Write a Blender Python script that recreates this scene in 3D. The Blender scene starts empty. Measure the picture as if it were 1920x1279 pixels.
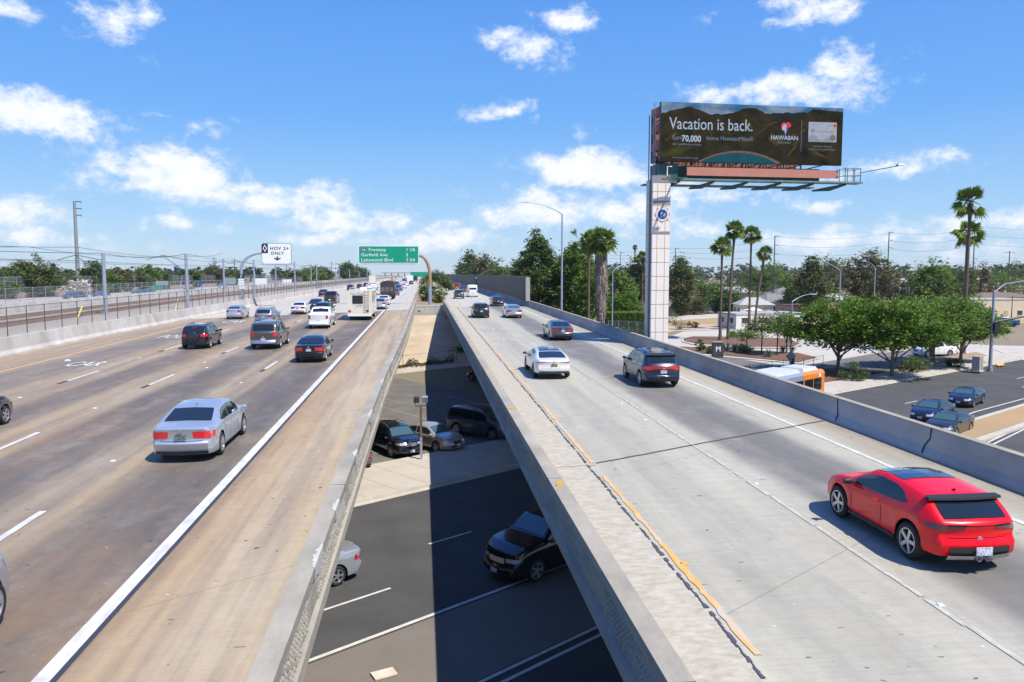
import bpy, math, random
import numpy as np
from mathutils import Vector, Matrix
random.seed(7); RNG = np.random.RandomState(11)
SC = bpy.context.scene; COL = SC.collection
R = math.radians
# ---------------------------------------------------------------- camera
F = 1450.0; CX, CY = 960.0, 639.5; HOR, VPX = 513.0, 795.0; CAMZ = 5.7
PITCH = math.atan((CY - HOR) / F); YAW = math.atan((CX - VPX) / F * math.cos(PITCH))
cd = bpy.data.cameras.new('camera'); cam = bpy.data.objects.new('camera', cd); COL.objects.link(cam)
cd.sensor_width = 36; cd.lens = F / 1920 * 36; cd.clip_start = .2; cd.clip_end = 6000
cam.location = (0, 0, CAMZ); cam.rotation_euler = (math.pi / 2 - PITCH, 0, -YAW)
SC.camera = cam
CM = cam.rotation_euler.to_matrix()
# ---------------------------------------------------------------- light
SUNDIR = Vector((0.44, -0.46, 1)).normalized()
SUN_EL = math.asin(SUNDIR.z); SUN_AZ = math.atan2(SUNDIR.x, SUNDIR.y)
sd = bpy.data.lights.new('sun', 'SUN'); sd.energy = 5.0; sd.angle = R(.53); sd.color = (1, .95, .87)
so = bpy.data.objects.new('sun', sd); COL.objects.link(so)
so.rotation_euler = SUNDIR.to_track_quat('Z', 'Y').to_euler()
SC.view_settings.view_transform = 'Standard'; SC.view_settings.look = 'None'
SC.view_settings.exposure = 0.36; SC.view_settings.gamma = 1

def ray(px, py):
    d = CM @ Vector(((px - CX) / F, -(py - CY) / F, -1)); return d
def P(px, py, z=-5.0):                      # point of the level z seen at a photograph pixel
    LP[0] = px; d = ray(px, py); t = (z - CAMZ) / d.z; return Vector((d.x * t, d.y * t, z))
def Q(px, Y, z=0.):                         # X at distance Y for pixel column px
    LP[0] = px; d = ray(px, HOR); return Vector((d.x / d.y * Y, Y, z))
LP = [960.]
def ZY(py, Y, px=None):                     # height seen at a pixel for something Y metres up the road
    d = ray(LP[0] if px is None else px, py); return CAMZ + d.z / d.y * Y
def zd(Y):
    if Y < 95: return .0078 * Y
    if Y > 165: return 1.015
    t = (Y - 95) / 70; return .741 + .0078 * 70 * (t - t * t / 2)
def DK(px, py):                             # point of the freeway deck at a photograph pixel
    d = ray(px, py); Y = 5.
    for i in range(60):
        Y = (zd(Y) - CAMZ) / d.z * d.y * .5 + Y * .5
    return Vector((d.x / d.y * Y, Y, zd(Y)))

# ---------------------------------------------------------------- world: sky and clouds
W = bpy.data.worlds.new('World'); SC.world = W; W.use_nodes = True
nt = W.node_tree; N = nt.nodes; LK = nt.links; N.clear()
out = N.new('ShaderNodeOutputWorld'); bg = N.new('ShaderNodeBackground'); bg.inputs[1].default_value = .10
sky = N.new('ShaderNodeTexSky'); sky.sky_type = 'NISHITA'; sky.sun_disc = False
sky.sun_elevation = SUN_EL; sky.sun_rotation = SUN_AZ; sky.air_density = 1.0; sky.dust_density = .2; sky.ozone_density = 1.2
LK.new(bg.outputs[0], out.inputs[0])
tc = N.new('ShaderNodeTexCoord')
def wm(op, a, b=None, c=None):
    n = N.new('ShaderNodeMath'); n.operation = op
    for i, v in enumerate((a, b, c)):
        if v is None: continue
        if isinstance(v, (int, float)): n.inputs[i].default_value = v
        else: LK.new(v, n.inputs[i])
    return n.outputs[0]
sp = N.new('ShaderNodeSeparateXYZ'); LK.new(tc.outputs['Generated'], sp.inputs[0])
az = wm('ARCTAN2', sp.outputs[0], sp.outputs[1]); el = wm('ARCSINE', sp.outputs[2])
def wnoise(scale, detail, zs, off, rough=.55):
    mp = N.new('ShaderNodeMapping'); mp.inputs['Scale'].default_value = (1, 1, zs); mp.inputs['Location'].default_value = (off, off * .7, off * .3)
    LK.new(tc.outputs['Generated'], mp.inputs[0])
    n = N.new('ShaderNodeTexNoise'); n.inputs['Scale'].default_value = scale; n.inputs['Detail'].default_value = detail; n.inputs['Roughness'].default_value = rough
    LK.new(mp.outputs[0], n.inputs[0]); return n
n1 = wnoise(11, 9, 1.8, 3.1, .62); n2 = wnoise(36, 8, 1.5, 7.7, .68)
dist = N.new('ShaderNodeSeparateColor'); nd = wnoise(7, 4, 1.6, 1.3); LK.new(nd.outputs['Color'], dist.inputs[0])
azd = wm('ADD', az, wm('MULTIPLY', wm('SUBTRACT', dist.outputs[0], .5), .10))
eld = wm('ADD', el, wm('MULTIPLY', wm('SUBTRACT', dist.outputs[1], .5), .05))
# (photo x, y, half-width, half-height, weight) of each cloud puff
CL = [(40, 12, 60, 20, .8), (205, 45, 75, 40, .8), (270, 20, 35, 30, .7), (90, 235, 135, 38, 1.15), (10, 200, 60, 40, 1), (302, 217, 30, 12, .55),
      (420, 240, 55, 18, .4), (250, 200, 120, 8, .0), (340, 330, 130, 50, 1.1), (480, 365, 150, 38, 1.05), (600, 400, 110, 30, .9), (350, 430, 100, 22, .7),
      (50, 400, 120, 38, .9), (60, 440, 100, 20, .9), (720, 415, 90, 30, 1.0), (860, 440, 120, 26, .9), (780, 450, 150, 22, .9), (1010, 90, 75, 38, .95), (1060, 45, 65, 34, .9),
      (940, 205, 50, 26, .75), (1002, 215, 18, 30, .5), (1105, 320, 120, 40, 1.05), (1060, 395, 130, 45, 1.1), (1200, 400, 130, 38, .9), (1330, 370, 130, 26, .9), (1450, 365, 60, 18, .7),
      (1475, 170, 160, 38, 1.05), (1580, 130, 90, 34, 1.0), (1530, 15, 110, 28, 1.0), (1460, 50, 60, 20, .6), (1325, 42, 35, 14, .6), (1720, 305, 110, 26, .9), (1600, 320, 60, 16, .6), (1530, 378, 55, 14, .7),
      (1320, 440, 130, 26, .75), (1640, 440, 150, 24, .8), (1850, 420, 130, 24, .85), (1500, 450, 170, 20, .65), (980, 400, 60, 24, .9), (560, 440, 120, 18, .7), (1150, 470, 200, 20, .3), (300, 470, 400, 20, .3), (1700, 475, 300, 14, .4), (1095, 255, 25, 12, .4), (1640, 80, 18, 20, .3)]
mask = None
for (cx, cy, a, b, wgt) in CL:
    d0 = ray(cx, cy).normalized(); A0 = math.atan2(d0.x, d0.y); E0 = math.asin(d0.z)
    dx = wm('MULTIPLY', wm('SUBTRACT', azd, A0), F / a * .93); dy = wm('MULTIPLY', wm('SUBTRACT', eld, E0), F / b * .93)
    r2 = wm('MULTIPLY_ADD', dx, dx, wm('MULTIPLY', dy, dy))
    g = wm('MULTIPLY', wm('EXPONENT', wm('MULTIPLY', r2, -1.0)), wgt)
    mask = g if mask is None else wm('MAXIMUM', mask, g)
# clouds elsewhere, out of the picture, so the sky reflects naturally
gen = wnoise(3, 6, 2.5, 20.); off = wm('MULTIPLY', wm('SUBTRACT', gen.outputs[0], .52), 4.0)
outw = wm('GREATER_THAN', wm('ABSOLUTE', wm('SUBTRACT', az, YAW)), .75)
mask = wm('MAXIMUM', mask, wm('MULTIPLY', wm('MINIMUM', wm('MAXIMUM', off, 0), .9), outw))
dens = wm('ADD', wm('ADD', wm('MULTIPLY', mask, 1.25), wm('MULTIPLY', wm('SUBTRACT', n1.outputs[0], .5), 2.3)), wm('MULTIPLY', wm('SUBTRACT', n2.outputs[0], .5), 1.9))
al = N.new('ShaderNodeMapRange'); al.interpolation_type = 'SMOOTHSTEP'; LK.new(dens, al.inputs[0])
al.inputs[1].default_value = .40; al.inputs[2].default_value = 1.28; al.inputs[4].default_value = .96
gate = wm('MULTIPLY', al.outputs[0], wm('MINIMUM', wm('MULTIPLY', mask, 5.), 1.))
above = wm('MULTIPLY', gate, wm('GREATER_THAN', el, 0.0))
hsv = N.new('ShaderNodeHueSaturation'); hsv.inputs['Saturation'].default_value = 1.15; hsv.inputs['Value'].default_value = 1.0; LK.new(sky.outputs[0], hsv.inputs['Color'])
gr = N.new('ShaderNodeValToRGB'); LK.new(wm('MULTIPLY', el, 1 / .55), gr.inputs[0]); e_ = gr.color_ramp   # clear-air blue from horizon to zenith
for i_, (p_, c_) in enumerate([(0, (.60, .81, 1.0)), (.12, (.39, .68, 1.05)), (.35, (.17, .48, 1.08)), (.7, (.10, .345, 1.02)), (1., (.07, .25, .92))]):
    q_ = e_.elements[i_] if i_ < 2 else e_.elements.new(p_)
    q_.position = p_; q_.color = (*c_, 1)
gs = N.new('ShaderNodeMix'); gs.data_type = 'RGBA'; gs.blend_type = 'MULTIPLY'; gs.inputs[0].default_value = 1; LK.new(gr.outputs[0], gs.inputs[6]); gs.inputs[7].default_value = (7.4, 7.4, 7.4, 1)
sm = N.new('ShaderNodeMix'); sm.data_type = 'RGBA'; sm.inputs[0].default_value = .8; LK.new(hsv.outputs[0], sm.inputs[6]); LK.new(gs.outputs[2], sm.inputs[7])
shade = N.new('ShaderNodeMapRange'); LK.new(wm('ADD', dens, wm('MULTIPLY', n2.outputs[0], .5)), shade.inputs[0]); shade.inputs[1].default_value = .7; shade.inputs[2].default_value = 1.9
cc = N.new('ShaderNodeMix'); cc.data_type = 'RGBA'; LK.new(shade.outputs[0], cc.inputs[0])
cc.inputs[6].default_value = (5.9, 6.7, 8.0, 1); cc.inputs[7].default_value = (8.6, 8.7, 8.9, 1)
mx = N.new('ShaderNodeMix'); mx.data_type = 'RGBA'; LK.new(above, mx.inputs[0]); LK.new(sm.outputs[2], mx.inputs[6]); LK.new(cc.outputs[2], mx.inputs[7])
LK.new(mx.outputs[2], bg.inputs[0])
W.cycles.sampling_method = 'MANUAL'; W.cycles.sample_map_resolution = 512

# ---------------------------------------------------------------- materials
MATS = {}
def M(name, col, rough=.6, metal=0., col2=None, scale=1., stretch=(1, 1, 1), bump=0., bscale=None, coat=0., spec=.5, transl=0., island=False, obj=False, detail=5, contrast=.5, emit=0):
    if name in MATS: return MATS[name]
    m = bpy.data.materials.new(name); m.use_nodes = True; t = m.node_tree; n = t.nodes; l = t.links
    b = n['Principled BSDF']; b.inputs['Base Color'].default_value = (*col, 1); b.inputs['Roughness'].default_value = rough
    b.inputs['Metallic'].default_value = metal; b.inputs['Coat Weight'].default_value = coat; b.inputs['Coat Roughness'].default_value = .04
    b.inputs['Specular IOR Level'].default_value = spec
    if emit:
        b.inputs['Emission Color'].default_value = (*col, 1); b.inputs['Emission Strength'].default_value = emit
    src = None
    if col2 is not None or bump:
        g = n.new('ShaderNodeTexCoord' if obj else 'ShaderNodeNewGeometry'); s = g.outputs['Object' if obj else 'Position']
        mp = n.new('ShaderNodeMapping'); mp.inputs['Scale'].default_value = stretch; l.new(s, mp.inputs[0])
    if col2 is not None:
        if island:
            fac = g.outputs['Random Per Island']
        else:
            nz = n.new('ShaderNodeTexNoise'); nz.inputs['Scale'].default_value = scale; nz.inputs['Detail'].default_value = detail; nz.inputs['Roughness'].default_value = .6
            l.new(mp.outputs[0], nz.inputs[0])
            mr = n.new('ShaderNodeMapRange'); mr.inputs[1].default_value = .5 - contrast / 2; mr.inputs[2].default_value = .5 + contrast / 2; l.new(nz.outputs[0], mr.inputs[0]); fac = mr.outputs[0]
        mi = n.new('ShaderNodeMix'); mi.data_type = 'RGBA'; l.new(fac, mi.inputs[0]); mi.inputs[6].default_value = (*col, 1); mi.inputs[7].default_value = (*col2, 1)
        l.new(mi.outputs[2], b.inputs['Base Color']); src = mi.outputs[2]
    if bump:
        nz = n.new('ShaderNodeTexNoise'); nz.inputs['Scale'].default_value = bscale or scale * 4; nz.inputs['Detail'].default_value = 6; l.new(mp.outputs[0], nz.inputs[0])
        bp = n.new('ShaderNodeBump'); bp.inputs['Strength'].default_value = bump; bp.inputs['Distance'].default_value = .05; l.new(nz.outputs[0], bp.inputs['Height']); l.new(bp.outputs[0], b.inputs['Normal'])
    if transl:
        tr = n.new('ShaderNodeBsdfTranslucent'); ms = n.new('ShaderNodeMixShader'); ms.inputs[0].default_value = transl
        if src: l.new(src, tr.inputs[0])
        else: tr.inputs[0].default_value = (*col, 1)
        l.new(b.outputs[0], ms.inputs[1]); l.new(tr.outputs[0], ms.inputs[2]); l.new(ms.outputs[0], n['Material Output'].inputs[0])
    MATS[name] = m; return m

# ---------------------------------------------------------------- mesh helpers
class MB:
    def __init__(s): s.v = []; s.f = []; s.m = []; s.mi = 0
    def add(s, v, f):
        o = len(s.v); s.v += [tuple(p) for p in v]
        for q in f: s.f.append(tuple(i + o for i in q)); s.m.append(s.mi)
        return s
    def quad(s, a, b, c, d): return s.add([a, b, c, d], [(0, 1, 2, 3)])
    def poly(s, pts): return s.add(pts, [tuple(range(len(pts)))])
    def box(s, c, d, rz=0, rx=0, top=1.0):
        x, y, z = d[0] / 2, d[1] / 2, d[2] / 2; mt = Matrix.Rotation(rz, 3, 'Z') @ Matrix.Rotation(rx, 3, 'X'); c = Vector(c)
        v = [c + mt @ Vector((sx * x * (top if sz > 0 else 1), sy * y * (top if sz > 0 else 1), sz * z)) for sx, sy, sz in
             [(-1, -1, -1), (1, -1, -1), (1, 1, -1), (-1, 1, -1), (-1, -1, 1), (1, -1, 1), (1, 1, 1), (-1, 1, 1)]]
        return s.add(v, [(0, 3, 2, 1), (4, 5, 6, 7), (0, 1, 5, 4), (1, 2, 6, 5), (2, 3, 7, 6), (3, 0, 4, 7)])
    def tube(s, pts, r, n=8, caps=True):
        pts = [Vector(p) for p in pts]; rr = r if isinstance(r, (list, tuple)) else [r] * len(pts); v = []; f = []
        pu = None
        for i, p in enumerate(pts):
            d = (pts[min(i + 1, len(pts) - 1)] - pts[max(i - 1, 0)]).normalized()
            u = d.cross(Vector((0, 0, 1)) if abs(d.z) < .95 else Vector((0, 1, 0))).normalized() if pu is None else (pu - d * pu.dot(d)).normalized()
            pu = u; w = d.cross(u)
            for k in range(n):
                a = 2 * math.pi * k / n; v.append(p + (u * math.cos(a) + w * math.sin(a)) * rr[i])
        for i in range(len(pts) - 1):
            for k in range(n):
                a = i * n + k; b = i * n + (k + 1) % n; f.append((a, b, b + n, a + n))
        if caps: f.append(tuple(range(n))[::-1]); f.append(tuple(range((len(pts) - 1) * n, len(pts) * n)))
        return s.add(v, f)
    def lathe(s, prof, n=16, axis='z', c=(0, 0, 0)):   # prof: list of (r, h)
        v = []; f = []; c = Vector(c)
        for r, h in prof:
            for k in range(n):
                a = 2 * math.pi * k / n; p = (r * math.cos(a), r * math.sin(a), h)
                if axis == 'x': p = (h, p[0], p[1])
                v.append(c + Vector(p))
        for i in range(len(prof) - 1):
            for k in range(n):
                a = i * n + k; b = i * n + (k + 1) % n; f.append((a, b, b + n, a + n))
        return s.add(v, f)
    def grid(s, rows):
        n = len(rows[0]); v = [p for r in rows for p in r]
        return s.add(v, [(i * n + j, i * n + j + 1, (i + 1) * n + j + 1, (i + 1) * n + j) for i in range(len(rows) - 1) for j in range(n - 1)])
    def strip(s, x0, x1, y0, y1, dz=0., step=10., zf=zd):
        ny = max(1, int(math.ceil((y1 - y0) / step))); g0 = x0 if callable(x0) else (lambda y: x0); g1 = x1 if callable(x1) else (lambda y: x1)
        rows = [[(g0(y), y, zf(y) + dz), (g1(y), y, zf(y) + dz)] for y in [y0 + (y1 - y0) * i / ny for i in range(ny + 1)]]
        return s.grid(rows)
    def extr(s, sec, ys, zf=zd):      # sweep a closed (x,z) section along Y
        n = len(sec); v = [((x[0](y) if callable(x[0]) else x[0]), y, x[1] + zf(y)) for y in ys for x in sec]; f = []
        for i in range(len(ys) - 1):
            for k in range(n):
                a = i * n + k; b = i * n + (k + 1) % n; f.append((a, b, b + n, a + n))
        f.append(tuple(range(n))[::-1]); f.append(tuple(range((len(ys) - 1) * n, len(ys) * n)))
        return s.add(v, f)
    def prism(s, pts, z0, z1):
        n = len(pts); v = [(x, y, z0) for x, y in pts] + [(x, y, z1) for x, y in pts]
        return s.add(v, [tuple(range(n))[::-1], tuple(range(n, 2 * n))] + [(i, (i + 1) % n, n + (i + 1) % n, n + i) for i in range(n)])
    def build(s, name, mats, parent=None, smooth=0, loc=None):
        me = bpy.data.meshes.new(name); me.from_pydata(s.v, [], s.f)
        for m in (mats if isinstance(mats, (list, tuple)) else [mats]): me.materials.append(m)
        if any(s.m): me.polygons.foreach_set('material_index', s.m)
        if smooth:
            me.polygons.foreach_set('use_smooth', [True] * len(s.f)); me.set_sharp_from_angle(angle=R(smooth))
        me.update(); o = bpy.data.objects.new(name, me); COL.objects.link(o)
        if parent: o.parent = parent
        if loc: o.location = loc
        return o
def tag(o, label=None, cat=None, group=None, kind=None):
    if label: o['label'] = label
    if cat: o['category'] = cat
    if group: o['group'] = group
    if kind: o['kind'] = kind
    return o
def thing(name, label, cat, loc=(0, 0, 0), rz=0, group=None):
    o = bpy.data.objects.new(name, None); COL.objects.link(o); o.location = loc; o.rotation_euler = (0, 0, rz); o.empty_display_size = .3
    return tag(o, label, cat, group)
def struct(o, label=None, cat=None): return tag(o, label, cat, None, 'structure')
def leafmesh(name, V, nper, mat, parent, sharp=False):   # V: (k*nper,3) array, faces of nper verts
    me = bpy.data.meshes.new(name); k = len(V) // nper
    me.vertices.add(len(V)); me.vertices.foreach_set('co', V.astype(np.float32).ravel())
    me.loops.add(len(V)); me.loops.foreach_set('vertex_index', np.arange(len(V), dtype=np.int32))
    me.polygons.add(k); me.polygons.foreach_set('loop_start', np.arange(0, len(V), nper, dtype=np.int32))
    me.update(calc_edges=True); me.materials.append(mat)
    o = bpy.data.objects.new(name, me); COL.objects.link(o)
    if parent: o.parent = parent
    return o
def text(name, s, size, mat, parent, mtx, bold=0., xs=1., align='LEFT', depth=.0, spacing=1.):
    c = bpy.data.curves.new('txt', 'FONT'); c.body = s; c.size = size; c.align_x = align; c.offset = bold; c.extrude = depth; c.space_character = spacing; c.resolution_u = 3
    o = bpy.data.objects.new('txt', c); COL.objects.link(o); bpy.context.view_layer.update()
    dg = bpy.context.evaluated_depsgraph_get(); me = bpy.data.meshes.new_from_object(o.evaluated_get(dg)); bpy.data.objects.remove(o)
    me.transform(Matrix.Diagonal((xs, 1, 1, 1))); me.transform(mtx); me.materials.clear(); me.materials.append(mat); me.name = name
    q = bpy.data.objects.new(name, me); COL.objects.link(q)
    if parent: q.parent = parent
    return q
# ================================================================ ROAD MATERIALS
YB = lambda x: 107 + .72 * x        # skewed joint where the bridge ends
def roadmat(name, stops, x0, x1, streak=.25, stain=(.5, .3, .14), stain_amt=.3, pale=(.46, .43, .355), bridge=True, lat=0.):
    m = bpy.data.materials.new(name); m.use_nodes = True; t = m.node_tree; n = t.nodes; l = t.links; b = n['Principled BSDF']; b.inputs['Roughness'].default_value = .75
    g = n.new('ShaderNodeNewGeometry'); s = n.new('ShaderNodeSeparateXYZ'); l.new(g.outputs['Position'], s.inputs[0])
    def ma(op, a, bb, c=None):
        q = n.new('ShaderNodeMath'); q.operation = op
        for i, v in enumerate((a, bb, c)):
            if v is None: continue
            if isinstance(v, (int, float)): q.inputs[i].default_value = v
            else: l.new(v, q.inputs[i])
        return q.outputs[0]
    def nz(scale, st, det=5, rough=.6):
        mp = n.new('ShaderNodeMapping'); mp.inputs['Scale'].default_value = st; l.new(g.outputs['Position'], mp.inputs[0])
        q = n.new('ShaderNodeTexNoise'); q.inputs['Scale'].default_value = scale; q.inputs['Detail'].default_value = det; q.inputs['Roughness'].default_value = rough; l.new(mp.outputs[0], q.inputs[0]); return q.outputs[0]
    def mixc(f, a, bb, bt='MIX'):
        q = n.new('ShaderNodeMix'); q.data_type = 'RGBA'; q.blend_type = bt
        if isinstance(f, (int, float)): q.inputs[0].default_value = f
        else: l.new(f, q.inputs[0])
        for i, v in ((6, a), (7, bb)):
            if isinstance(v, tuple): q.inputs[i].default_value = (*v, 1)
            else: l.new(v, q.inputs[i])
        return q.outputs[2]
    def rng(v, a, bb, c=0., d=1.):
        q = n.new('ShaderNodeMapRange'); q.inputs[1].default_value = a; q.inputs[2].default_value = bb; q.inputs[3].default_value = c; q.inputs[4].default_value = d; l.new(v, q.inputs[0]); return q.outputs[0]
    xw = ma('ADD', s.outputs[0], ma('MULTIPLY', ma('SUBTRACT', nz(.5, (.35, .12, 1)), .5), 1.5))
    fac = rng(xw, x0, x1); cr = n.new('ShaderNodeValToRGB'); l.new(fac, cr.inputs[0]); e = cr.color_ramp; e.interpolation = 'EASE'
    for i, (x, c) in enumerate(stops):
        p = (x - x0) / (x1 - x0)
        q = e.elements[i] if i < 2 else e.elements.new(p)
        q.position = p; q.color = (*c, 1)
    col = cr.outputs[0]
    st = nz(1.3, (1.6, .05, 1), 5, .6); st2 = nz(7, (1.6, .05, 1), 4, .6)
    col = mixc(ma('MULTIPLY', rng(st, .42, .68), streak), col, (.080, .073, .068))
    col = mixc(ma('MULTIPLY', rng(st2, .5, .72), streak * .35), col, (.10, .09, .10))
    col = mixc(ma('MULTIPLY', rng(nz(.35, (1, .35, 1), 6, .65), .5, .75), stain_amt), col, stain)
    col = mixc(ma('MULTIPLY', rng(nz(3.2, (1, 1, 1), 8, .75), .35, .65), .28), col, mixc(1., col, (.62, .60, .58), 'MULTIPLY'))
    col = mixc(rng(nz(4.2, (1, .8, 1), 2, .3), .775, .79), col, (.06, .055, .055))           # tar spots
    col = mixc(ma('MULTIPLY', rng(nz(.9, (.9, .22, 1), 7, .7), .52, .72), .30), col, mixc(1., col, (.55, .52, .56), 'MULTIPLY'))
    col = mixc(ma('MULTIPLY', rng(nz(.55, (1, .5, 1), 6, .7), .50, .70), .30), col, mixc(.5, col, (.62, .56, .46)))
    col = mixc(rng(nz(2.6, (.5, 9, 1), 6, .75), .48, .74, 0, .20), col, (.12, .11, .10))
    col = mixc(rng(nz(3.0, (1.2, 3.2, 1), 2, .3), .765, .78, 0, .85), col, (.05, .048, .045))
    col = mixc(rng(nz(7.0, (1, 1.8, 1), 2, .3), .795, .81, 0, .6), col, (.75, .73, .68))
    jy = ma('FRACT', ma('MULTIPLY', ma('MULTIPLY_ADD', s.outputs[0], -.72, s.outputs[1]), 1 / 8.3), 0.)
    col = mixc(ma('MULTIPLY', ma('LESS_THAN', jy, .0035), .45), col, (.10, .085, .07))
    col = mixc(rng(nz(11, (1, 1, 1), 3, .5), .74, .76, 0, .8), col, (.05, .045, .045))
    if lat: col = mixc(ma('MULTIPLY', rng(nz(5, (.12, 2.2, 1), 5, .7), .45, .75), lat), col, (.22, .21, .22))
    # grooved finish across the deck
    if bridge:
        d = ma('SUBTRACT', s.outputs[1], ma('MULTIPLY_ADD', s.outputs[0], .72, 107.))
        f = rng(d, -.3, .3)
        pl = mixc(ma('MULTIPLY', rng(st, .4, .7), .3), pale, (.24, .225, .20))
        col = mixc(f, col, pl)
        jl = ma('MULTIPLY', ma('GREATER_THAN', d, -.35), ma('LESS_THAN', d, .3)); col = mixc(ma('MULTIPLY', jl, .6), col, (.12, .11, .1))
    l.new(col, b.inputs['Base Color'])
    bp = n.new('ShaderNodeBump'); bp.inputs['Strength'].default_value = .35; bp.inputs['Distance'].default_value = .01; l.new(nz(30, (1, .5, 1), 6, .7), bp.inputs['Height']); l.new(bp.outputs[0], b.inputs['Normal'])
    l.new(rng(st, .3, .8, .78, .5), b.inputs['Roughness'])
    return m
T = (.41, .328, .215); T2 = (.35, .265, .165); D1 = (.170, .136, .098); D2 = (.128, .106, .084)
m_left = roadmat('freeway_left_deck', [(-27, (.37, .285, .19)), (-23.3, (.33, .255, .165)), (-22.3, (.27, .21, .145)), (-20.6, (.20, .165, .125)), (-18.2, T2), (-17.2, T2), (-16.2, D1), (-15.2, D1), (-14.0, T2), (-13.0, (.35, .272, .178)), (-11.9, D2), (-10.4, D1),
     (-9.5, (.31, .245, .165)), (-8.5, T2), (-7.7, D1), (-6.1, D2), (-5.45, D1), (-5.15, (0.341, 0.229, 0.122)), (-4.5, (0.407, 0.294, 0.170)), (-3.4, (0.440, 0.349, 0.228)), (-1.7, (0.424, 0.332, 0.212))], -27, -1.7, .38, (.35, .21, .10), .5)
C1 = (.47, .45, .42)
m_right = roadmat('freeway_right_deck', [(3.0, (0.385, 0.350, 0.248)), (4.4, (0.501, 0.473, 0.357)), (5.2, (0.433, 0.406, 0.310)), (6.6, (0.385, 0.364, 0.283)), (7.9, (0.453, 0.425, 0.326)), (8.9, (0.424, 0.397, 0.310)), (9.8, (0.187, 0.174, 0.146)), (10.9, (0.161, 0.150, 0.128)), (11.8, (0.198, 0.186, 0.155)), (12.7, (0.424, 0.397, 0.302)),
     (13.5, (0.453, 0.425, 0.318)), (14.3, (0.385, 0.340, 0.240)), (15.3, (0.260, 0.222, 0.151))], 3.0, 15.3, .14, (0.289, 0.236, 0.147), .22, lat=.25)
m_conc = M('weathered_concrete', (.39, .352, .275), .8, col2=(.25, .225, .18), scale=1.1, stretch=(1, .5, 2.5), contrast=.42, detail=9, bump=.3, bscale=12)
m_conc_w = M('pale_barrier_concrete', (.56, .53, .48), .8, col2=(.36, .335, .30), scale=.9, stretch=(1, .6, .35), bump=.3, bscale=10, contrast=.4)
m_conc_g = M('grey_barrier_concrete', (.40, .385, .36), .8, col2=(.22, .215, .21), scale=.55, stretch=(1, .5, .8), bump=.3, bscale=10, contrast=.35)
m_conc_d = M('dirty_concrete', (.50, .462, .375), .85, col2=(.31, .265, .195), scale=3.6, stretch=(1.2, 2.2, 1), contrast=.5, detail=14)
m_white = M('white_road_paint', (.66, .65, .61), .6, col2=(.47, .45, .41), scale=5, stretch=(1, .4, 1), detail=10, contrast=.3)
m_wworn = M('worn_white_paint', (.48, .465, .40), .7, col2=(.37, .355, .295), scale=9, stretch=(1.5, .4, 1), detail=10, contrast=.16)
m_yel = M('yellow_road_paint', (.72, .36, .06), .6, col2=(.56, .42, .26), scale=2.2, stretch=(1, .5, 1), detail=9, contrast=.35)
m_yel2 = M('worn_yellow_paint', (.72, .36, .07), .6, col2=(.46, .43, .37), scale=2.6, stretch=(1, .35, 1), detail=9, contrast=.18)
m_black = M('black_line_paint', (.035, .04, .055), .7)
m_asph = M('street_asphalt', (.083, .081, .075), .85, col2=(.048, .047, .047), scale=.45, stretch=(1, 1, 1), bump=.3, bscale=30, detail=8)
m_asph_m = M('median_asphalt', (.19, .165, .135), .85, col2=(.15, .13, .11), scale=.7, bump=.2, bscale=20, detail=8)
m_asph_l = M('parking_asphalt', (.175, .162, .142), .88, col2=(.105, .097, .087), scale=.5, detail=9, bump=.2, bscale=20)
m_side = M('sidewalk_concrete', (.50, .45, .37), .85, col2=(.40, .355, .29), scale=.7, detail=8, bump=.15)
m_curb = M('curb_concrete', (.52, .475, .40), .85, col2=(.38, .34, .28), scale=1.5, detail=8)
m_dirt = M('dry_dirt', (.36, .255, .15), .95, col2=(.24, .165, .095), scale=.6, detail=9, bump=.5)
m_mulch = M('red_mulch', (.19, .095, .05), .95, col2=(.12, .065, .04), scale=1.4, detail=9, bump=.7, bscale=9)
m_field = M('dry_grass_field', (.40, .26, .115), .95, col2=(.30, .22, .12), scale=.12, detail=10, bump=.5)
m_gravel = M('track_ballast', (.36, .315, .255), .95, col2=(.24, .205, .165), scale=2.5, detail=9, bump=.8, bscale=14)
m_gravel2 = M('pale_gravel', (.40, .36, .30), .95, col2=(.30, .27, .225), scale=.9, detail=9, bump=.5)
m_rust = M('rusty_rail', (.26, .16, .10), .7, col2=(.18, .12, .08), scale=2)
m_slope = M('abutment_concrete', (.50, .42, .30), .88, col2=(.38, .29, .19), scale=.35, stretch=(1, 1, .7), detail=9, contrast=.4, bump=.3)
m_land = M('dry_land', (.26, .20, .13), .95, col2=(.15, .145, .08), scale=.02, detail=9)

# ================================================================ GROUND AND FREEWAY
def flat(name, pts, z, mat, parent=None):
    return MB().poly([(p[0], p[1], z) for p in pts]).build(name, mat, parent)
g = MB(); g.grid([[(x, y, -5.06) for x in (-2600, -300, 300, 2600)] for y in (-300, 300, 3000)]); struct(g.build('ground', m_land))
struct(flat('ground_left', [(-2500, -60), (-76, -60), (-76, 2900), (-2500, 2900)], .25, m_land))
YS = [-25, 0, 20, 40, 60, 80, 95, 105, 115, 125, 135, 145, 155, 165, 400, 900, 1500]
NEARY = [y for y in YS if y <= 115]; FARY = [115.3] + [y for y in YS if y > 115]
deckL = MB(); deckL.extr([(-76, -.02), (-76, -1.25), (-3.0, -1.25), (-2.55, -.45), (-2.0, -.4), (-2.0, -.02)], NEARY)
deckL.extr([(-76, -.02), (-76, -6.2), (-2.0, -6.2), (-2.0, -.02)], FARY)
dL = struct(deckL.build('road_deck_structure', m_conc))
deckR = MB(); deckR.extr([(3.0, -.02), (3.0, -.4), (3.5, -.45), (4.0, -1.25), (15.2, -1.25), (15.6, -.02)], NEARY)
deckR.extr([(3.0, -.02), (3.0, -6.2), (15.6, -6.2), (15.6, -.02)], FARY)
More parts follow.
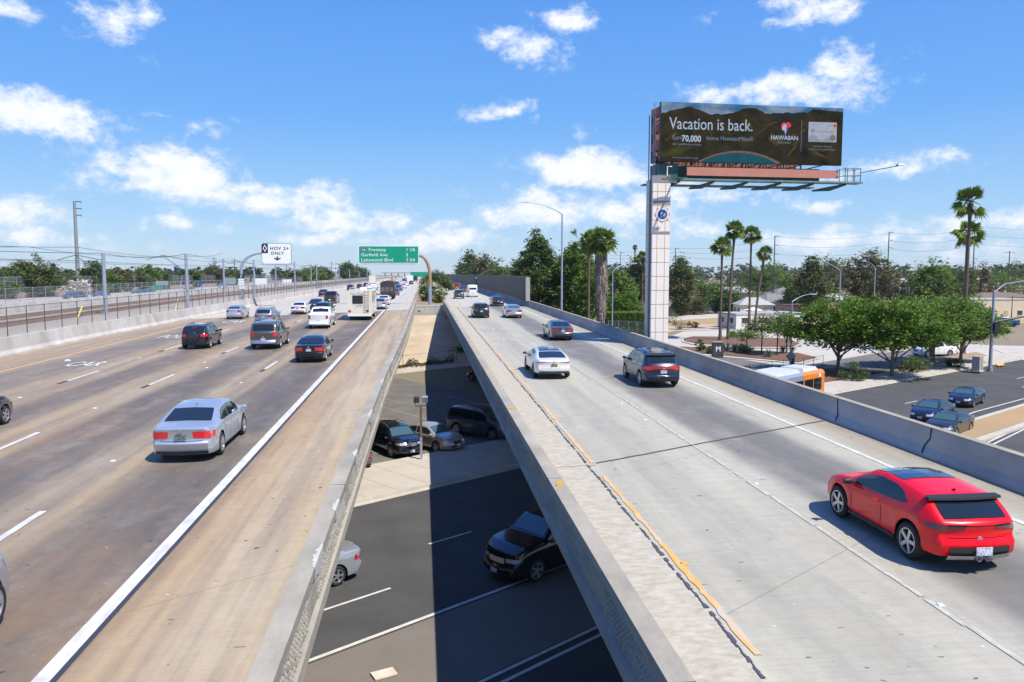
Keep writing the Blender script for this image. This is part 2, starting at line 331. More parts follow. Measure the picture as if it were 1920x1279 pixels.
dR = struct(deckR.build('road_deck_structure', m_conc))
surL = struct(MB().strip(-27, -2.0, -25, 1500).build('freeway_road', m_left))
surR = struct(MB().strip(3.0, 15.3, -25, 1500).build('freeway_road', m_right))
struct(MB().strip(-2.0, 3.0, 119.6, 1500, -.03).build('median_dirt', m_dirt))
struct(MB().strip(3.12, 4.6, -25, 118, .008).build('road_edge_strip', m_conc_d))
# --- painted lines of the freeway (children of the road surface)
def dashes(mb, x, y0, y1, w=.13, L=3.7, gap=11., dz=.012, ph=0.):
    y = y0 + ph
    while y < y1: mb.strip(x - w / 2, x + w / 2, y, y + L, dz); y += gap
mb = MB(); mb.strip(-5.44, -5.19, -25, 1200, .012); mb.build('white_edge_line', m_white, surL)
mb = MB(); mb.strip(-5.19, -5.10, -25, 118, .010); mb.build('black_edge_line', m_black, surL)
mb = MB()
Ya = DK(508, 685).y; Yb = DK(15, 988).y; Yc = DK(305, 712).y; Yd = DK(20, 833).y; Ye = DK(160, 705).y
for x, yc in ((-8.92, Ya), (-13.3, Yc), (-17.85, Ye)):
    k0 = int((yc + 5) / 14.6); dashes(mb, x, yc - 1.9 - k0 * 14.6, 900, .17, 3.7, 14.63)
mb.build('lane_dashes', m_white, surL)
mb = MB()
for x, yc in ((-8.92, Ya), (-13.3, Yc), (-17.85, Ye)):
    k0 = int((yc + 5) / 14.6); dashes(mb, x - .02, yc - 2.9 - k0 * 14.6, 100, .17, .98, 14.63)
mb.build('black_contrast_dashes', m_black, surL)
MB().strip(-23.12, -22.95, -25, 900, .012).build('yellow_edge_line', m_yel, surL)
mb = MB(); y = -20.; wa, wb_ = 4.79, 4.91
while y < 115:
    L_ = random.uniform(.12, .3); na, nb = 4.79 + random.uniform(-.03, .03), 4.90 + random.uniform(-.035, .03)
    if math.sin(y * .55) + .5 * math.sin(y * 1.7) > -.95: mb.quad((wa, y, zd(y) + .014), (wb_, y, zd(y) + .014), (nb, y + L_, zd(y + L_) + .014), (na, y + L_, zd(y + L_) + .014))
    wa, wb_ = na, nb; y += L_
mb.build('yellow_edge_line', m_yel2, surR)
MB().strip(4.78, 4.92, 115, 900, .014).build('yellow_edge_line', m_yel, surR)
mb = MB()
y = -20
while y < 112:
    x = 4.66 + .012 * math.sin(y * 1.7); w = random.uniform(.012, .05); x2 = x + random.uniform(-.02, .02); mb.quad((x - w, y, zd(y) + .016), (x + w, y, zd(y) + .016), (x2 + w * .6, y + .17, zd(y) + .016), (x2 - w * .7, y + .17, zd(y) + .016)); y += .15 if random.random() < .85 else .3
mb.build('sealed_crack', M('crack_tar', (.07, .07, .08), .9), surR)
mb = MB(); y = -20.
while y < 300:
    L_ = random.uniform(.5, 1.6); a_ = random.uniform(-.02, .02); mb.quad((8.51 + a_, y, zd(y) + .012), (8.63 + a_ + random.uniform(-.03, .02), y, zd(y) + .012), (8.63 + a_, y + L_, zd(y + L_) + .012), (8.52 + a_, y + L_, zd(y + L_) + .012)); y += L_ + (random.choice((0, 0, .1, .3)) if y < 100 else 0)
mb.build('worn_lane_line', m_wworn, surR)
MB().strip(13.2, 13.36, -25, 700, .012).build('white_edge_line', m_white, surR)
mb = MB()
def crackline(mb, a, b, w, n=24, jit=.03):
    pts = []
    for i in range(n + 1):
        t = i / n; x = a.x + (b.x - a.x) * t + random.uniform(-jit, jit); y = a.y + (b.y - a.y) * t + random.uniform(-jit, jit); pts.append((x, y))
    for i in range(n):
        (x0, y0), (x1, y1) = pts[i], pts[i + 1]; mb.quad((x0, y0 - w, zd(y0) + .018), (x1, y1 - w, zd(y1) + .018), (x1, y1 + w, zd(y1) + .018), (x0, y0 + w, zd(y0) + .018))
crackline(mb, DK(1118, 869), DK(1545, 789), .045); mb.build('expansion_joint', M('joint_seal', (.09, .085, .06), .9), surR)
mb = MB(); crackline(mb, DK(1035, 877), DK(1118, 872), .03); mb.build('joint_filler', M('joint_filler', (.45, .38, .27), .9), surR)
# raised lane markers
mk = MB(); my = MB()
for px, py in [(1418, 908), (1763, 1136), (1210, 788), (1165, 757), (1095, 713)]:
    p = DK(px, py); mk.box((p.x, p.y, p.z + .02), (.11, .10, .025), top=.8)
for px, py in [(212, 865), (178, 766), (262, 672), (37, 746), (452, 718), (384, 680), (388, 690)]:
    p = DK(px, py); mk.box((p.x, p.y, p.z + .02), (.13, .12, .025), top=.8)
p = DK(1283, 1058); my.box((p.x, p.y, p.z + .02), (.15, .11, .03), top=.8)
m_mark = M('marker_ceramic', (.74, .73, .68), .4); mk.build('raised_marker', m_mark, surL); my.build('raised_marker', M('yellow_marker', (.7, .38, .04), .5), surR)
# road lettering
def roadtext(s, px, py, hgt, wid, mat, parent, rotx=0):
    p = DK(px, py); mt = Matrix.Translation((p.x, p.y, p.z + .02)) @ Matrix.Rotation(math.atan(.0078 if p.y < 110 else .002), 4, 'X') @ Matrix.Diagonal((wid, hgt, 1, 1))
    text('road_lettering', s, 1., mat, parent, mt, bold=.015, align='CENTER')
roadtext('CAR', 148, 687, 3.0, 1.0, m_white, surL); roadtext('POOL', 322, 634, 3.6, .95, m_white, surL); roadtext('CAR', 432, 605, 4.6, 1.1, m_white, surL)
roadtext('CAR', 929, 621, 3.8, 1.1, m_wworn, surR); roadtext('POOL', 948, 640, 3.0, .7, M('faded_paint', (.50, .48, .45), .8), surR)
# --- shoulder, tracks and the opposite carriageway
XW = lambda y: float(np.interp(y, [-30, 62, 100, 170, 3000], [-26.8, -26.6, -25.2, -24.4, -24.4]))
struct(MB().strip(lambda y: -34, lambda y: XW(y) - .2, -25, 1500, .22).build('gravel_path', m_gravel2))
trk = MB(); trk.extr([(-47, .1), (-45.5, .38), (-34.8, .38), (-33.5, .1)], YS); tr = struct(trk.build('track_bed', m_gravel))
mb = MB()
for xc in (-43.2, -38.2):
    for s in (-.72, .72): mb.extr([(xc + s - .06, .42), (xc + s - .06, .60), (xc + s + .06, .60), (xc + s + .06, .42)], YS)
    for y in np.arange(30, 330, .75): mb.box((xc, y, zd(y) + .42), (2.6, .26, .14))
railway = tag(mb.build('railway_track', m_rust), 'pair of rusty railway tracks on brown sleepers between the two fences at left', 'railway track')
struct(MB().strip(-76, -50.5, -25, 1500, .03).build('opposite_road', M('opposite_road', (.44, .40, .35), .85, col2=(.33, .30, .26), scale=.5, stretch=(1, .1, 1))))
struct(MB().strip(-50, -46.8, -25, 1500, .12).build('gravel_verge', m_gravel2))
# --- barriers and parapets
wall = MB(); f_ = lambda o: (lambda y: XW(y) + o)
YW = [-25, 0, 20, 40, 50, 62, 70, 80, 90, 100, 115, 130, 145, 160, 170, 400, 900, 1500]
wall.extr([(f_(.0), 0), (f_(-.01), .10), (f_(-.16), .34), (f_(-.26), 1.17), (f_(-.50), 1.17), (f_(-.58), 0)], YW)
wl = wall.build('concrete_wall', m_conc_w); tag(wl, 'long pale concrete barrier wall with stains at the left edge of the freeway, below the chain-link fence', 'barrier wall')
jb = MB(); jb.extr([(15.0, 0), (15.02, .10), (15.16, .28), (15.26, .86), (15.46, .86), (15.60, 0), (15.60, -.9), (15.55, -.9)], YS[:-1])
br = jb.build('concrete_barrier', m_conc_g); tag(br, 'grey concrete barrier with scuff marks along the right edge of the right bridge', 'barrier')
mb = MB(); mb.extr([(15.235, .862), (15.235, .885), (15.485, .885), (15.485, .862)], YS[:10]); mb.build('top_cap', m_conc, br)
for px, py, a in ((1577, 765, .45), (1665, 812, -.3)):
    mb = MB(); p = DK(px, py + 20); Yj = 21.6 if px > 1600 else 26.6
    mb.tube([(15.0, Yj, zd(Yj) + .1), (15.14, Yj + .1, zd(Yj) + .3), (15.2, Yj + .05 + a * .4, zd(Yj) + .55), (15.245, Yj + .1 + a * .5, zd(Yj) + .86)], .022, 6); mb.build('crack', m_black, br)
# median barrier of the opposite carriageway
mb = MB(); mb.extr([(-50.1, .05), (-50.2, 1.25), (-50.5, 1.25), (-50.6, .05)], YS); ow = mb.build('concrete_wall', m_conc_w); tag(ow, 'pale concrete wall between the railway tracks and the opposite freeway lanes', 'barrier wall')
mb = MB(); mb.extr([(-76.2, .05), (-76.2, 1.1), (-76.5, 1.1), (-76.6, .05)], YS); ow2 = mb.build('concrete_wall', M('tan_wall', (.42, .31, .23), .9, col2=(.33, .25, .19), scale=.6)); tag(ow2, 'tan block wall beyond the opposite freeway lanes in front of the trees', 'wall')

# parapets either side of the gap: plain band, lattice relief, projecting lip
XL = lambda y: float(np.interp(y, [-30, 22, 35, 60, 120], [-1.83, -1.83, -1.80, -1.42, -1.15]))
XR = lambda y: 2.83
def parapet(side, XF, label):
    s = side; ys = list(np.arange(-12, 119, 3.)) + [119.4]
    o = MB(); F2 = lambda k: (lambda y: XF(y) - s * k)     # k metres behind the face that looks into the gap
    sec = [(F2(.0), .80), (F2(.0), .62), (F2(.05), .60), (F2(.05), .02), (F2(-.03), -.02), (F2(-.05), -.2), (F2(.3), -.32), (F2(.7), -.32), (F2(.36), .0), (F2(.33), .80)]
    if s > 0: sec = sec[::-1]
    o.extr(sec, ys); par = o.build('bridge_parapet', m_conc); tag(par, label, 'parapet')
    lt = MB(); c = .13; z0, z1 = .04, .59; nz = 4; dz = (z1 - z0) / nz; k = 0; y = -10.
    rr = random.Random(5)
    while y < 116:
        cy = c if y < 45 else c * 2.5
        for j in range(nz):
            zz = z0 + j * dz; yo = (j % 2) * cy * .5; dep = rr.choice((.02, .05, .06, .06)) * (1 if math.sin(y * .9) + math.sin(y * 2.3 + 1) > -.9 else .25); x = XF(y) - s * .045; b = zd(y)
            lt.add([(x, y + yo, b + zz), (x, y + yo + cy * .5, b + zz - dz * .0), (x, y + yo + cy, b + zz), (x, y + yo + cy, b + zz + dz), (x, y + yo, b + zz + dz), (x + s * dep, y + yo + cy / 2, b + zz + dz * .5)],
                   [(0, 1, 5), (1, 2, 5), (2, 3, 5), (3, 4, 5), (4, 0, 5)])
        y += cy
    lt.build('lattice_relief', m_conc, par)
    return par
pl = parapet(1, XL, 'low concrete parapet with a sunlit lattice face along the right edge of the left bridge')
pr = parapet(-1, XR, 'low concrete parapet with a shaded lattice face along the left edge of the right bridge')
m_spall = M('pale_spalled_concrete', (.52, .49, .43), .9, col2=(.42, .39, .33), scale=5)
rj = random.Random(12)
for yc, ln in ((12.6, 1.1), (15.6, .8), (20.2, .7), (25.5, 1.4), (33, 1.2), (41, 1.0)):
    mb = MB(); n_ = 14; top_ = [(yc + ln * k / n_, .803) for k in range(n_ + 1)]; lo = [(yc + ln * k / n_, .60 - .14 * math.sin(math.pi * k / n_) * rj.uniform(.3, 1)) for k in range(n_ + 1)]
    mb.grid([[(XL(y) + .004, y, zd(y) + z0_), (XL(y) + .004, y, zd(y) + z1_), (XL(y) - .03 - .10 * math.sin(math.pi * i / n_) * rj.uniform(.2, 1), y, zd(y) + z1_ + .001)] for i, ((y, z0_), (_, z1_)) in enumerate(zip(lo, top_))]); mb.build('spalled_patch', m_spall, pl)
for par_, XF_, s_ in ((pl, XL, -1), (pr, XR, 1)):
    for yc in (8.5, 17.5, 26.4, 36, 46, 57, 68, 80, 92, 104):
        mb = MB(); mb.box((XF_(yc) + s_ * .165, yc, zd(yc) + .80), (.336, .018, .008)); mb.box((XF_(yc) - s_ * .001, yc, zd(yc) + .7), (.006, .018, .19)); mb.build('expansion_gap', m_black, par_)
for yc, a_, b_ in ((9.5, .4, .9), (14, .3, 1.4), (19.4, .5, .8), (23.5, .35, 1.2), (31, .4, 1.6), (39, .5, 1.2), (52, .4, 2.2)):
    mb = MB(); pts_ = [(yc + b_ * math.cos(t_) * rj.uniform(.6, 1), .45 + a_ * .5 * math.sin(t_) * rj.uniform(.5, 1)) for t_ in np.linspace(0, 6.0, 16)]
    mb.poly([(15.0 + .16 * (z_ - .28) / .58 * .62 + .145, y_, zd(y_) + z_) for y_, z_ in pts_]) if False else None
m_refl = M('amber_reflector', (.85, .45, .02), .4)
for px, py in ((1049, 911), (961, 767), (919, 701), (896, 661), (884, 640)):
    d = ray(px, py); Y = (d.y / d.z) * (.8 - CAMZ) ; Y = 20.
    for i in range(30): Y = (zd(Y) + .8 - CAMZ) / d.z * d.y
    mb = MB(); mb.box((2.99, Y, zd(Y) + .85), (.12, .03, .09)); mb.build('reflector', m_refl, pr)
# --- street below, laid out along its own direction
S0 = P(670, 945); UA = R(36.5)
def S(u, v):
    a = UA; b = R(32); uu = min(u, 48.); x = S0.x + math.cos(a) * uu + math.sin(a) * v; y = S0.y + math.sin(a) * uu - math.cos(a) * v
    if u > 48: x += math.cos(b) * (u - 48); y += math.sin(b) * (u - 48)
    return (x, y)
US = [-160, -40, 0, 20, 48, 70, 100, 300]
def sstrip(mb, v0, v1, z, u0=-160, u1=300, step=None):
    us = [u0] + [u for u in US if u0 < u < u1] + [u1]
    return mb.grid([[(*S(u, v1), z), (*S(u, v0), z)] for u in us])
street = struct(sstrip(MB(), 0, 30, -5.0).build('street_road', m_asph))
mb = sstrip(MB(), 12.0, 15.8, -4.985, -160, 33); struct(mb.build('street_median', m_asph_m))
mb = MB(); sstrip(mb, 11.75, 11.9, -4.98); sstrip(mb, 15.85, 15.98, -4.98); sstrip(mb, 16.25, 16.38, -4.98)
for v, ph in ((6.2, 2.0), (9.1, -3.2)):
    u = -60 + ph % 12
    k = (S0.x, S0.y)
    for px, py, vv in ((845, 1009, 6.2), (645, 1133, 9.1), (1872, 775, 6.2)):
        pass
def uof(px, py):
    p = P(px, py); dx, dy = p.x - S0.x, p.y - S0.y; return dx * math.cos(UA) + dy * math.sin(UA), dx * math.sin(UA) - dy * math.cos(UA)
ua, va = uof(845, 1009); ub, vb = uof(640, 1134)
for (uu, vv) in ((ua, va), (ub, vb)):
    u = uu - 1.1 - 12.2 * 6
    while u < 110: sstrip(mb, vv - .06, vv + .06, -4.98, u, u + 2.2 if vv < 8 else u + 3); u += 12.2
mb.build('lane_lines', M('street_paint', (.66, .64, .58), .7, col2=(.45, .43, .39), scale=3), street)
# raised median with dry grass on the right
mb = MB(); pts = [S(34, 12.5), S(34.6, 12.2), S(120, 12.2), S(120, 15.6), S(34.6, 15.6), S(34, 15.2)]
mb.prism(pts, -5.05, -4.84); med = struct(mb.build('street_median', m_curb))
MB().poly([(*S(35.2, 12.7), -4.82), (*S(35.2, 15.1), -4.82), (*S(120, 15.1), -4.82), (*S(120, 12.7), -4.82)][::1]).build('dry_grass', m_field, med)
# sidewalk and kerb on the far side
mb = sstrip(MB(), -5.5, -.16, -4.85, -160, 33); struct(mb.build('sidewalk', m_side))
mb = sstrip(MB(), -3.6, -.16, -4.85, 33, 120); sw2 = struct(mb.build('sidewalk', m_side))
mb = MB()
for u0, u1 in ((-160, 120),):
    us = [u0] + [u for u in US if u0 < u < u1] + [u1]
    mb.grid([[(*S(u, .0), -5.02), (*S(u, -.01), -4.846), (*S(u, -.17), -4.846)] for u in us]); mb.grid([[(*S(u, .35), -4.992), (*S(u, .0), -4.988)] for u in us])
struct(mb.build('kerb', m_curb))
mb = MB()
for u in np.arange(-30, 60, 1.8): mb.quad((*S(u, -.2), -4.845), (*S(u + .02, -.2), -4.845), (*S(u + .02, -5.4 if u < 33 else -3.6), -4.845), (*S(u, -5.4 if u < 33 else -3.6), -4.845))
struct(mb.build('sidewalk_joint', M('joint_line', (.25, .22, .18), .9)))
# parking lot
mb = sstrip(MB(), -62, -5.5, -5.0, -60, 26); lot = struct(mb.build('parking_ground', m_asph_l))
def pline(mb, a, b, w, z): 
    a, b = P(*a, z), P(*b, z); d = (b - a).normalized(); n = Vector((-d.y, d.x, 0)) * w / 2; mb.quad(a + n, a - n, b - n, b + n)
mb = MB()
for a, b in (((756, 738), (778, 743)), ((722, 748), (800, 765)), ((718, 764), (800, 785)), ((716, 784), (740, 789)), ((743, 757), (905, 741)), ((800, 716), (860, 731)), ((740, 706), (768, 712)), ((810, 736), (880, 752)), ((795, 757), (835, 772)), ((842, 728), (925, 712)), ((850, 818), (905, 833))):
    pline(mb, a, b, .11, -4.985)
mb.build('stall_lines', M('stall_paint', (.42, .39, .33), .8, col2=(.2, .19, .17), scale=3), lot)
mb = MB(); a, b, c, d = P(835, 832), P(862, 800), P(870, 803), P(850, 830); mb.poly([Vector((q.x, q.y, -4.86)) for q in (a, b, c, d)]); mb.build('parking_island', m_curb, lot)
# far kerb of the lot, dirt strip and paved slope up to the abutment
A_ = P(700, 707); B_ = P(900, 684)
def along(t, off, z): 
    d = (B_ - A_); d.z = 0; d.normalize(); n = Vector((-d.y, d.x, 0)); return tuple((A_ + d * t + n * off)[:2]) + (z,)
mb = MB(); mb.grid([[along(t, 0, -5.02), along(t, .01, -4.85), along(t, 2.6, -4.84), along(t, 3.6, -4.7)] for t in (-80, -10, 0, 10, 30)]); struct(mb.build('path', m_side))
rows = []
for t in np.linspace(-85, 28, 40):
    b0 = Vector(along(t, 3.6, -4.72)); x = b0.x; top = Vector((x * .9 + .1, 117.5, zd(117) - 1.45)); rows.append([tuple(b0.lerp(top, k)) for k in (0, .25, .5, .75, 1)])
struct(MB().grid(rows).build('slope_paving', m_slope))
ab = MB(); ab.box((.55, 118.2, zd(118) - .85), (5.6, 1.9, 1.7)); abo = ab.build('abutment_wall', M('abutment_face', (.42, .40, .34), .85, col2=(.33, .32, .29), scale=1.5)); tag(abo, 'abutment wall with faded graffiti at the far end of the gap between the bridges', 'abutment')
text('graffiti', 'AMUSSO', 1.0, M('faded_graffiti', (.52, .62, .62), .8, col2=(.40, .42, .38), scale=3), abo, Matrix.Translation((-2.0, 117.235, zd(117) - 1.05)) @ Matrix.Rotation(math.pi / 2, 4, 'X'), xs=1.15, bold=.02)
for x in (-2.2, 3.6):
    pass
# bridge piers under the decks
# ================================================================ VEHICLES
def paint(name, c, metal=.35, rough=.28): return M('paint_' + name, c, rough, metal, coat=.8)
PAINT = dict(silver=paint('silver', (.52, .56, .61), .6), black=paint('black', (.010, .012, .016), .1, .2), grey=paint('grey', (.11, .105, .10), .5), white=paint('white', (.78, .78, .77), 0, .3), pearl=paint('pearl', (.66, .65, .62), .15, .3),
    red=M('paint_red', (.72, .0, .006), .30, 0., coat=.35, spec=.35), darkred=paint('darkred', (.28, .02, .02), .2), navy=paint('navy', (.009, .017, .042), .2), blue=paint('blue', (.03, .09, .23), .35), bluegrey=paint('bluegrey', (.26, .31, .37), .5),
    charcoal=paint('charcoal', (.03, .034, .04), .35), tan=paint('tan', (.46, .41, .34), .45), cream=paint('cream', (.74, .68, .56), 0, .35), slate=paint('slate', (.09, .10, .125), .5), maroon=paint('maroon', (.06, .015, .018), .3), green=paint('green', (.03, .07, .06), .3))
m_glass = M('car_glass', (.012, .018, .024), .06, spec=.55, coat=.3); m_glass2 = M('green_glass', (.05, .10, .10), .06, spec=.9, coat=.5)
m_tyre = M('tyre_rubber', (.018, .018, .02), .85); m_rim = M('alloy_rim', (.50, .52, .55), .35, .8); m_rimd = M('dark_rim', (.06, .06, .065), .4, .6)
m_trim = M('black_trim', (.02, .02, .022), .6); m_under = M('underbody', (.008, .008, .009), .9)
m_tail = M('tail_lamp', (.42, .006, .012), .15, coat=1., spec=.8); m_tailb = M('bright_tail_lamp', (.62, .010, .018), .2, coat=1., emit=.12); m_head = M('head_lamp', (.62, .66, .70), .12, .3, coat=1.)
m_plate = M('number_plate', (.70, .70, .72), .5, col2=(.30, .32, .45), scale=26, contrast=.15, obj=True); m_plated = M('dark_plate', (.05, .07, .07), .5, col2=(.25, .27, .25), scale=30, contrast=.12, obj=True); m_platey = M('yellow_plate', (.45, .30, .02), .5, col2=(.05, .05, .05), scale=30, contrast=.1, obj=True)
m_smoke = M('smoked_tail_lamp', (.10, .012, .018), .12, coat=1.); m_chrome = M('chrome', (.55, .55, .56), .32, .9); m_amber = M('amber_lamp', (.75, .22, .02), .3); m_seam = M('panel_seam', (.008, .008, .01), .8)
lerp = lambda a, b, t: a + (b - a) * t
BODY = dict(
 sedan=dict(L=4.85, W=1.84, H=1.47, top=[(0, 1.0), (.12, 1.05), (.72, 1.09), (1.50, 1.375), (1.9, 1.44), (2.5, 1.47), (3.0, 1.42), (3.72, 1.03), (4.3, .95), (4.66, .86), (4.85, .70)], belt=[(0, .93), (.9, .99), (3.7, .93), (4.35, .89), (4.66, .80), (4.85, .62)], ro=1.08, fo=.92, Rw=.335, rg=(.76, 1.48), ws=(3.04, 3.66), win=[(1.12, 2.08), (2.14, 3.36)], seams=(1.35, 2.1, 3.25), lz=(.70, .925), lx=(.47, 1.0), wrap=.34, pz=.77, roof=.72),
 coupe=dict(L=4.75, W=1.86, H=1.40, top=[(0, .97), (.12, 1.02), (.62, 1.06), (1.55, 1.33), (2.1, 1.39), (2.6, 1.40), (3.0, 1.34), (3.72, .98), (4.3, .90), (4.58, .82), (4.75, .66)], belt=[(0, .90), (.9, .97), (3.7, .89), (4.3, .85), (4.58, .77), (4.75, .60)], ro=1.02, fo=.90, Rw=.34, rg=(.70, 1.52), ws=(3.04, 3.66), win=[(1.25, 2.1), (2.16, 3.36)], seams=(1.6, 3.2), lz=(.72, .87), lx=(.42, 1.0), wrap=.25, pz=.62, roof=.70),
 liftback=dict(L=5.05, W=1.94, H=1.42, top=[(0, .92), (.10, 1.0), (.40, 1.05), (1.55, 1.34), (2.1, 1.40), (2.7, 1.42), (3.1, 1.36), (3.85, .98), (4.5, .91), (4.88, .82), (5.05, .64)], belt=[(0, .86), (.8, .95), (3.8, .90), (4.5, .86), (4.88, .77), (5.05, .58)], ro=1.0, fo=.98, Rw=.36, rg=(.46, 1.36), ws=(3.14, 3.78), win=[(1.25, 2.25), (2.31, 3.5)], seams=(1.5, 2.28, 3.35), lz=(.84, .90), lx=(.40, 1.0), wrap=.30, pz=.72, roof=.66),
 hatch=dict(L=4.25, W=1.83, H=1.40, top=[(0, .90), (.05, .96), (.12, 1.0), (.50, 1.27), (.62, 1.33), (1.4, 1.40), (2.0, 1.42), (2.4, 1.37), (3.05, 1.03), (3.6, .96), (4.05, .84), (4.25, .66)], belt=[(0, .86), (.5, .99), (1.2, .98), (3.0, .90), (3.6, .88), (4.05, .78), (4.25, .60)], ro=.82, fo=.85, Rw=.362, rg=(.13, .50), ws=(2.44, 2.99), win=[(.95, 2.80)], seams=(1.75, 2.85), lz=(.80, .93), lx=(.42, 1.0), wrap=.28, pz=.48, roof=.72),
 compact=dict(L=4.45, W=1.75, H=1.49, top=[(0, .98), (.05, 1.04), (.25, 1.14), (1.0, 1.34), (1.6, 1.46), (2.1, 1.49), (2.6, 1.42), (3.5, .98), (4.15, .88), (4.45, .68)], belt=[(0, .90), (.5, .98), (3.4, .90), (4.15, .82), (4.45, .60)], ro=.85, fo=.88, Rw=.31, rg=(.28, .95), ws=(2.66, 3.4), win=[(.75, 1.75), (1.81, 3.05)], seams=(1.1, 1.8, 2.95), lz=(.80, 1.02), lx=(.68, 1.0), wrap=.15, pz=.74, roof=.68),
 suv=dict(L=4.6, W=1.88, H=1.68, top=[(0, .98), (.04, 1.06), (.10, 1.14), (.42, 1.52), (.55, 1.60), (1.2, 1.665), (2.2, 1.68), (2.85, 1.60), (3.55, 1.14), (4.15, 1.06), (4.45, .96), (4.6, .76)], belt=[(0, .93), (.4, 1.06), (3.5, 1.02), (4.15, .98), (4.45, .89), (4.6, .68)], ro=.90, fo=.90, Rw=.37, rg=(.13, .41), ws=(2.90, 3.48), win=[(.50, 1.25), (1.31, 2.12), (2.18, 3.2)], seams=(1.3, 2.15, 3.1), lz=(.86, 1.05), lx=(.66, 1.0), wrap=.28, pz=.78, roof=.74),
 bigsuv=dict(L=5.2, W=2.0, H=1.90, top=[(0, 1.12), (.04, 1.2), (.10, 1.26), (.34, 1.74), (.46, 1.84), (1.4, 1.90), (2.7, 1.88), (3.3, 1.79), (3.95, 1.28), (4.7, 1.17), (5.1, .98), (5.2, .78)], belt=[(0, 1.05), (.4, 1.2), (3.9, 1.12), (4.7, 1.05), (5.2, .72)], ro=1.1, fo=.95, Rw=.41, rg=(.12, .33), ws=(3.34, 3.88), win=[(.50, 1.45), (1.51, 2.45), (2.51, 3.6)], seams=(1.5, 2.48, 3.5), lz=(.92, 1.24), lx=(.82, 1.0), wrap=.12, pz=.72, roof=.80),
 pickup=dict(L=5.8, W=2.02, H=1.93, top=[(0, 1.32), (.04, 1.34), (1.88, 1.36), (1.92, 1.38), (2.06, 1.80), (2.2, 1.89), (3.0, 1.93), (3.7, 1.88), (4.35, 1.40), (5.3, 1.28), (5.7, 1.10), (5.8, .86)], belt=[(0, 1.27), (1.9, 1.28), (4.3, 1.24), (5.3, 1.16), (5.8, .8)], ro=1.2, fo=1.0, Rw=.41, rg=(1.95, 2.05), ws=(3.74, 4.28), win=[(2.22, 3.0), (3.06, 4.0)], seams=(2.1, 3.03, 3.95), lz=(.92, 1.24), lx=(.84, 1.0), wrap=.08, pz=.62, bed=(.10, 1.82), roof=.80),
 van=dict(L=5.5, W=2.06, H=2.45, top=[(0, 1.3), (.03, 1.42), (.10, 2.28), (.22, 2.40), (2.0, 2.45), (3.6, 2.42), (4.0, 2.28), (4.75, 1.38), (5.3, 1.12), (5.5, .75)], belt=[(0, 1.2), (.3, 1.28), (4.7, 1.2), (5.3, .98), (5.5, .7)], ro=1.0, fo=.95, Rw=.34, rg=(.035, .065), ws=(4.05, 4.68), win=[(3.55, 4.4)], seams=(2.4, 3.5), lz=(.95, 1.35), lx=(.86, 1.0), wrap=.1, pz=.72, roof=.84),
)
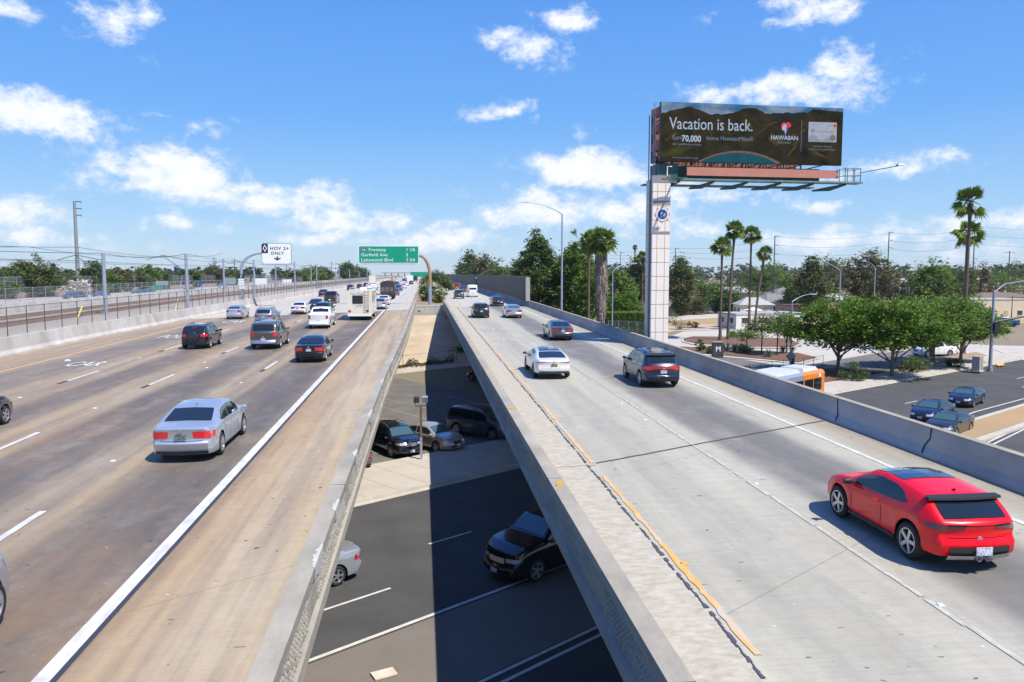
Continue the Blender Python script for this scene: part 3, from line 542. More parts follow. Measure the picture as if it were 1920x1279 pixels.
class Shape:
    def __init__(s, k, **kw):
        d = dict(BODY[k]); d.update(kw); s.__dict__.update(d); s.k = k; s.sill = .24 if s.Rw < .36 else .33; s.ax = (s.ro, s.L - s.fo); s.bedr = d.get('bed')
        s.bul_r = .10 if k in ('van', 'pickup') else .17; s.bul_f = .30
        s.bm = float(np.interp(s.L * .5, *zip(*s.belt)))
    def tz(s, Y): return float(np.interp(Y, *zip(*s.top)))
    def sec(s, Y):
        zt = s.tz(Y); zb = min(float(np.interp(Y, *zip(*s.belt))), zt - .05); h = zt - zb; k = max(0, min(1, (h - .04) / (s.H - s.bm - .04)))
        w = s.W / 2; e = min(Y, s.L - Y)
        if Y < .6: w *= 1 - .10 * (1 - Y / .6) ** 2
        if Y > s.L - .9: w *= 1 - .16 * ((Y - s.L + .9) / .9) ** 2
        if Y < .13: w -= .05 * (1 - Y / .13) ** 2
        if Y > s.L - .13: w -= .05 * (1 - (s.L - Y) / .13) ** 2
        zl = s.sill; Ra = s.Rw + .07
        for ya in s.ax:
            if abs(Y - ya) < Ra: zl = max(zl, s.Rw + math.sqrt(Ra ** 2 - (Y - ya) ** 2))
        flare = 0.
        for ya in s.ax: flare = max(flare, .025 * max(0, 1 - (abs(Y - ya) / (Ra * 1.5)) ** 2))
        w += flare * (s.W / 1.84) - .02
        wb = w * .955; wr = lerp(wb - .03, s.W / 2 * s.roof, k)
        z1 = min(zl + .05, zb - .10); z2 = max(z1 + .03, min(.62 * zb, zb - .3)); z2 = min(z2, zb - .08)
        bow = .012 * k
        zA, zB = lerp(z2, zb - .07, .2), lerp(z2, zb - .07, .55)
        p = [(w * .965, zl), (w * .985, z1), (w * .98, z2), (w * .985, zA), (w * .99, zB), (w, zb - .07), (wb, zb), (lerp(wb, wr, .5) + bow, lerp(zb, zt - .05 * k - .01, .5)), (wr, zt - .05 * k - .01), (wr - .06, zt - .018 * k - .003), (wr * .5, zt), (0, zt + .012)]
        if s.bedr and s.bedr[0] < Y < s.bedr[1]:
            zf = zt - .48; p[8] = (wb - .03, zt); p[9] = (wb - .09, zt); p[10] = (wb - .10, zf); p[11] = (0, zf)
        return p
    def D(s, Y, x, z, off=0.):
        wr = max(0., 1 - Y / .55) ** 1.0; wf = max(0., 1 - (s.L - Y) / .8)
        w = s.W / 2; prof = np.interp(z, [.2, .32, .42, .58, .635, .9, 1.0, 1.3], [.17, .06, 0, .0, .085, .05, .02, .03] if s.k not in ('van', 'bigsuv', 'pickup') else [.14, .06, 0, 0, .09, .07, .05, .02])
        q = max(0, 1 - (x / w) ** 2); y = Y + (prof - s.bul_r * q + s.bul_r * .5) * wr + (-float(np.interp(z, [.2, .4, .6, .8], [.12, 0, .02, .10])) + s.bul_f * q - s.bul_f * .6) * wf
        return Vector((x, y - s.L / 2, z))
    def side(s, Y, z, sg=1, off=.006):
        p = s.sec(Y); zs = [a[1] for a in p[:9]]; x = float(np.interp(z, zs, [a[0] for a in p[:9]])); v = s.D(Y, x, z); v.x = (v.x + off) * sg; v.z += off * .3; return v
    def topP(s, Y, u, off=.012):
        p = s.sec(Y); q = s.sec(Y + .03); a = abs(u); w = p[9][0]; x = u * w
        zz = float(np.interp(a * w, [p[11][0], p[10][0], p[9][0]], [p[11][1], p[10][1], p[9][1]])); sl = (s.tz(Y + .03) - s.tz(Y - .03)) / .06
        n = Vector((0, -sl, 1)).normalized(); return s.D(Y, x, zz) + n * off
    def rear(s, u, z, off=.010):
        p = s.sec(0); zs = [a[1] for a in p[:9]]; w = float(np.interp(z, zs, [a[0] for a in p[:9]])); v = s.D(0, u * w, z); v.y -= off; return v
    def front(s, u, z, off=.012):
        p = s.sec(s.L); zs = [a[1] for a in p[:9]]; w = float(np.interp(z, zs, [a[0] for a in p[:9]])); v = s.D(s.L, u * w, z); v.y += off; return v
    def stations(s, det):
        st = set(); step = .12 if det > 1 else (.22 if det else .4)
        y = 0.
        while y < s.L: st.add(round(y, 3)); y += step
        st.add(s.L)
        for a, b in s.top: st.add(round(a, 3))
        Ra = s.Rw + .07
        for ya in s.ax:
            for k in np.linspace(-1, 1, 13 if det > 1 else 9): st.add(round(ya + Ra * math.sin(k * math.pi / 2), 3))
        for v in (.02, .05, .09, .13, s.L - .03, s.L - .07, s.L - .13): st.add(round(v, 3))
        if s.bedr: st.update((s.bedr[0], s.bedr[0] + .011, s.bedr[1], s.bedr[1] - .011))
        r = sorted(st); o = [r[0]]
        for v in r[1:]:
            if v - o[-1] > .009: o.append(v)
        return o
    def body(s, det):
        m = MB(); st = s.stations(det); loops = []
        for Y in st:
            p = s.sec(Y); full = [(x, z) for x, z in p] + [(-x, z) for x, z in p[-2::-1]]; loops.append([s.D(Y, x, z) for x, z in full])
        m.grid(loops); 
        for idx, flip in ((0, False), (len(st) - 1, True)):
            base = loops[idx]; Y = st[idx]; p = s.sec(Y); us = None; rows = []
            topw = [(q.x) for q in base[8:15]]
            for i in range(8):
                w = p[i][0]; z = p[i][1]; rows.append([s.D(Y, w * (tx / topw[0]), z) for tx in topw])
            rows.append(base[8:15])
            if flip: rows = rows[::-1]
            m.grid(rows)
        return m
def wheel_mb(Rw, w=.22, spokes=5, det=2):
    t = MB(); n = 26 if det > 1 else 14; r0 = Rw * .68
    t.lathe([(r0, -w / 2 + .01), (Rw * .9, -w / 2), (Rw * .985, -w / 2 + .03), (Rw, -w * .25), (Rw, w * .25), (Rw * .985, w / 2 - .03), (Rw * .9, w / 2), (r0, w / 2 - .01), (r0 * .97, w / 2 - .07), (.02, w / 2 - .075)], n, 'x')
    r = MB(); r.lathe([(r0 * 1.02, w / 2 - .004), (r0 * .93, w / 2 - .004), (r0 * .9, w / 2 - .05)], n, 'x')
    r.lathe([(r0 * .26, w / 2 - .045), (r0 * .24, w / 2 - .012), (.005, w / 2 - .008)], 10, 'x')
    for k in range(spokes):
        a = 2 * math.pi * k / spokes; c, s_ = math.cos(a), math.sin(a); L0, L1 = r0 * .15, r0 * .95; w0, w1 = r0 * .13, r0 * .10 if spokes > 6 else r0 * .15
        q = []
        for rr_, ww in ((L0, w0), (L1, w1)):
            for sg in (-1, 1): q.append((rr_, sg * ww))
        v = [];
        for h in (w / 2 - .05, w / 2 - .012):
            for (a_, b_) in q: v.append((h, a_ * c - b_ * s_, a_ * s_ + b_ * c))
        r.add(v, [(4, 5, 7, 6), (0, 4, 6, 2), (1, 3, 7, 5), (2, 6, 7, 3)])
    return t, r
def mirror(mb): return mb
def vehicle(kind, color, pos, rz, label, cat, group=None, det=2, name=None, plate='white', dark=False, opts=(), front=False, glass=None, rim=None, zoff=0., spokes=5, **kw):
    s = Shape(kind, **kw); th = thing(name or {'pickup': 'pickup_truck', 'suv': 'suv', 'bigsuv': 'suv', 'van': 'van'}.get(kind, 'car'), label, cat, pos, rz, group); pm = PAINT[color]; gl = glass or m_glass
    s.body(det).build('body', pm, th, smooth=62)
    ub = MB(); hw = s.W / 2
    Ra = s.Rw + .06; edges = [.12, s.ax[0] - Ra, s.ax[0] + Ra, s.ax[1] - Ra, s.ax[1] + Ra, s.L - .2]
    ub.box((0, 0, .47 if s.Rw < .36 else .52), (s.W - .56, s.L - .5, .5))
    for a, b in ((edges[0], edges[1]), (edges[2], edges[3]), (edges[4], edges[5])):
        if b - a > .1: ub.box((0, (a + b) / 2 - s.L / 2, s.sill + .11), (s.W - (.16 if a > 1 and b < s.L - 1.2 else .44), b - a - (0 if a > 1 and b < s.L - 1.2 else .1), .14))
    ub.build('underbody', m_under, th)
    # glazing
    nx = [-.97, -.85, -.5, 0, .5, .85, .97]
    def toppatch(y0, y1, um=.93, m=5): return MB().grid([[s.topP(lerp(y0, y1, i / m), u * um) for u in nx] for i in range(m + 1)])
    toppatch(*s.rg).build('rear_window', gl, th, smooth=30); toppatch(*s.ws, um=.95).build('windshield', m_glass2 if front else gl, th, smooth=30)
    for sg in (1, -1):
        for a, b in s.win:
            ys = np.linspace(a, b, 8 if det > 1 else 4); rows = []
            for y in ys:
                p = s.sec(y); z0 = p[6][1] + .045; z1 = p[8][1] - .045
                if (a, b) == s.win[0] and kind not in ('van', 'bigsuv', 'pickup'):
                    f = min(1, (y - a) / .42); h_ = z1 - z0; z1 = z0 + h_ * (.30 + .70 * f ** .6); z0 += h_ * .22 * (1 - f) ** 2
                if z1 - z0 < .03: z1 = z0 + .004
                rows.append([s.side(y, lerp(z0, z1, t), sg) for t in (0, .35, .7, 1)])
            MB().grid(rows).build('side_window', gl, th, smooth=30)
    # lamps
    (z0, z1), (u0, u1) = s.lz, s.lx; ml = m_tailb if 'bright' in opts else (m_smoke if 'smoke' in opts else m_tail)
    for sg in (1, -1):
        rows = []
        for u in np.linspace(u0, u1, 4): 
            t = (u - u0) / (u1 - u0 + 1e-6); zz0 = z0 + (.05 * (1 - t) if u0 < .6 else 0); rows.append([s.rear(u * sg, lerp(zz0, z1, k), .012) for k in (0, .5, 1)])
        for y in np.linspace(.04, s.wrap, 3):
            t = y / s.wrap; rows.append([s.side(y, lerp(z0 + .03 * t, z1 - .03 * t, k), sg, .010) for k in (0, .5, 1)])
        MB().grid(rows).build('tail_lamp', ml, th, smooth=40)
    if 'band' in opts: MB().grid([[s.rear(u, lerp(z0 + .05, z1 - .02, k), .016) for k in (0, 1)] for u in np.linspace(-u0 - .03, u0 + .03, 8)]).build('light_band', ml, th)
    if front or det > 1:
        fz = .66 if s.k not in ('pickup', 'bigsuv', 'suv') else .86
        for sg in (1, -1):
            rows = [[s.front(u * sg, lerp(fz - .06, fz + .08, k)) for k in (0, 1)] for u in (.6, .8, 1.)] + [[s.side(s.L - y, lerp(fz - .05, fz + .07, k), sg, .012) for k in (0, 1)] for y in (.03, .2)]
            MB().grid(rows).build('headlight', m_head, th)
    if front:
        MB().grid([[s.front(u, lerp(fz - .12, fz + .06, k)) for k in (0, 1)] for u in np.linspace(-.5, .5, 5)]).build('grille', m_trim if 'chromegrille' not in opts else m_chrome, th)
        MB().grid([[s.front(u, lerp(.34, .46, k)) for k in (0, 1)] for u in np.linspace(-.7, .7, 5)]).build('lower_grille', m_trim, th)
        mb = MB(); f = s.front(0, .45); mb.box((0, f.y + .02, .47), (.31, .02, .15)); mb.build('number_plate', m_plate, th)
    # number plate, badge, bumper details
    if det and 'noplate' not in opts:
        pz = s.pz; v = s.rear(0, pz, 0); v0 = s.rear(0, pz - .07, 0); v1 = s.rear(0, pz + .07, 0); mb = MB(); mb.box((0, min(v.y, (v0.y + v1.y) / 2) - .024, pz), (.31, .018, .155), rx=math.atan2(v0.y - v1.y, .14) * .9); mb.build('number_plate', {'white': m_plate, 'dark': m_plated, 'yellow': m_platey}[plate], th)
    if det > 1:
        pz = s.pz; mb = MB(); v = s.rear(0, pz + .17, 0); mb.lathe([(.001, -.02), (.05, -.018), (.055, 0)], 12, 'x'); 
        mb.v = [(b_, v.y + a_ * 1.0, v.z + c_) for a_, b_, c_ in mb.v]; mb.build('badge', m_chrome, th)
        for sg in (1, -1):
            for y in s.seams:
                mb = MB(); p = s.sec(y); mb.grid([[s.side(y + d, lerp(p[1][1], p[6][1], k), sg, .004) for k in (0, .33, .66, 1)] for d in (-.007, .007)]); mb.build('door_seam', m_seam, th)
        mb = MB(); mb.grid([[s.rear(u, z, .006) for u in np.linspace(-.8, .8, 8)] for z in (s.pz - .13 if s.pz > .6 else .66, (s.pz - .13 if s.pz > .6 else .66) + .014)])
        mb.build('boot_seam', m_seam, th)
        for sg in (1, -1):
            for y in s.seams[:-1]:
                mb = MB(); p = s.side(y + .14, p_z(s, y), sg, .02); mb.box(p, (.03, .17, .03)); mb.build('door_handle', pm if 'chromehandle' not in opts else m_chrome, th)
    if det or front:
        for sg in (1, -1):
            yc = s.ws[1] - .12; p = s.sec(yc); c = s.side(yc, p[6][1] + .04, sg, 0); mb = MB(); cx_ = c.x + sg * .14
            mb.lathe([(.01, -.10), (.07, -.09), (.10, 0), (.085, .08), (.01, .10)], 10, 'x'); mb.v = [(cx_ + a_ * 1.0, c.y + b_ * .8, c.z + .05 + c_ * .75) for a_, b_, c_ in mb.v]; mb.box((c.x + sg * .02, c.y, c.z + .01), (.10, .06, .04)); mb.build('wing_mirror', pm if 'trimmirror' not in opts else m_trim, th, smooth=50)
    if 'valance' in opts or kind in ('suv', 'bigsuv', 'sedan', 'coupe'):
        MB().grid([[s.rear(u, z, .012) for u in np.linspace(-1, 1, 8)] for z in (s.sill + .01, s.sill + (.17 if kind in ('suv', 'bigsuv') else .09))]).build('rear_valance', m_trim, th)
    if 'chromebumper' in opts:
        MB().grid([[s.rear(u, z, .05) for u in np.linspace(-1, 1, 8)] for z in (.44, .50, .62, .66)]).build('rear_bumper', m_chrome if 'bodybumper' not in opts else pm, th, smooth=40)
    if 'rails' in opts:
        for sg in (1, -1):
            mb = MB(); ys = np.linspace(s.win[0][0] + .3, s.ws[0] - .15, 5); mb.tube([(sg * (s.sec(y)[9][0] - .02), y - s.L / 2, s.tz(y) + (.055 if 0 < i < 4 else .0)) for i, y in enumerate(ys)], .018, 6); mb.build('roof_rail', m_trim if 'silverrails' not in opts else m_rim, th)
    if 'exhaust' in opts:
        for sg in (1, -1):
            v = s.rear(.66 * sg, .33, 0); mb = MB()
            for dx in (-.05, .05): mb.lathe([(.045, -.06), (.05, -.06), (.05, .1)], 10, 'x'); 
            mb.v = [(v.x + b_ + (.0), v.y + a_, v.z + c_) for i, (a_, b_, c_) in enumerate(mb.v)]; mb.build('exhaust_tip', m_chrome, th)
    if 'sunroof' in opts: toppatch(s.ws[0] - 1.2, s.ws[0] - .12, .80, 3).build('sunroof', m_glass, th)
    if 'blackroof' in opts: toppatch(s.ws[0] - .95, s.ws[0] - .04, .99, 3).build('roof_panel', M('black_gloss', (.012, .016, .03), .12, coat=1.), th)
    if 'panoroof' in opts: toppatch(s.rg[1] + .1, s.ws[0] - .04, .90, 5).build('roof_panel', M('black_gloss', (.012, .016, .03), .12, coat=1.), th)
    if 'antenna' in opts: 
        mb = MB(); y = s.rg[1] + .25; z = s.tz(y); mb.add([(-.02, y - s.L / 2, z), (.02, y - s.L / 2, z), (0, y - s.L / 2 - .03, z + .07), (-.02, y - s.L / 2 + .13, z), (.02, y - s.L / 2 + .13, z)], [(0, 1, 2), (1, 4, 2), (4, 3, 2), (3, 0, 2)]); mb.build('antenna_fin', m_trim, th)
    if 'spoiler' in opts:
        mb = MB(); y = s.rg[1] + .05; z = s.tz(y) + .01; rows = []
        for u in np.linspace(-1.0, 1.0, 9): x = u * (s.sec(y)[8][0] + .02); yy = y - s.L / 2 - .17 + .07 * u * u; rows.append([(x, y - s.L / 2 + .06, z + .03), (x, yy, z + .02), (x, yy - .01, z - .025), (x, y - s.L / 2, z - .03)])
        mb.grid(rows); mb.build('spoiler', m_trim, th, smooth=30)
        v = MB(); v.box((0, y - s.L / 2 - .16, z - .005), (.3, .015, .02)); v.build('brake_lamp', m_tail, th)
    elif det > 1 and kind in ('suv', 'bigsuv', 'pickup'):
        v = MB(); y = s.rg[1] + .03; z = s.tz(y); v.box((0, y - s.L / 2 - .04, z - .0), (.28, .05, .035)); v.build('brake_lamp', m_tail, th)
    if 'spare' in opts:
        t, r = wheel_mb(s.Rw * .98, .2, 5, det); v = s.rear(0, .88, 0)
        t.v = [(b_, v.y - .08 - a_, .86 + c_) for a_, b_, c_ in t.v]; t.lathe([(.001, 0), (.001, .001)], 6); sp_ = t.build('spare_wheel', m_trim, th, smooth=40)
        mb = MB(); mb.lathe([(.001, .125), (.25, .12), (.30, .10), (.31, .03)], 24, 'x'); mb.v = [(b_, v.y - .08 - a_, .86 + c_) for a_, b_, c_ in mb.v]; mb.build('spare_cover', pm, sp_, smooth=40)
    # wheels
    key = (round(s.Rw, 3), det, spokes, rim); 
    if key not in WH:
        t, r = wheel_mb(s.Rw, .22, spokes, det); WH[key] = (t, r)
    t, r = WH[key]
    for ya in s.ax:
        for sg in (1, -1):
            if det:
                wo = r.build('wheel', m_rimd if rim == 'dark' else m_rim, th, smooth=30); ty = t.build('tyre', m_tyre, wo, smooth=50)
            else:
                wo = t.build('wheel', m_tyre, th, smooth=50)
            wo.location = (sg * (s.W / 2 - .125), ya - s.L / 2, s.Rw); wo.rotation_euler = (random.random() * 0, 0, 0 if sg > 0 else math.pi)
    return th, s
WH = {}
def p_z(s, y): return s.sec(y)[6][1] - .10
# place a vehicle by the ground contact of its rear axle
def rear_at(px, py, kind, back=None, zf=None):
    p = DK(px, py) if zf is None else P(px, py, zf); b = BODY[kind]; return Vector((p.x, p.y + b['L'] / 2 - b['ro'], p.z))
HEAD = math.atan(0.0078)
def drive(kind, color, px, py, label, cat, dx=0, yaw=0, **kw):
    p = rear_at(px, py, kind); p.x += dx; th, s = vehicle(kind, color, p, R(yaw), label, cat, **kw)
    th.rotation_euler[0] = (zd(p.y + 1) - zd(p.y - 1)) / 2; th.location.z = zd(p.y) + .012; return th, s
GL = 'vehicles driving away on the left freeway'; GR = 'vehicles driving away on the right freeway'
drive('sedan', 'silver', 361, 853, 'silver sedan with dark rear glass and bright tail lamps, nearest on the left freeway', 'car', group=GL, plate='dark', opts=('antenna', 'bright'), spokes=7)
drive('sedan', 'black', 584, 677, 'black sedan with red tail lamps and white plate just left of the white shoulder line', 'car', group=GL, opts=('sunroof', 'exhaust', 'bright'))
drive('bigsuv', 'grey', 500, 653, 'large dark grey SUV with a chrome rear bumper, left of the black sedan', 'car', group=GL, opts=('chromebumper', 'rails', 'bright'))
drive('suv', 'black', 370, 653, 'black SUV with a round spare wheel cover on its tailgate', 'car', group=GL, opts=('spare', 'rails', 'bright'))
drive('pickup', 'white', 600, 615, 'white pickup truck with red lamps at both tailgate edges', 'pickup truck', group=GL, opts=('chromebumper', 'bodybumper'))
drive('suv', 'bluegrey', 497, 609, 'blue-grey SUV directly ahead of the large dark grey SUV', 'car', group=GL, opts=('rails',))
drive('compact', 'silver', 441, 598, 'silver compact hatchback in the carpool lane near the left wall', 'car', group=GL, det=1)
drive('sedan', 'white', 561, 589, 'white sedan left of the white pickup truck', 'car', group=GL, opts=())
drive('suv', 'navy', 607, 594, 'dark blue SUV half hidden directly ahead of the white pickup truck', 'car', group=GL, det=1)
drive('sedan', 'navy', 592, 581, 'dark blue sedan between the white sedan and the dark blue SUV', 'car', group=GL, det=1)
drive('pickup', 'black', 620, 569, 'black pickup truck driving ahead of the white pickup, left of the motorhome', 'pickup truck', group=GL, det=1)
drive('sedan', 'maroon', 606, 556, 'very dark maroon sedan near the left wall beyond the black pickup', 'car', group=GL, det=1)
drive('suv', 'charcoal', 657, 545, 'charcoal SUV above and left of the motorhome roof', 'car', group=GL, det=1)
drive('sedan', 'white', 662, 552, 'white sedan peeking over the left corner of the motorhome roof', 'car', group=GL, det=1)
drive('sedan', 'charcoal', 674, 541, 'charcoal sedan beyond the white sedan over the motorhome roof', 'car', group=GL, det=0)
drive('suv', 'white', 692, 543, 'white SUV in the queue behind the pale box truck', 'car', group=GL, det=0)
drive('pickup', 'white', 702, 541, 'white pickup in the queue right of the white SUV', 'pickup truck', group=GL, det=0)
drive('sedan', 'charcoal', 682, 551, 'dark roofed sedan seen over the middle of the motorhome', 'car', group=GL, det=0)
drive('sedan', 'white', 704, 553, 'white sedan just left of the black covered truck', 'car', group=GL, det=1)
drive('sedan', 'white', 720, 572, 'white sedan emerging to the right of the motorhome', 'car', group=GL, det=1, opts=('bright',))
drive('sedan', 'silver', 712, 580, 'silver grey sedan half hidden behind the right side of the motorhome', 'car', group=GL, det=1)
drive('sedan', 'slate', 741, 554, 'slate grey sedan right of the black covered truck by the shoulder line', 'car', group=GL, det=1)
drive('suv', 'blue', 748, 546, 'blue SUV beyond the slate grey sedan', 'car', group=GL, det=1)
drive('sedan', 'white', 757, 541, 'white sedan right of and beyond the blue SUV', 'car', group=GL, det=1)
drive('suv', 'white', 762, 536, 'white SUV in the far queue beside the shoulder line', 'car', group=GL, det=0)
fars = [(744, 536, 'suv', 'blue', 'small blue SUV in the second lane of the far queue'), (733, 538, 'sedan', 'charcoal', 'charcoal sedan in the far queue beyond the black covered truck'), (752, 533, 'sedan', 'white', 'white sedan in the far queue left of the white box truck'), (738, 532, 'suv', 'charcoal', 'charcoal SUV far off in the third lane queue'),
        (741, 528, 'sedan', 'white', 'white sedan far off near the carpool side of the queue'), (727, 532, 'sedan', 'silver', 'silver sedan far off beyond the yellow machine'), (757, 528, 'suv', 'navy', 'navy SUV far off in the middle of the queue'), (722, 528, 'suv', 'white', 'white SUV far off near the left wall'),
        (763, 530, 'sedan', 'darkred', 'dark red sedan far off left of the white box truck'), (735, 525, 'sedan', 'charcoal', 'tiny charcoal sedan near the end of the queue on the left'), (748, 525, 'sedan', 'white', 'tiny white sedan near the end of the queue'), (760, 525, 'suv', 'blue', 'tiny blue SUV near the end of the queue'), (686, 538, 'sedan', 'navy', 'navy sedan left of the pale box truck'),
        (771, 533.5, 'suv', 'slate', 'slate SUV under the white box truck beside the shoulder line'), (755, 523.5, 'suv', 'silver', 'tiny silver SUV at the end of the queue'), (742, 523, 'suv', 'black', 'tiny black SUV at the end of the queue'), (749, 521.8, 'sedan', 'silver', 'tiny silver sedan farthest off in the queue'), (765, 523, 'sedan', 'white', 'tiny white sedan beside the shoulder at the end of the queue')]
for px, py, k, c, lb in fars: drive(k, c, px, py, lb, 'car', group=GL, det=0)
# right freeway
pz_ = DK(1698, 1048); b_ = BODY['hatch']
th, s = vehicle('hatch', 'red', Vector((pz_.x + .90, pz_.y + b_['L'] / 2 - b_['ro'], zd(30))), R(0), 'bright red hatchback with a black rear spoiler, nearest car on the right freeway', 'car', GR, det=2, opts=('spoiler', 'blackroof', 'antenna', 'trimmirror', 'smoke', 'noplate'), spokes=5)
th.location.z = zd(th.location.y) + .012; th.rotation_euler[0] = HEAD
MB().grid([[s.rear(u, z, .02) for u in np.linspace(-.80, .80, 8)] for z in (.34, .42, .52)]).build('rear_diffuser', m_trim, th)
MB().grid([[s.rear(u, z, .06) for u in np.linspace(-.86, .86, 8)] for z in (.26, .30, .36)]).build('diffuser_lip', m_rim, th)
for sg in (-.12, .12):
    v = s.rear(sg, .32, .06); mb = MB(); mb.lathe([(.05, -.06), (.055, -.06), (.055, .1)], 12, 'x'); mb.v = [(v.x + b, v.y + a, v.z + c) for a, b, c in mb.v]; mb.build('exhaust_tip', m_chrome, th)
mb = MB(); v = s.rear(0, .48, .03); mb.box((0, v.y - .03, .46), (.32, .02, .155)); mb.build('plate_panel', m_plate, th)
MB().grid([[s.side(y, z, -1, .012) for z in (.25, .31)] for y in np.linspace(1.3, 2.95, 6)]).build('side_skirt', m_trim, th)
MB().grid([[s.rear(u, z, .02) for u in np.linspace(-.9, .9, 8)] for z in (.90, .925)]).build('tailgate_crease', m_seam, th)
drive('suv', 'navy', 1233, 723, 'blue-black SUV with a full-width red light band, ahead of the red hatchback', 'car', group=GR, opts=('band', 'bright', 'blackroof', 'spoiler', 'rails'))
drive('liftback', 'pearl', 1033, 707, 'pearl white sports sedan with a dark glass roof and yellow plate', 'car', group=GR, plate='yellow', opts=('panoroof', 'exhaust', 'valance', 'trimmirror'), rim='dark', spokes=10, **{})
drive('sedan', 'slate', 1051, 637, 'dark grey sedan passing the shadow of the billboard column', 'car', group=GR, opts=())
drive('sedan', 'silver', 963, 596, 'silver sedan in the right lane beside the dark hatchback SUV', 'car', group=GR, det=2, glass=m_glass2)
drive('suv', 'black', 902, 596, 'black SUV in the left lane of the right freeway, next to the silver sedan', 'car', group=GR, det=2)
drive('sedan', 'navy', 933, 574, 'dark navy sedan with red lamps in front of the white van', 'car', group=GR, det=1)
drive('van', 'white', 886, 557, 'white delivery van with rear windows in the right lane', 'van', group=GR, det=1)
drive('suv', 'green', 861, 560, 'small black-green SUV left of the white van', 'car', group=GR, det=1)
drive('sedan', 'maroon', 868, 548, 'dark maroon sedan in front of the red pickup', 'car', group=GR, det=1)
drive('pickup', 'darkred', 857, 543.5, 'dark red pickup truck by the sound wall', 'pickup truck', group=GR, det=1)
drive('sedan', 'blue', 848, 542, 'blue sedan left of the dark red pickup', 'car', group=GR, det=1)
drive('pickup', 'white', 833, 543.5, 'white pickup truck beside the flowering median shrubs', 'pickup truck', group=GR, det=1)
# opposite carriageway (front views, heading to the camera)
GO = 'vehicles on the opposite freeway behind the railway'
for px, Y, lane, k, c, lb in ((181, 132, -56, 'pickup', 'slate', 'slate pickup behind the railway fence, right of the first railway pole base'), (228, 141, -56, 'suv', 'blue', 'blue-grey SUV behind the railway fence'), (286, 161, -56, 'sedan', 'blue', 'blue sedan on the opposite freeway near the green sign'), (312, 175, -60, 'sedan', 'navy', 'navy sedan on the opposite freeway left of the second railway pole'),
    (10, 103, -59, 'sedan', 'silver', 'silver sedan at the left edge on the opposite freeway'), (380, 195, -57, 'sedan', 'slate', 'slate sedan on the opposite freeway right of the second railway pole'), (428, 235, -58, 'suv', 'silver', 'silver SUV on the opposite freeway by the grey sign back'), (480, 290, -60, 'sedan', 'white', 'white sedan far off on the opposite freeway')):
    X = (px - VPX) / F * Y; X = X * .5 + lane * .5
    vehicle(k, c, (X, Y, zd(Y) + .04), math.pi, lb, 'car', GO, det=0, front=True)
# street below the bridges
SA = math.atan2(math.sin(UA), math.cos(UA))
def low(kind, color, px, py, ang, label, cat, dx=0, dy=0, **kw):
    p = P(px, py); return vehicle(kind, color, (p.x + dx, p.y + dy, -4.985), ang, label, cat, **kw)
H_E = UA - math.pi / 2; H_W = UA + math.pi / 2        # heading along the street (towards +u / -u)
low('sedan', 'silver', 600, 1098, H_W, 'silver sedan half hidden under the left bridge on the street below', 'car', dx=-1.0, dy=-.2)
low('pickup', 'black', 1040, 1052, H_W, 'black pickup truck in deep shade on the street below the right bridge', 'pickup truck', front=True, opts=('chromegrille',))
low("suv", "black", 741, 846, R(206), "black SUV with silver roof rails facing the lamp post in the lot below", "car", front=True, opts=("silverrails", "rails", "chromegrille"))
low('sedan', 'tan', 806, 837, R(222), 'tan sedan parked behind the lamp post in the lot below', 'car', front=True)
low('bigsuv', 'slate', 905, 817, R(226), 'grey SUV with silver roof rails parked in the shade beside the right bridge', 'car', front=True, opts=('silverrails', 'rails'), L=5.1)
low('sedan', 'grey', 690, 868, R(20), 'grey sedan with its tail showing beside the left bridge parapet', 'car', dx=-1.2, dy=.2)
low('sedan', 'darkred', 893, 716, R(40), 'dark red car mostly hidden under the right bridge', 'car', dx=1.2)
GS = 'cars on the street to the right'
low('coupe', 'navy', 1812, 758, H_W + .05, 'dark blue coupe driving on the right-hand street behind two other dark cars', 'car', group=GS, front=True)
low('sedan', 'navy', 1748, 787, H_W, 'dark navy sedan half hidden by the barrier, left of the three dark cars', 'car', group=GS, front=True)
low('sedan', 'charcoal', 1780, 812, H_W, 'charcoal sedan lowest of the three dark cars beyond the barrier', 'car', group=GS, front=True)
low('pickup', 'white', 1750, 668, R(100), 'white pickup truck parked behind the green street trees', 'pickup truck', front=True)
th_, _ = vehicle('sedan', 'grey', DK(-22, 790), 0, 'dark car cut off by the left edge in the lane beside the carpool lane', 'car', GL); th_.location = (-17.9 + 2.2, DK(-22, 790).y + .9, zd(30) + .012)
p = DK(12, 796); th_.location = (p.x - .92, p.y - 1.45, zd(p.y) + .012)
p = DK(8, 1195); th_, _ = vehicle('suv', 'silver', (p.x - 1.19, p.y - 1.1, zd(p.y) + .012), 0, 'silver vehicle just entering at the lower left edge', 'car', GL)
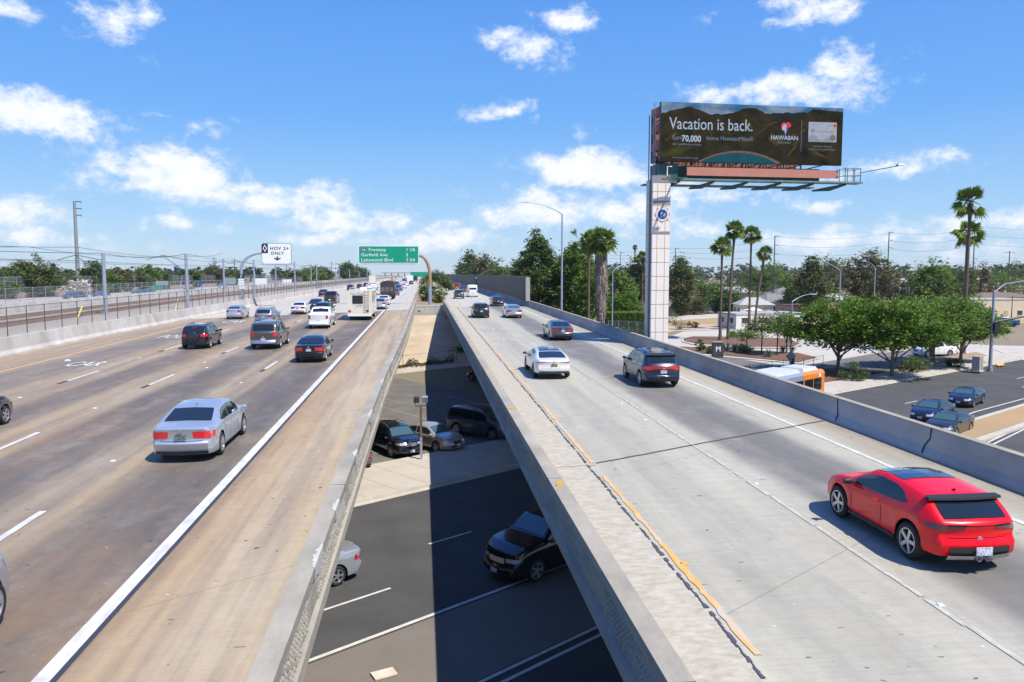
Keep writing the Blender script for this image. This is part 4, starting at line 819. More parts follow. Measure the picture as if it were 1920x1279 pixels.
# ---------------------------------------------------------------- motorhome
def motorhome():
    c = DK(676, 600); W_, L_, H_ = 2.6, 8.6, 3.25; y0 = c.y - .9
    th = thing('motorhome', 'cream motorhome with a rear window and ladder, tallest vehicle on the left freeway', 'motorhome', (c.x, y0, zd(y0) + .01)); pm = PAINT['cream']
    mb = MB(); ch = .12; secs = [(-W_ / 2, .62), (W_ / 2, .62), (W_ / 2, H_ - ch), (W_ / 2 - ch, H_), (-W_ / 2 + ch, H_), (-W_ / 2, H_ - ch)]
    mb.extr(secs, [0, L_ - 1.2, L_ - .4], zf=lambda y: 0); mb.add([(-1.1, L_ - .4, .6), (1.1, L_ - .4, .6), (1.0, L_ + .3, .6), (-1.0, L_ + .3, .6), (-1.1, L_ - .4, 1.9), (1.1, L_ - .4, 1.9), (1.0, L_ + .3, 1.3), (-1.0, L_ + .3, 1.3)], [(0, 1, 2, 3), (4, 5, 6, 7), (2, 3, 7, 6), (1, 2, 6, 5), (0, 3, 7, 4)]); mb.build('body', pm, th)
    mb = MB(); mb.box((-.20, -.012, 2.25), (1.0, .03, .80)); fr = mb.build('rear_window', m_glass, th); mb = MB()
    for d, q in (((-.20, -.02, 2.67), (1.08, .03, .05)), ((-.20, -.02, 1.83), (1.08, .03, .05)), ((-.73, -.02, 2.25), (.05, .03, .8)), ((.33, -.02, 2.25), (.05, .03, .8))): mb.box(d, q)
    mb.build('window_frame', m_trim, fr)
    mb = MB()
    for x in (.55, .95): mb.tube([(x, -.02, 3.2), (x, -.14, 3.1), (x, -.14, 1.0), (x, -.02, .95)], .016, 6)
    for i in range(8): mb.tube([(.55, -.14, 1.15 + i * .26), (.95, -.14, 1.15 + i * .26)], .014, 6)
    mb.build('ladder', m_trim, th)
    for x in (-1.06, .82): mb = MB(); mb.box((x, -.015, 1.0), (.30, .03, .2)); mb.build('tail_lamp', m_tail, th)
    mb = MB(); mb.box((0, .02, .55), (2.5, .12, .2)); mb.build('rear_bumper', PAINT['white'], th)
    mb = MB()
    for a, b, c2 in (((-1.28, 1.70), (-.3, 1.60), (1.28, 1.25)), ((-1.28, 1.45), (-.6, 1.5), (.4, 1.28))):
        pts = [(-1.28 + i * .128, a[1] + (b[1] - a[1]) * (i / 10) + (c2[1] - b[1]) * max(0, i / 10 - .5)) for i in range(21)]
        mb.grid([[(x, -.004, z), (x, -.004, z + .035)] for x, z in pts])
    mb.build('side_stripe', PAINT['white'], th)
    mb = MB(); mb.grid([[(x, -.008, 1.42 + .16 * math.sin((x + .5) * 2.6) - .03), (x, -.008, 1.42 + .16 * math.sin((x + .5) * 2.6) + .05 * (1 - abs(x + .05) / .5))] for x in np.linspace(-.45, .40, 10)]); mb.build('swoosh_emblem', M('emblem_grey', (.07, .08, .1), .5), th)
    text('lettering', 'Four Winds', .26, M('emblem_grey', (.07, .08, .1), .5), th, Matrix.Translation((-.95, -.012, 2.78)) @ Matrix.Rotation(math.pi / 2, 4, 'X'), xs=1.1)
    mb = MB()
    for x in (-.9, -.6, 0, .6, .9): mb.box((x, -.01, 3.12), (.07, .03, .03))
    mb.build('marker_lamp', m_tail, th)
    for y in (2.0, 4.2): mb = MB(); mb.box((W_ / 2 + .01, y, 2.2), (.02, 1.1, .7)); mb.build('side_window', m_glass, th)
    mb = MB(); mb.box((W_ / 2 + .01, 6.3, 1.75), (.03, .8, 1.9)); mb.build('door', pm, th)
    mb = MB(); mb.box((.2, 3.6, H_ + .12), (.75, 1.0, .26), top=.9); mb.build('roof_air_conditioner', PAINT['white'], th)
    mb = MB(); mb.box((0, 3.5, .42), (2.0, 6.5, .3)); mb.build('underbody', m_under, th)
    t, r = wheel_mb(.40, .28, 5, 1)
    for x in (-1.05, 1.05):
        for y in (1.9, 7.2): wo = r.build('wheel', m_rim, th); t.build('tyre', m_tyre, wo, smooth=40); wo.location = (x, y, .40); wo.rotation_euler = (0, 0, 0 if x > 0 else math.pi)
    mb = MB(); mb.box((-1.0, 1.9, .3), (.02, .5, .35)); mb.build('mud_flap', m_trim, th)
motorhome()
def boxtruck(px, py, W_, H_, L_, mat, label, name='box_truck', cover=False, lift=.95):
    c = DK(px, py); th = thing(name, label, 'truck', (c.x, c.y, zd(c.y) + .01))
    mb = MB(); mb.box((0, L_ / 2, (H_ + lift) / 2), (W_, L_, H_ - lift)); mb.build('cargo_box', mat, th)
    mb = MB(); mb.box((0, L_ + 1.0, 1.45), (W_ * .92, 1.9, 1.9), top=.94); cb = mb.build('cab', PAINT['white'] if not cover else PAINT['black'], th)
    mb = MB(); mb.box((0, L_ / 2, .8), (W_ * .5, L_, .3)); mb.box((0, -.02, .55), (W_ * .9, .1, .12)); mb.build('chassis', m_under, th)
    for x in (-W_ * .4, W_ * .4): mb = MB(); mb.box((x, -.05, .85), (.25, .05, .14)); mb.build('tail_lamp', m_tail, th)
    t, r = wheel_mb(.48, .5, 5, 1)
    for x in (-W_ * .38, W_ * .38):
        for y in (1.3, L_ + .8): wo = t.build('wheel', m_tyre, th, smooth=40); wo.location = (x, y, .48)
    if not cover:
        mb = MB()
        for z in np.linspace(lift + .2, H_ - .15, 6): mb.box((0, -.006, z), (W_ - .2, .01, .015))
        mb.build('door_ribs', m_rim, th)
    return th
t_ = boxtruck(726, 562, 2.45, 2.9, 6.5, M('black_tarp', (.02, .019, .021), .75, col2=(.045, .04, .045), scale=4), 'black covered truck with a domed tarp, right of the motorhome', 'covered_truck', True)
mb = MB(); rows = [[(1.24 * math.cos(a), y, 2.88 + .55 * math.sin(a)) for a in np.linspace(0, math.pi, 9)] for y in (0, .1, 6.4, 6.5)]; mb.grid(rows); mb.poly(rows[0]); mb.build('tarp_cover', MATS['black_tarp'], t_)
mb = MB()
for x in (-.8, 0, .8): mb.box((x, -.01, 1.85), (.62, .02, .8))
mb.build('rear_panel', M('faded_panel', (.10, .055, .06), .7, col2=(.16, .13, .14), scale=3), t_)
boxtruck(698, 535, 2.5, 3.9, 8, PAINT['cream'], 'pale box truck in the third lane beyond the motorhome')
boxtruck(769, 533, 2.5, 3.9, 9, PAINT['white'], 'white box truck far off beside the shoulder line')
boxtruck(779, 528, 2.3, 3.4, 7, PAINT['black'], 'dark truck beyond the white box truck on the shoulder side')
# yellow machine on a trailer
c = DK(735, 545); th = thing('construction_machine', 'yellow and green construction machine on a trailer in the queue', 'machine', (c.x, c.y, zd(c.y)))
mb = MB(); mb.box((0, 2, .9), (2.3, 6, .25)); mb.build('trailer_bed', m_trim, th); mb = MB(); mb.box((0, 2, 1.9), (1.7, 2.6, 1.5), top=.85); mb.build('body', PAINT['green'], th)
mb = MB(); mb.box((0, 2.2, 2.9), (.9, 1.0, .7), top=.8); mb.box((.5, 1.0, 2.8), (.3, 1.6, .3), rx=.5); mb.build('cab', M('machine_yellow', (.42, .32, .12), .6), th)
for x in (-.9, .9): mb = MB(); mb.lathe([(.45, -.12), (.45, .12), (.01, .12)], 12, 'x', (x, .5, .5)); mb.build('wheel', m_tyre, th)
# city bus on the street, only its roof and rear show above the barrier
def bus():
    a = S(41.2, 1.6); th = thing('city_bus', 'silver and orange city bus seen above the barrier on the street to the right', 'bus', (a[0], a[1], -5.), UA - math.pi / 2 + math.pi)
    W_, L_, H_ = 2.6, 12.2, 3.1; mb = MB(); mb.extr([(-W_ / 2, .35), (W_ / 2, .35), (W_ / 2, H_ - .2), (W_ / 2 - .2, H_), (-W_ / 2 + .2, H_), (-W_ / 2, H_ - .2)], [0, 2.6, L_], zf=lambda y: 0); b = mb.build('body', [PAINT['silver']], th)
    mb = MB(); og = M('bus_orange', (.80, .22, .01), .35, coat=.6)
    mb.extr([(-W_ / 2 - .01, .36), (W_ / 2 + .01, .36), (W_ / 2 + .01, H_ - .2), (W_ / 2 - .2, H_ + .01), (-W_ / 2 + .2, H_ + .01), (-W_ / 2 - .01, H_ - .2)], [-.02, 3.4], zf=lambda y: 0); mb.build('front_panel', og, th)
    mb = MB(); mb.box((0, 1.8, H_ + .13), (2.1, 2.4, .28), top=.86); mb.box((0, 6.4, H_ + .15), (2.2, 5.6, .3), top=.9); mb.build('roof_unit', M('roof_unit', (.55, .58, .62), .5, col2=(.42, .45, .48), scale=2), th)
    for x in (-1, 1):
        for y0, y1 in ((.5, 1.8), (1.9, 3.3), (3.5, 5.2), (5.3, 7), (7.1, 8.8), (8.9, 10.6)): mb = MB(); mb.box((x * (W_ / 2 + .012), (y0 + y1) / 2, 2.05), (.02, y1 - y0, .95)); mb.build('side_window', m_glass, th)
    mb = MB(); mb.box((0, -.03, 1.95), (2.3, .04, 1.5)); mb.build('windshield', m_glass, th)
    text('emblem', 'M', .42, M('bus_white', (.8, .8, .8), .5), th, Matrix.Translation((-W_ / 2 - .03, 1.0, 2.58)) @ Matrix.Rotation(-math.pi / 2, 4, 'Z') @ Matrix.Rotation(math.pi / 2, 4, 'X'), bold=.03)
    t, r = wheel_mb(.48, .3, 6, 1)
    for x in (-1.15, 1.15):
        for y in (2.3, 9): wo = r.build('wheel', m_rim, th); t.build('tyre', m_tyre, wo); wo.location = (x, y, .48); wo.rotation_euler = (0, 0, 0 if x > 0 else math.pi)
bus()
# ================================================================ SIGNS, POLES, FENCES
m_galv = M('galvanised_steel', (.40, .44, .50), .45, .4, col2=(.30, .34, .40), scale=3); m_steel_d = M('dark_steel', (.09, .095, .10), .5, .5); m_wood = M('weathered_wood', (.12, .085, .065), .9, col2=(.07, .05, .04), scale=3, stretch=(3, 3, .3))
m_sgreen = M('sign_green', (.0, .30, .17), .4, col2=(.0, .25, .14), scale=.5); m_swhite = M('sign_white', (.76, .77, .78), .45); m_sblack = M('sign_black', (.015, .017, .03), .5); m_sblue = M('sign_blue', (.02, .10, .42), .45); m_sred = M('sign_red', (.5, .03, .05), .5)
def RX(x, y, z, rz=0): return Matrix.Translation((x, y, z)) @ Matrix.Rotation(rz, 4, 'Z') @ Matrix.Rotation(math.pi / 2, 4, 'X')
def rrect(mb, x0, x1, z0, z1, y, r=.12, d=.05):
    pts = []
    for cx, cz, a0 in ((x1 - r, z1 - r, 0), (x0 + r, z1 - r, 90), (x0 + r, z0 + r, 180), (x1 - r, z0 + r, 270)):
        for k in range(4): a = R(a0 + k * 30); pts.append((cx + r * math.cos(a), cz + r * math.sin(a)))
    n = len(pts); return mb.add([(x, y, z) for x, z in pts] + [(x, y + d, z) for x, z in pts], [tuple(range(n)), tuple(range(n, 2 * n))[::-1]] + [(i, n + i, n + (i + 1) % n, (i + 1) % n) for i in range(n)])
# green guide sign on a curved arm, standing in the median
Yg = 122.; zb = ZY(494, Yg, 730); zt = ZY(461, Yg, 730); x0 = Q(673, Yg).x; x1 = Q(786, Yg).x; xp = Q(806, Yg).x
th = thing('guide_sign', 'green freeway guide sign listing three destinations on a curved brown arm over the median', 'road sign', (xp, Yg, zd(Yg)))
def loc(o): o.location = (-xp, -Yg, -zd(Yg)); return o
mb = MB(); rrect(mb, x0, x1, zb, zt, Yg - .5, .18, .08); bd = mb.build('sign_border', m_swhite, th); loc(bd)
mb = MB(); rrect(mb, x0 + .10, x1 - .10, zb + .10, zt - .10, Yg - .52, .16, .03); pn = mb.build('sign_panel', m_sgreen, th); loc(pn)
hh = zt - zb; ww = x1 - x0
for i, (a, b) in enumerate((('Freeway', '1 1/4'), ('Garfield Ave', '2'), ('Lakewood Blvd', '3 3/4'))):
    zz = zt - hh * (.31 + .29 * i)
    loc(text('lettering', a, .70, m_swhite, th, RX(x0 + (1.55 if i == 0 else .42), Yg - .545, zz), bold=.004, xs=1.0, spacing=1.12)); loc(text('lettering', b, .70, m_swhite, th, RX(x1 - 2.0, Yg - .545, zz), bold=.004, xs=.95))
mb = MB(); sx, sz = x0 + .82, zt - hh * .22; pts = [(-.42, .22), (-.2, .26), (0, .22), (.2, .26), (.42, .22), (.40, -.1), (.2, -.32), (0, -.40), (-.2, -.32), (-.40, -.1)]
mb.poly([(sx + a, Yg - .55, sz + b) for a, b in pts]); sh = mb.build('route_shield', m_sblue, th); loc(sh)
mb = MB(); mb.poly([(sx + a, Yg - .556, sz + b) for a, b in ((-.42, .22), (-.2, .26), (0, .22), (.2, .26), (.42, .22), (.42, .13), (-.42, .13))]); loc(mb.build('shield_band', m_sred, th)); loc(text('shield_number', '710', .36, m_swhite, th, RX(sx, Yg - .56, sz - .22), align='CENTER', bold=.01))
m_pole_b = M('brown_sign_pole', (.36, .25, .14), .7, col2=(.26, .17, .09), scale=2); zc = zb + hh * .45; bend = []
for k in range(9): a = R(90 * k / 8); bend.append((xp - (xp - x1 + .0) * 1 * (1 - math.cos(a)) , Yg, zb - 1.9 + (zc - zb + 1.9) * math.sin(a)))
mb = MB(); mb.tube([(xp, Yg, zd(Yg) + 2.9), (xp, Yg, zb - 1.9)] + bend[1:], [.27] * 2 + [.26 - .006 * k for k in range(8)], 14); mb.tube([(x1 + .02, Yg, zc), (x0 + .5, Yg, zc)], .16, 10); loc(mb.build('arm', m_pole_b, th, smooth=50))
mb = MB(); mb.tube([(xp, Yg, zd(Yg) - .1), (xp, Yg, zd(Yg) + 2.9)], .275, 14); loc(mb.build('pole', m_galv, th, smooth=50))
mb = MB(); mb.tube([(x0 + .3, Yg - .3, zb - .08), (x1 - .3, Yg - .3, zb - .08)], .04, 6)
for k in range(4): mb.tube([(x0 + 1 + k * (ww - 2) / 3, Yg - .1, zb + .1), (x0 + 1 + k * (ww - 2) / 3, Yg - .9, zb - .25)], .04, 5)
loc(mb.build('lamp_rail', m_galv, th))
# carpool sign on a curved grey arm behind the left wall
Yh = 116.; xh = Q(452, Yh).x; a0, a1 = Q(492, Yh).x, Q(547, Yh).x; z1, z0 = ZY(457, Yh), ZY(495, Yh)
th = thing('carpool_sign', 'white carpool lane sign with diamond and down arrow on a curved grey arm', 'road sign')
mb = MB(); rrect(mb, a0 - .03, a1 + .03, z0 - .03, z1 + .03, Yh, .28, .06); mb.build('sign_border', m_sblack, th)
mb = MB(); rrect(mb, a0 + .02, a1 - .02, z0 + .02, z1 - .02, Yh - .02, .26, .03); mb.build('sign_panel', m_swhite, th)
mb = MB(); rrect(mb, a0 + .02, a0 + .88, z1 - 1.38, z1 - .02, Yh - .035, .1, .02); mb.build('diamond_panel', m_sblack, th)
mb = MB(); cx_, cz_ = a0 + .45, z1 - .68
for r1_, r2_ in ((1, .68),):
    o_ = [(0, .55), (.3, 0), (0, -.55), (-.3, 0)]; v = [(cx_ + a * k, Yh - .045, cz_ + b * k) for k in (1, .62) for a, b in o_]; mb.add(v, [(i, (i + 1) % 4, 4 + (i + 1) % 4, 4 + i) for i in range(4)])
mb.build('diamond_symbol', m_swhite, th)
text('lettering', 'HOV 2+', .66, m_sblack, th, RX((a0 + a1) / 2 + .42, Yh - .04, z1 - .9), align='CENTER', bold=.01, spacing=1.15, xs=1.05); text('lettering', 'ONLY', .60, m_sblack, th, RX((a0 + a1) / 2 + .1, Yh - .04, z1 - 1.58), align='CENTER', bold=.01, spacing=1.1, xs=1.1)
mb = MB(); c = (a0 + a1) / 2 + .1; zz = z0 + .5
mb.poly([(c + a, Yh - .04, zz + b) for a, b in ((-.09, .62), (.09, .62), (.09, .30), (.45, .42), (.45, .28), (0, -.02), (-.45, .28), (-.45, .42), (-.09, .30))]); mb.build('down_arrow', m_sblack, th)
bend = [(xh, Yh + .2, zd(Yh)), (xh, Yh + .2, ZY(505, Yh))] + [(xh + (a0 - xh) * (1 - math.cos(R(a))), Yh + .2, ZY(505, Yh) + (ZY(475, Yh) - ZY(505, Yh)) * math.sin(R(a))) for a in (15, 30, 45, 60, 75, 90)] + [(a1 - .3, Yh + .2, ZY(475, Yh))]
mb = MB(); mb.tube(bend, [.22, .21] + [.2 - .008 * k for k in range(7)], 12); mb.build('pole', m_galv, th, smooth=50)
mb = MB(); mb.tube([(a0, Yh - .5, z0 - .1), (a1, Yh - .5, z0 - .1)], .05, 6); mb.tube([(a0 + .3, Yh - .5, z0 - .12), (a0 + .3, Yh, z0 + .2)], .04, 5); mb.tube([(a1 - .3, Yh - .5, z0 - .12), (a1 - .3, Yh, z0 + .2)], .04, 5); mb.build('walkway', m_galv, th)
t2 = thing('carpool_notice', 'small white and black carpool hours notice on the post of the curved grey arm', 'road sign')
mb = MB(); mb.box((xh, Yh - .05, ZY(529, Yh)), (.82, .03, 2.0)); mb.build('notice_panel', m_swhite, t2); mb = MB(); mb.box((xh, Yh - .07, ZY(519, Yh) + .05), (.84, .03, .58)); mb.build('diamond_panel', m_sblack, t2)
mb = MB(); v = [(xh + a * k, Yh - .09, ZY(519, Yh) + .05 + b * k) for k in (1, .55) for a, b in ((0, .22), (.13, 0), (0, -.22), (-.13, 0))]; mb.add(v, [(i, (i + 1) % 4, 4 + (i + 1) % 4, 4 + i) for i in range(4)]); mb.build('diamond_symbol', m_swhite, t2)
for i, s_ in enumerate(('2 OR MORE', 'PERSONS', 'PER VEHICLE')): text('lettering', s_, .17, m_sblack, t2, RX(xh, Yh - .075, ZY(526, Yh) - .35 * i - .05), align='CENTER')
# lamp posts on or beside the right barrier
def lamp_post(x, y, z0, zt, arm, rise, label, r=.10, base=None):
    th = thing('street_lamp', label, 'street lamp', (x, y, z0)); h = zt - z0; L_ = math.hypot(arm[0], arm[1]); mb = MB(); mb.tube([(0, 0, 0), (0, 0, h)], [r, r * .7], 10); mb.tube([(0, 0, 0), (0, 0, .35)], r * 1.5, 10); mb.build('pole', m_galv, th, smooth=50)
    pts = []
    for k in range(9): t = k / 8; pts.append((arm[0] * t, arm[1] * t, h + rise * math.sin(t * math.pi * .5) ** .85 - (.0)))
    mb = MB(); mb.tube(pts, [.06 - .003 * k for k in range(9)], 8); mb.build('arm', m_galv, th, smooth=50)
    mb = MB(); e = Vector(pts[-1]); d = Vector((arm[0], arm[1], 0)).normalized(); mb.box(e + d * .3, (.9 if abs(d.x) > .7 else .3, .3 if abs(d.x) > .7 else .9, .12), top=.8); mb.build('lamp_head', m_galv, th); return th
X = Q(1051, 87).x; lamp_post(X + .15, 87, zd(87) + .2, ZY(402, 87), (Q(985, 87).x - X, -.5), 1.25, 'tall grey street lamp rising from the right barrier, its arm reaching over the road', .12)
lamp_post(Q(1149, 110).x, 110, -5, ZY(509, 110), (3.0, .6), 1.2, 'grey street lamp in front of the clipped hedge, its arm reaching right', .10)
tl = lamp_post(Q(1487, 82).x, 82, -5, ZY(566, 82), (3.0, 1.5), .8, 'street lamp with the grey back of a diamond sign, left of the green trees', .10)
lamp_post(Q(1576, 118).x, 118, -5, ZY(508, 118), (-5.2, -1), 1.7, 'tall street lamp rising behind the leftmost broad green tree, arm to the left', .11)
lamp_post(Q(1641, 138).x, 138, -5, ZY(503, 138), (-2.8, -1), 1.3, 'farther street lamp behind the green trees, arm to the left', .11)
lamp_post(Q(1588, 190).x, 190, -5, ZY(527, 190), (-1.3, 0), .7, 'short distant street lamp right of the tall one behind the trees', .09)
lamp_post(Q(1660, 180).x, 180, -5, ZY(538, 180), (1.8, 0), .9, 'distant street lamp beside a dark wooden utility pole', .09)
x = Q(1487, 82).x; th = thing('warning_sign', 'grey back of a diamond warning sign on a street lamp pole', 'road sign', (x, 82, 0)); mb = MB(); zc = ZY(668, 82)
mb.add([(-.62, -.12, zc), (0, -.12, zc - .62), (.62, -.12, zc), (0, -.12, zc + .62), (-.62, -.09, zc), (0, -.09, zc - .62), (.62, -.09, zc), (0, -.09, zc + .62)], [(0, 1, 2, 3), (7, 6, 5, 4), (0, 4, 5, 1), (1, 5, 6, 2), (2, 6, 7, 3), (3, 7, 4, 0)]); mb.build('sign_panel', m_galv, th)
mb = MB(); mb.box((.28, 0, -4.2), (.3, .3, .9)); mb.build('control_box', m_steel_d, th)
# utility poles
def upole(px, Y, ptop, label, arms=((.15, 1.4), (1.3, 1.0)), mat=None, r=.17, z0=-5., taper=.6, tr=False, one=1):
    x = Q(px, Y).x; zt = ZY(ptop, Y); th = thing('utility_pole', label, 'utility pole', (x, Y, z0)); h = zt - z0; mb = MB(); mb.tube([(0, 0, 0), (0, 0, h)], [r, r * taper], 8); mb.build('pole', mat or m_wood, th, smooth=50)
    for dz, w in arms:
        mb = MB(); mb.box(((w * .5 if one else 0), 0, h - dz), (w, .12, .12)); mb.build('crossarm', mat or m_wood, th)
    for dz, w in arms:
        mb = MB(); mb.tube([(w * (1 if one else .5), 0, h - dz), (w * (1 if one else .5), 0, h - dz - .35)], .06, 6); mb.build('insulator', m_steel_d, th)
    return (x, Y, zt)
A1 = upole(1451, 205, 442, 'dark wooden utility pole just right of the leaning palm', ((.1, 1.1), (2.5, 1.1), (5, 1.1), (9.5, 1.2)), r=.22)
A2 = upole(1664, 215, 435, 'dark wooden utility pole rising behind the row of green trees', ((.1, 1.2), (2.4, 1.2), (4.6, 1.2), (10, 1.2)), r=.22)
A3 = upole(1824, 200, 424, 'wooden utility pole right of the twin tall palms', ((.1, 1.2), (9, 1.0)), r=.2)
A4 = upole(1266, 235, 465, 'thin wooden pole just right of the billboard column', ((.2, 1.0),), r=.2)
A5 = upole(1891, 210, 470, 'wooden pole with hanging drums of equipment near the right edge', ((.6, 3.2),), r=.2, one=0)
upole(1390, 240, 500, 'short wooden pole between the two groups of palms', ((.3, 1.2),), r=.18); upole(1163, 330, 472, 'distant pole right of the shaggy palm', ((.3, 1.2),), r=.2)
upole(1820, 150, 560, 'short reddish pole right of the palms', (), r=.14); upole(1901, 160, 555, 'short black pole near the right edge', (), r=.12, mat=m_steel_d)
for px, pt, Y in ((402, 482, 330), (440, 485, 320), (537, 488, 420), (622, 491, 480), (637, 497, 520)): upole(px, Y, pt, 'thin dark pole at photo column %s beyond the opposite freeway' % {402: 'between the second railway pole and the carpool sign', 440: 'just left of the carpool sign arm', 537: 'right of the carpool sign', 622: 'left of the far overpass', 637: 'nearest the far overpass'}[px] if False else {402: 'thin dark pole between the second railway mast and the carpool sign', 440: 'thin dark pole just left of the carpool sign arm', 537: 'thin dark pole seen below the carpool sign', 622: 'thin dark pole left of the green guide sign', 637: 'thin dark pole nearest the green guide sign on its left'}[px], ((.5, 2.2), (1.8, 2.2)), r=.2, z0=.2, one=0)
upole(303, 300, 503, 'small dark pole between the two nearest railway masts', ((.4, 1.5),), r=.14, z0=.2)
# tall steel transmission pole at left
x = Q(146, 210).x; th = thing('transmission_pole', 'very tall grey steel transmission pole with three short arms, at left', 'utility pole', (x, 210, .2)); h = ZY(377, 210) - .2
mb = MB(); mb.tube([(0, 0, 0), (0, 0, h)], [.55, .34], 12); mb.build('pole', M('pole_grey', (.30, .31, .31), .6, .2, col2=(.24, .25, .25), scale=1), th, smooth=50)
for dz in (.15, 1.9, 3.6, 18.2):
    mb = MB(); mb.tube([(0, 0, h - dz), (1.6, 0, h - dz + .05)], .12, 6); mb.tube([(1.55, 0, h - dz), (1.55, 0, h - dz - .5)], .05, 6); mb.build('arm', m_steel_d, th)
# wires between the wooden poles
def wire(name, pts, label, r=.025, sag=1.2, group=None):
    mb = MB()
    for a, b in zip(pts[:-1], pts[1:]):
        a, b = Vector(a), Vector(b); q = [a.lerp(b, t) - Vector((0, 0, sag * 4 * t * (1 - t))) for t in np.linspace(0, 1, 11)]; mb.tube(q, r, 4, False)
    o = mb.build(name, m_steel_d); tag(o, label, 'wire', group)
for dz, nm in ((.2, 'topmost power line along the wooden poles on the right'), (2.6, 'second power line from the top along the wooden poles on the right'), (5, 'third power line from the top along the wooden poles'), (9.7, 'lowest power line along the wooden poles on the right')):
    wire('power_line', [(A4[0] - 30, 240, A4[2] - dz * .4), (A4[0] + 1, A4[1], A4[2] - dz * .5), (A1[0] + 1, A1[1], A1[2] - dz), (A2[0] + 1, A2[1], A2[2] - dz), (A3[0] + 1, A3[1], A3[2] - dz), (A3[0] + 60, 195, A3[2] - dz)], nm, .03)
# railway masts with wires
masts = []; lab = {}
spec = [(195, 92, 475, 'nearest grey railway mast, left of the yellow guy wire'), (350, 106, 476, 'second railway mast with a bracket, left of the carpool sign')]
def mast(px, Y, ptop, X, label, det=True, gy=False):
    zt = ZY(ptop, Y); th = thing('railway_mast', label, 'railway mast', (X, Y, zd(Y) + .1), group='masts carrying the railway wires'); h = zt - zd(Y) - .1
    mb = MB(); mb.tube([(0, 0, 0), (0, 0, h)], [.24, .19] if det else [.2, .16], 10); mb.tube([(0, 0, 0), (0, 0, .3)], .34, 10); mb.build('pole', m_galv, th, smooth=50)
    s = -1 if X > -36 else 1
    mb = MB(); 
    if X > -36: mb.tube([(0, 0, h - .8), (-2.9, 0, h - .2), (-5, 0, h - .8)], .04, 5); mb.tube([(0, 0, h - 2.4), (-2.9, 0, h - .3)], .04, 5)
    else: mb.tube([(0, 0, h - .5), (3.5, 0, h - 1.4), (0, 0, h - 2.6)], .035, 5); mb.tube([(0, 0, h - .5), (-3.5, 0, h - 1.4), (0, 0, h - 2.6)], .035, 5)
    mb.build('bracket_arm', m_steel_d, th); return (X, Y, zt)
P1 = mast(195, 92, 475, Q(195, 92).x, 'nearest grey railway mast, standing left of all the others')
P2 = mast(350, 106, 476, Q(350, 106).x, 'second nearest railway mast, halfway between the first mast and the carpool sign')
far_m = [(436, 151, 485, -37.4, 'railway mast just left of the carpool sign post'), (489, 153, 487, -32.3, 'railway mast right below the left corner of the carpool sign'), (527, 205, 492, -38, 'railway mast below the middle of the carpool sign'), (561, 200, 490, -32.4, 'railway mast first to the right of the carpool sign'), (590, 268, 494, -38, 'railway mast second to the right of the carpool sign'), (600, 245, 496, -32.6, 'railway mast third to the right of the carpool sign'),
         (634, 292, 500, -32.6, 'railway mast fourth to the right of the carpool sign'), (640, 340, 503, -36, 'railway mast fifth to the right of the carpool sign'), (659, 345, 505, -32.4, 'railway mast sixth to the right of the carpool sign'), (676, 395, 507, -32.4, 'railway mast under the left half of the green guide sign'), (691, 450, 508, -32.3, 'railway mast under the middle of the green guide sign')]
for px, Y, pt, X_, lb in far_m: mast(px, Y, pt, (px - VPX) / F * Y, lb, False)
for xx, dz, nm in ((-38.2, .8, 'overhead railway wire above the nearer track'), (-43.2, .8, 'overhead railway wire above the farther track')):
    for k, (dd, nn) in enumerate(((0, ' (upper)'), (1.5, ' (lower)'))):
        wire('overhead_wire', [(xx, 45 + 46 * i, zd(80) + (8.0 - dd)) for i in range(9)], ('upper ' if k == 0 else 'lower ') + nm, .022, .5 if k == 0 else .12)
wire('overhead_wire', [(-60, 60, 9.3), P1, P2, (-37.4, 151, 9.6)], 'feeder wire running along the tops of the railway masts', .03, .5)
def guy(p0, p1, label):
    mb = MB(); a, b = Vector(p0), Vector(p1); th = thing('guy_wire', label, 'guy wire'); mb.tube([a, b], .03, 5); mb.build('cable', m_galv, th); mb = MB(); mb.tube([b, b.lerp(a, .33)], .07, 6); mb.build('guard', M('guard_yellow', (.8, .6, .05), .5), th)
guy((P1[0] - 1.2, P1[1] - .2, P1[2] - 3), (Q(155, 86).x, 84, zd(84) + .2), 'guy wire with a yellow guard left of the nearest railway mast')
guy((P2[0] - .6, P2[1] + .2, P2[2] - 3), (Q(325, 98).x, 98, zd(98) + .2), 'guy wire with a yellow guard left of the second railway mast')
# chain-link fences
m_link = bpy.data.materials.new('chain_link'); m_link.use_nodes = True; t = m_link.node_tree; n = t.nodes; l = t.links
ge = n.new('ShaderNodeNewGeometry'); sx_ = n.new('ShaderNodeSeparateXYZ'); l.new(ge.outputs['Position'], sx_.inputs[0])
def mn(op, a, b=None):
    q = n.new('ShaderNodeMath'); q.operation = op
    for i, v in enumerate((a, b)):
        if v is None: continue
        if isinstance(v, (int, float)): q.inputs[i].default_value = v
        else: l.new(v, q.inputs[i])
    return q.outputs[0]
hx = mn('ADD', sx_.outputs[0], sx_.outputs[1]); K = 9.
l1 = mn('LESS_THAN', mn('FRACT', mn('MULTIPLY', mn('ADD', hx, sx_.outputs[2]), K)), .11); l2 = mn('LESS_THAN', mn('FRACT', mn('MULTIPLY', mn('SUBTRACT', hx, sx_.outputs[2]), K)), .11)
tr = n.new('ShaderNodeBsdfTransparent'); ms = n.new('ShaderNodeMixShader'); l.new(mn('MAXIMUM', l1, l2), ms.inputs[0]); l.new(tr.outputs[0], ms.inputs[1]); l.new(n['Principled BSDF'].outputs[0], ms.inputs[2]); l.new(ms.outputs[0], n['Material Output'].inputs[0])
n['Principled BSDF'].inputs['Base Color'].default_value = (.30, .30, .31, 1); n['Principled BSDF'].inputs['Roughness'].default_value = .5
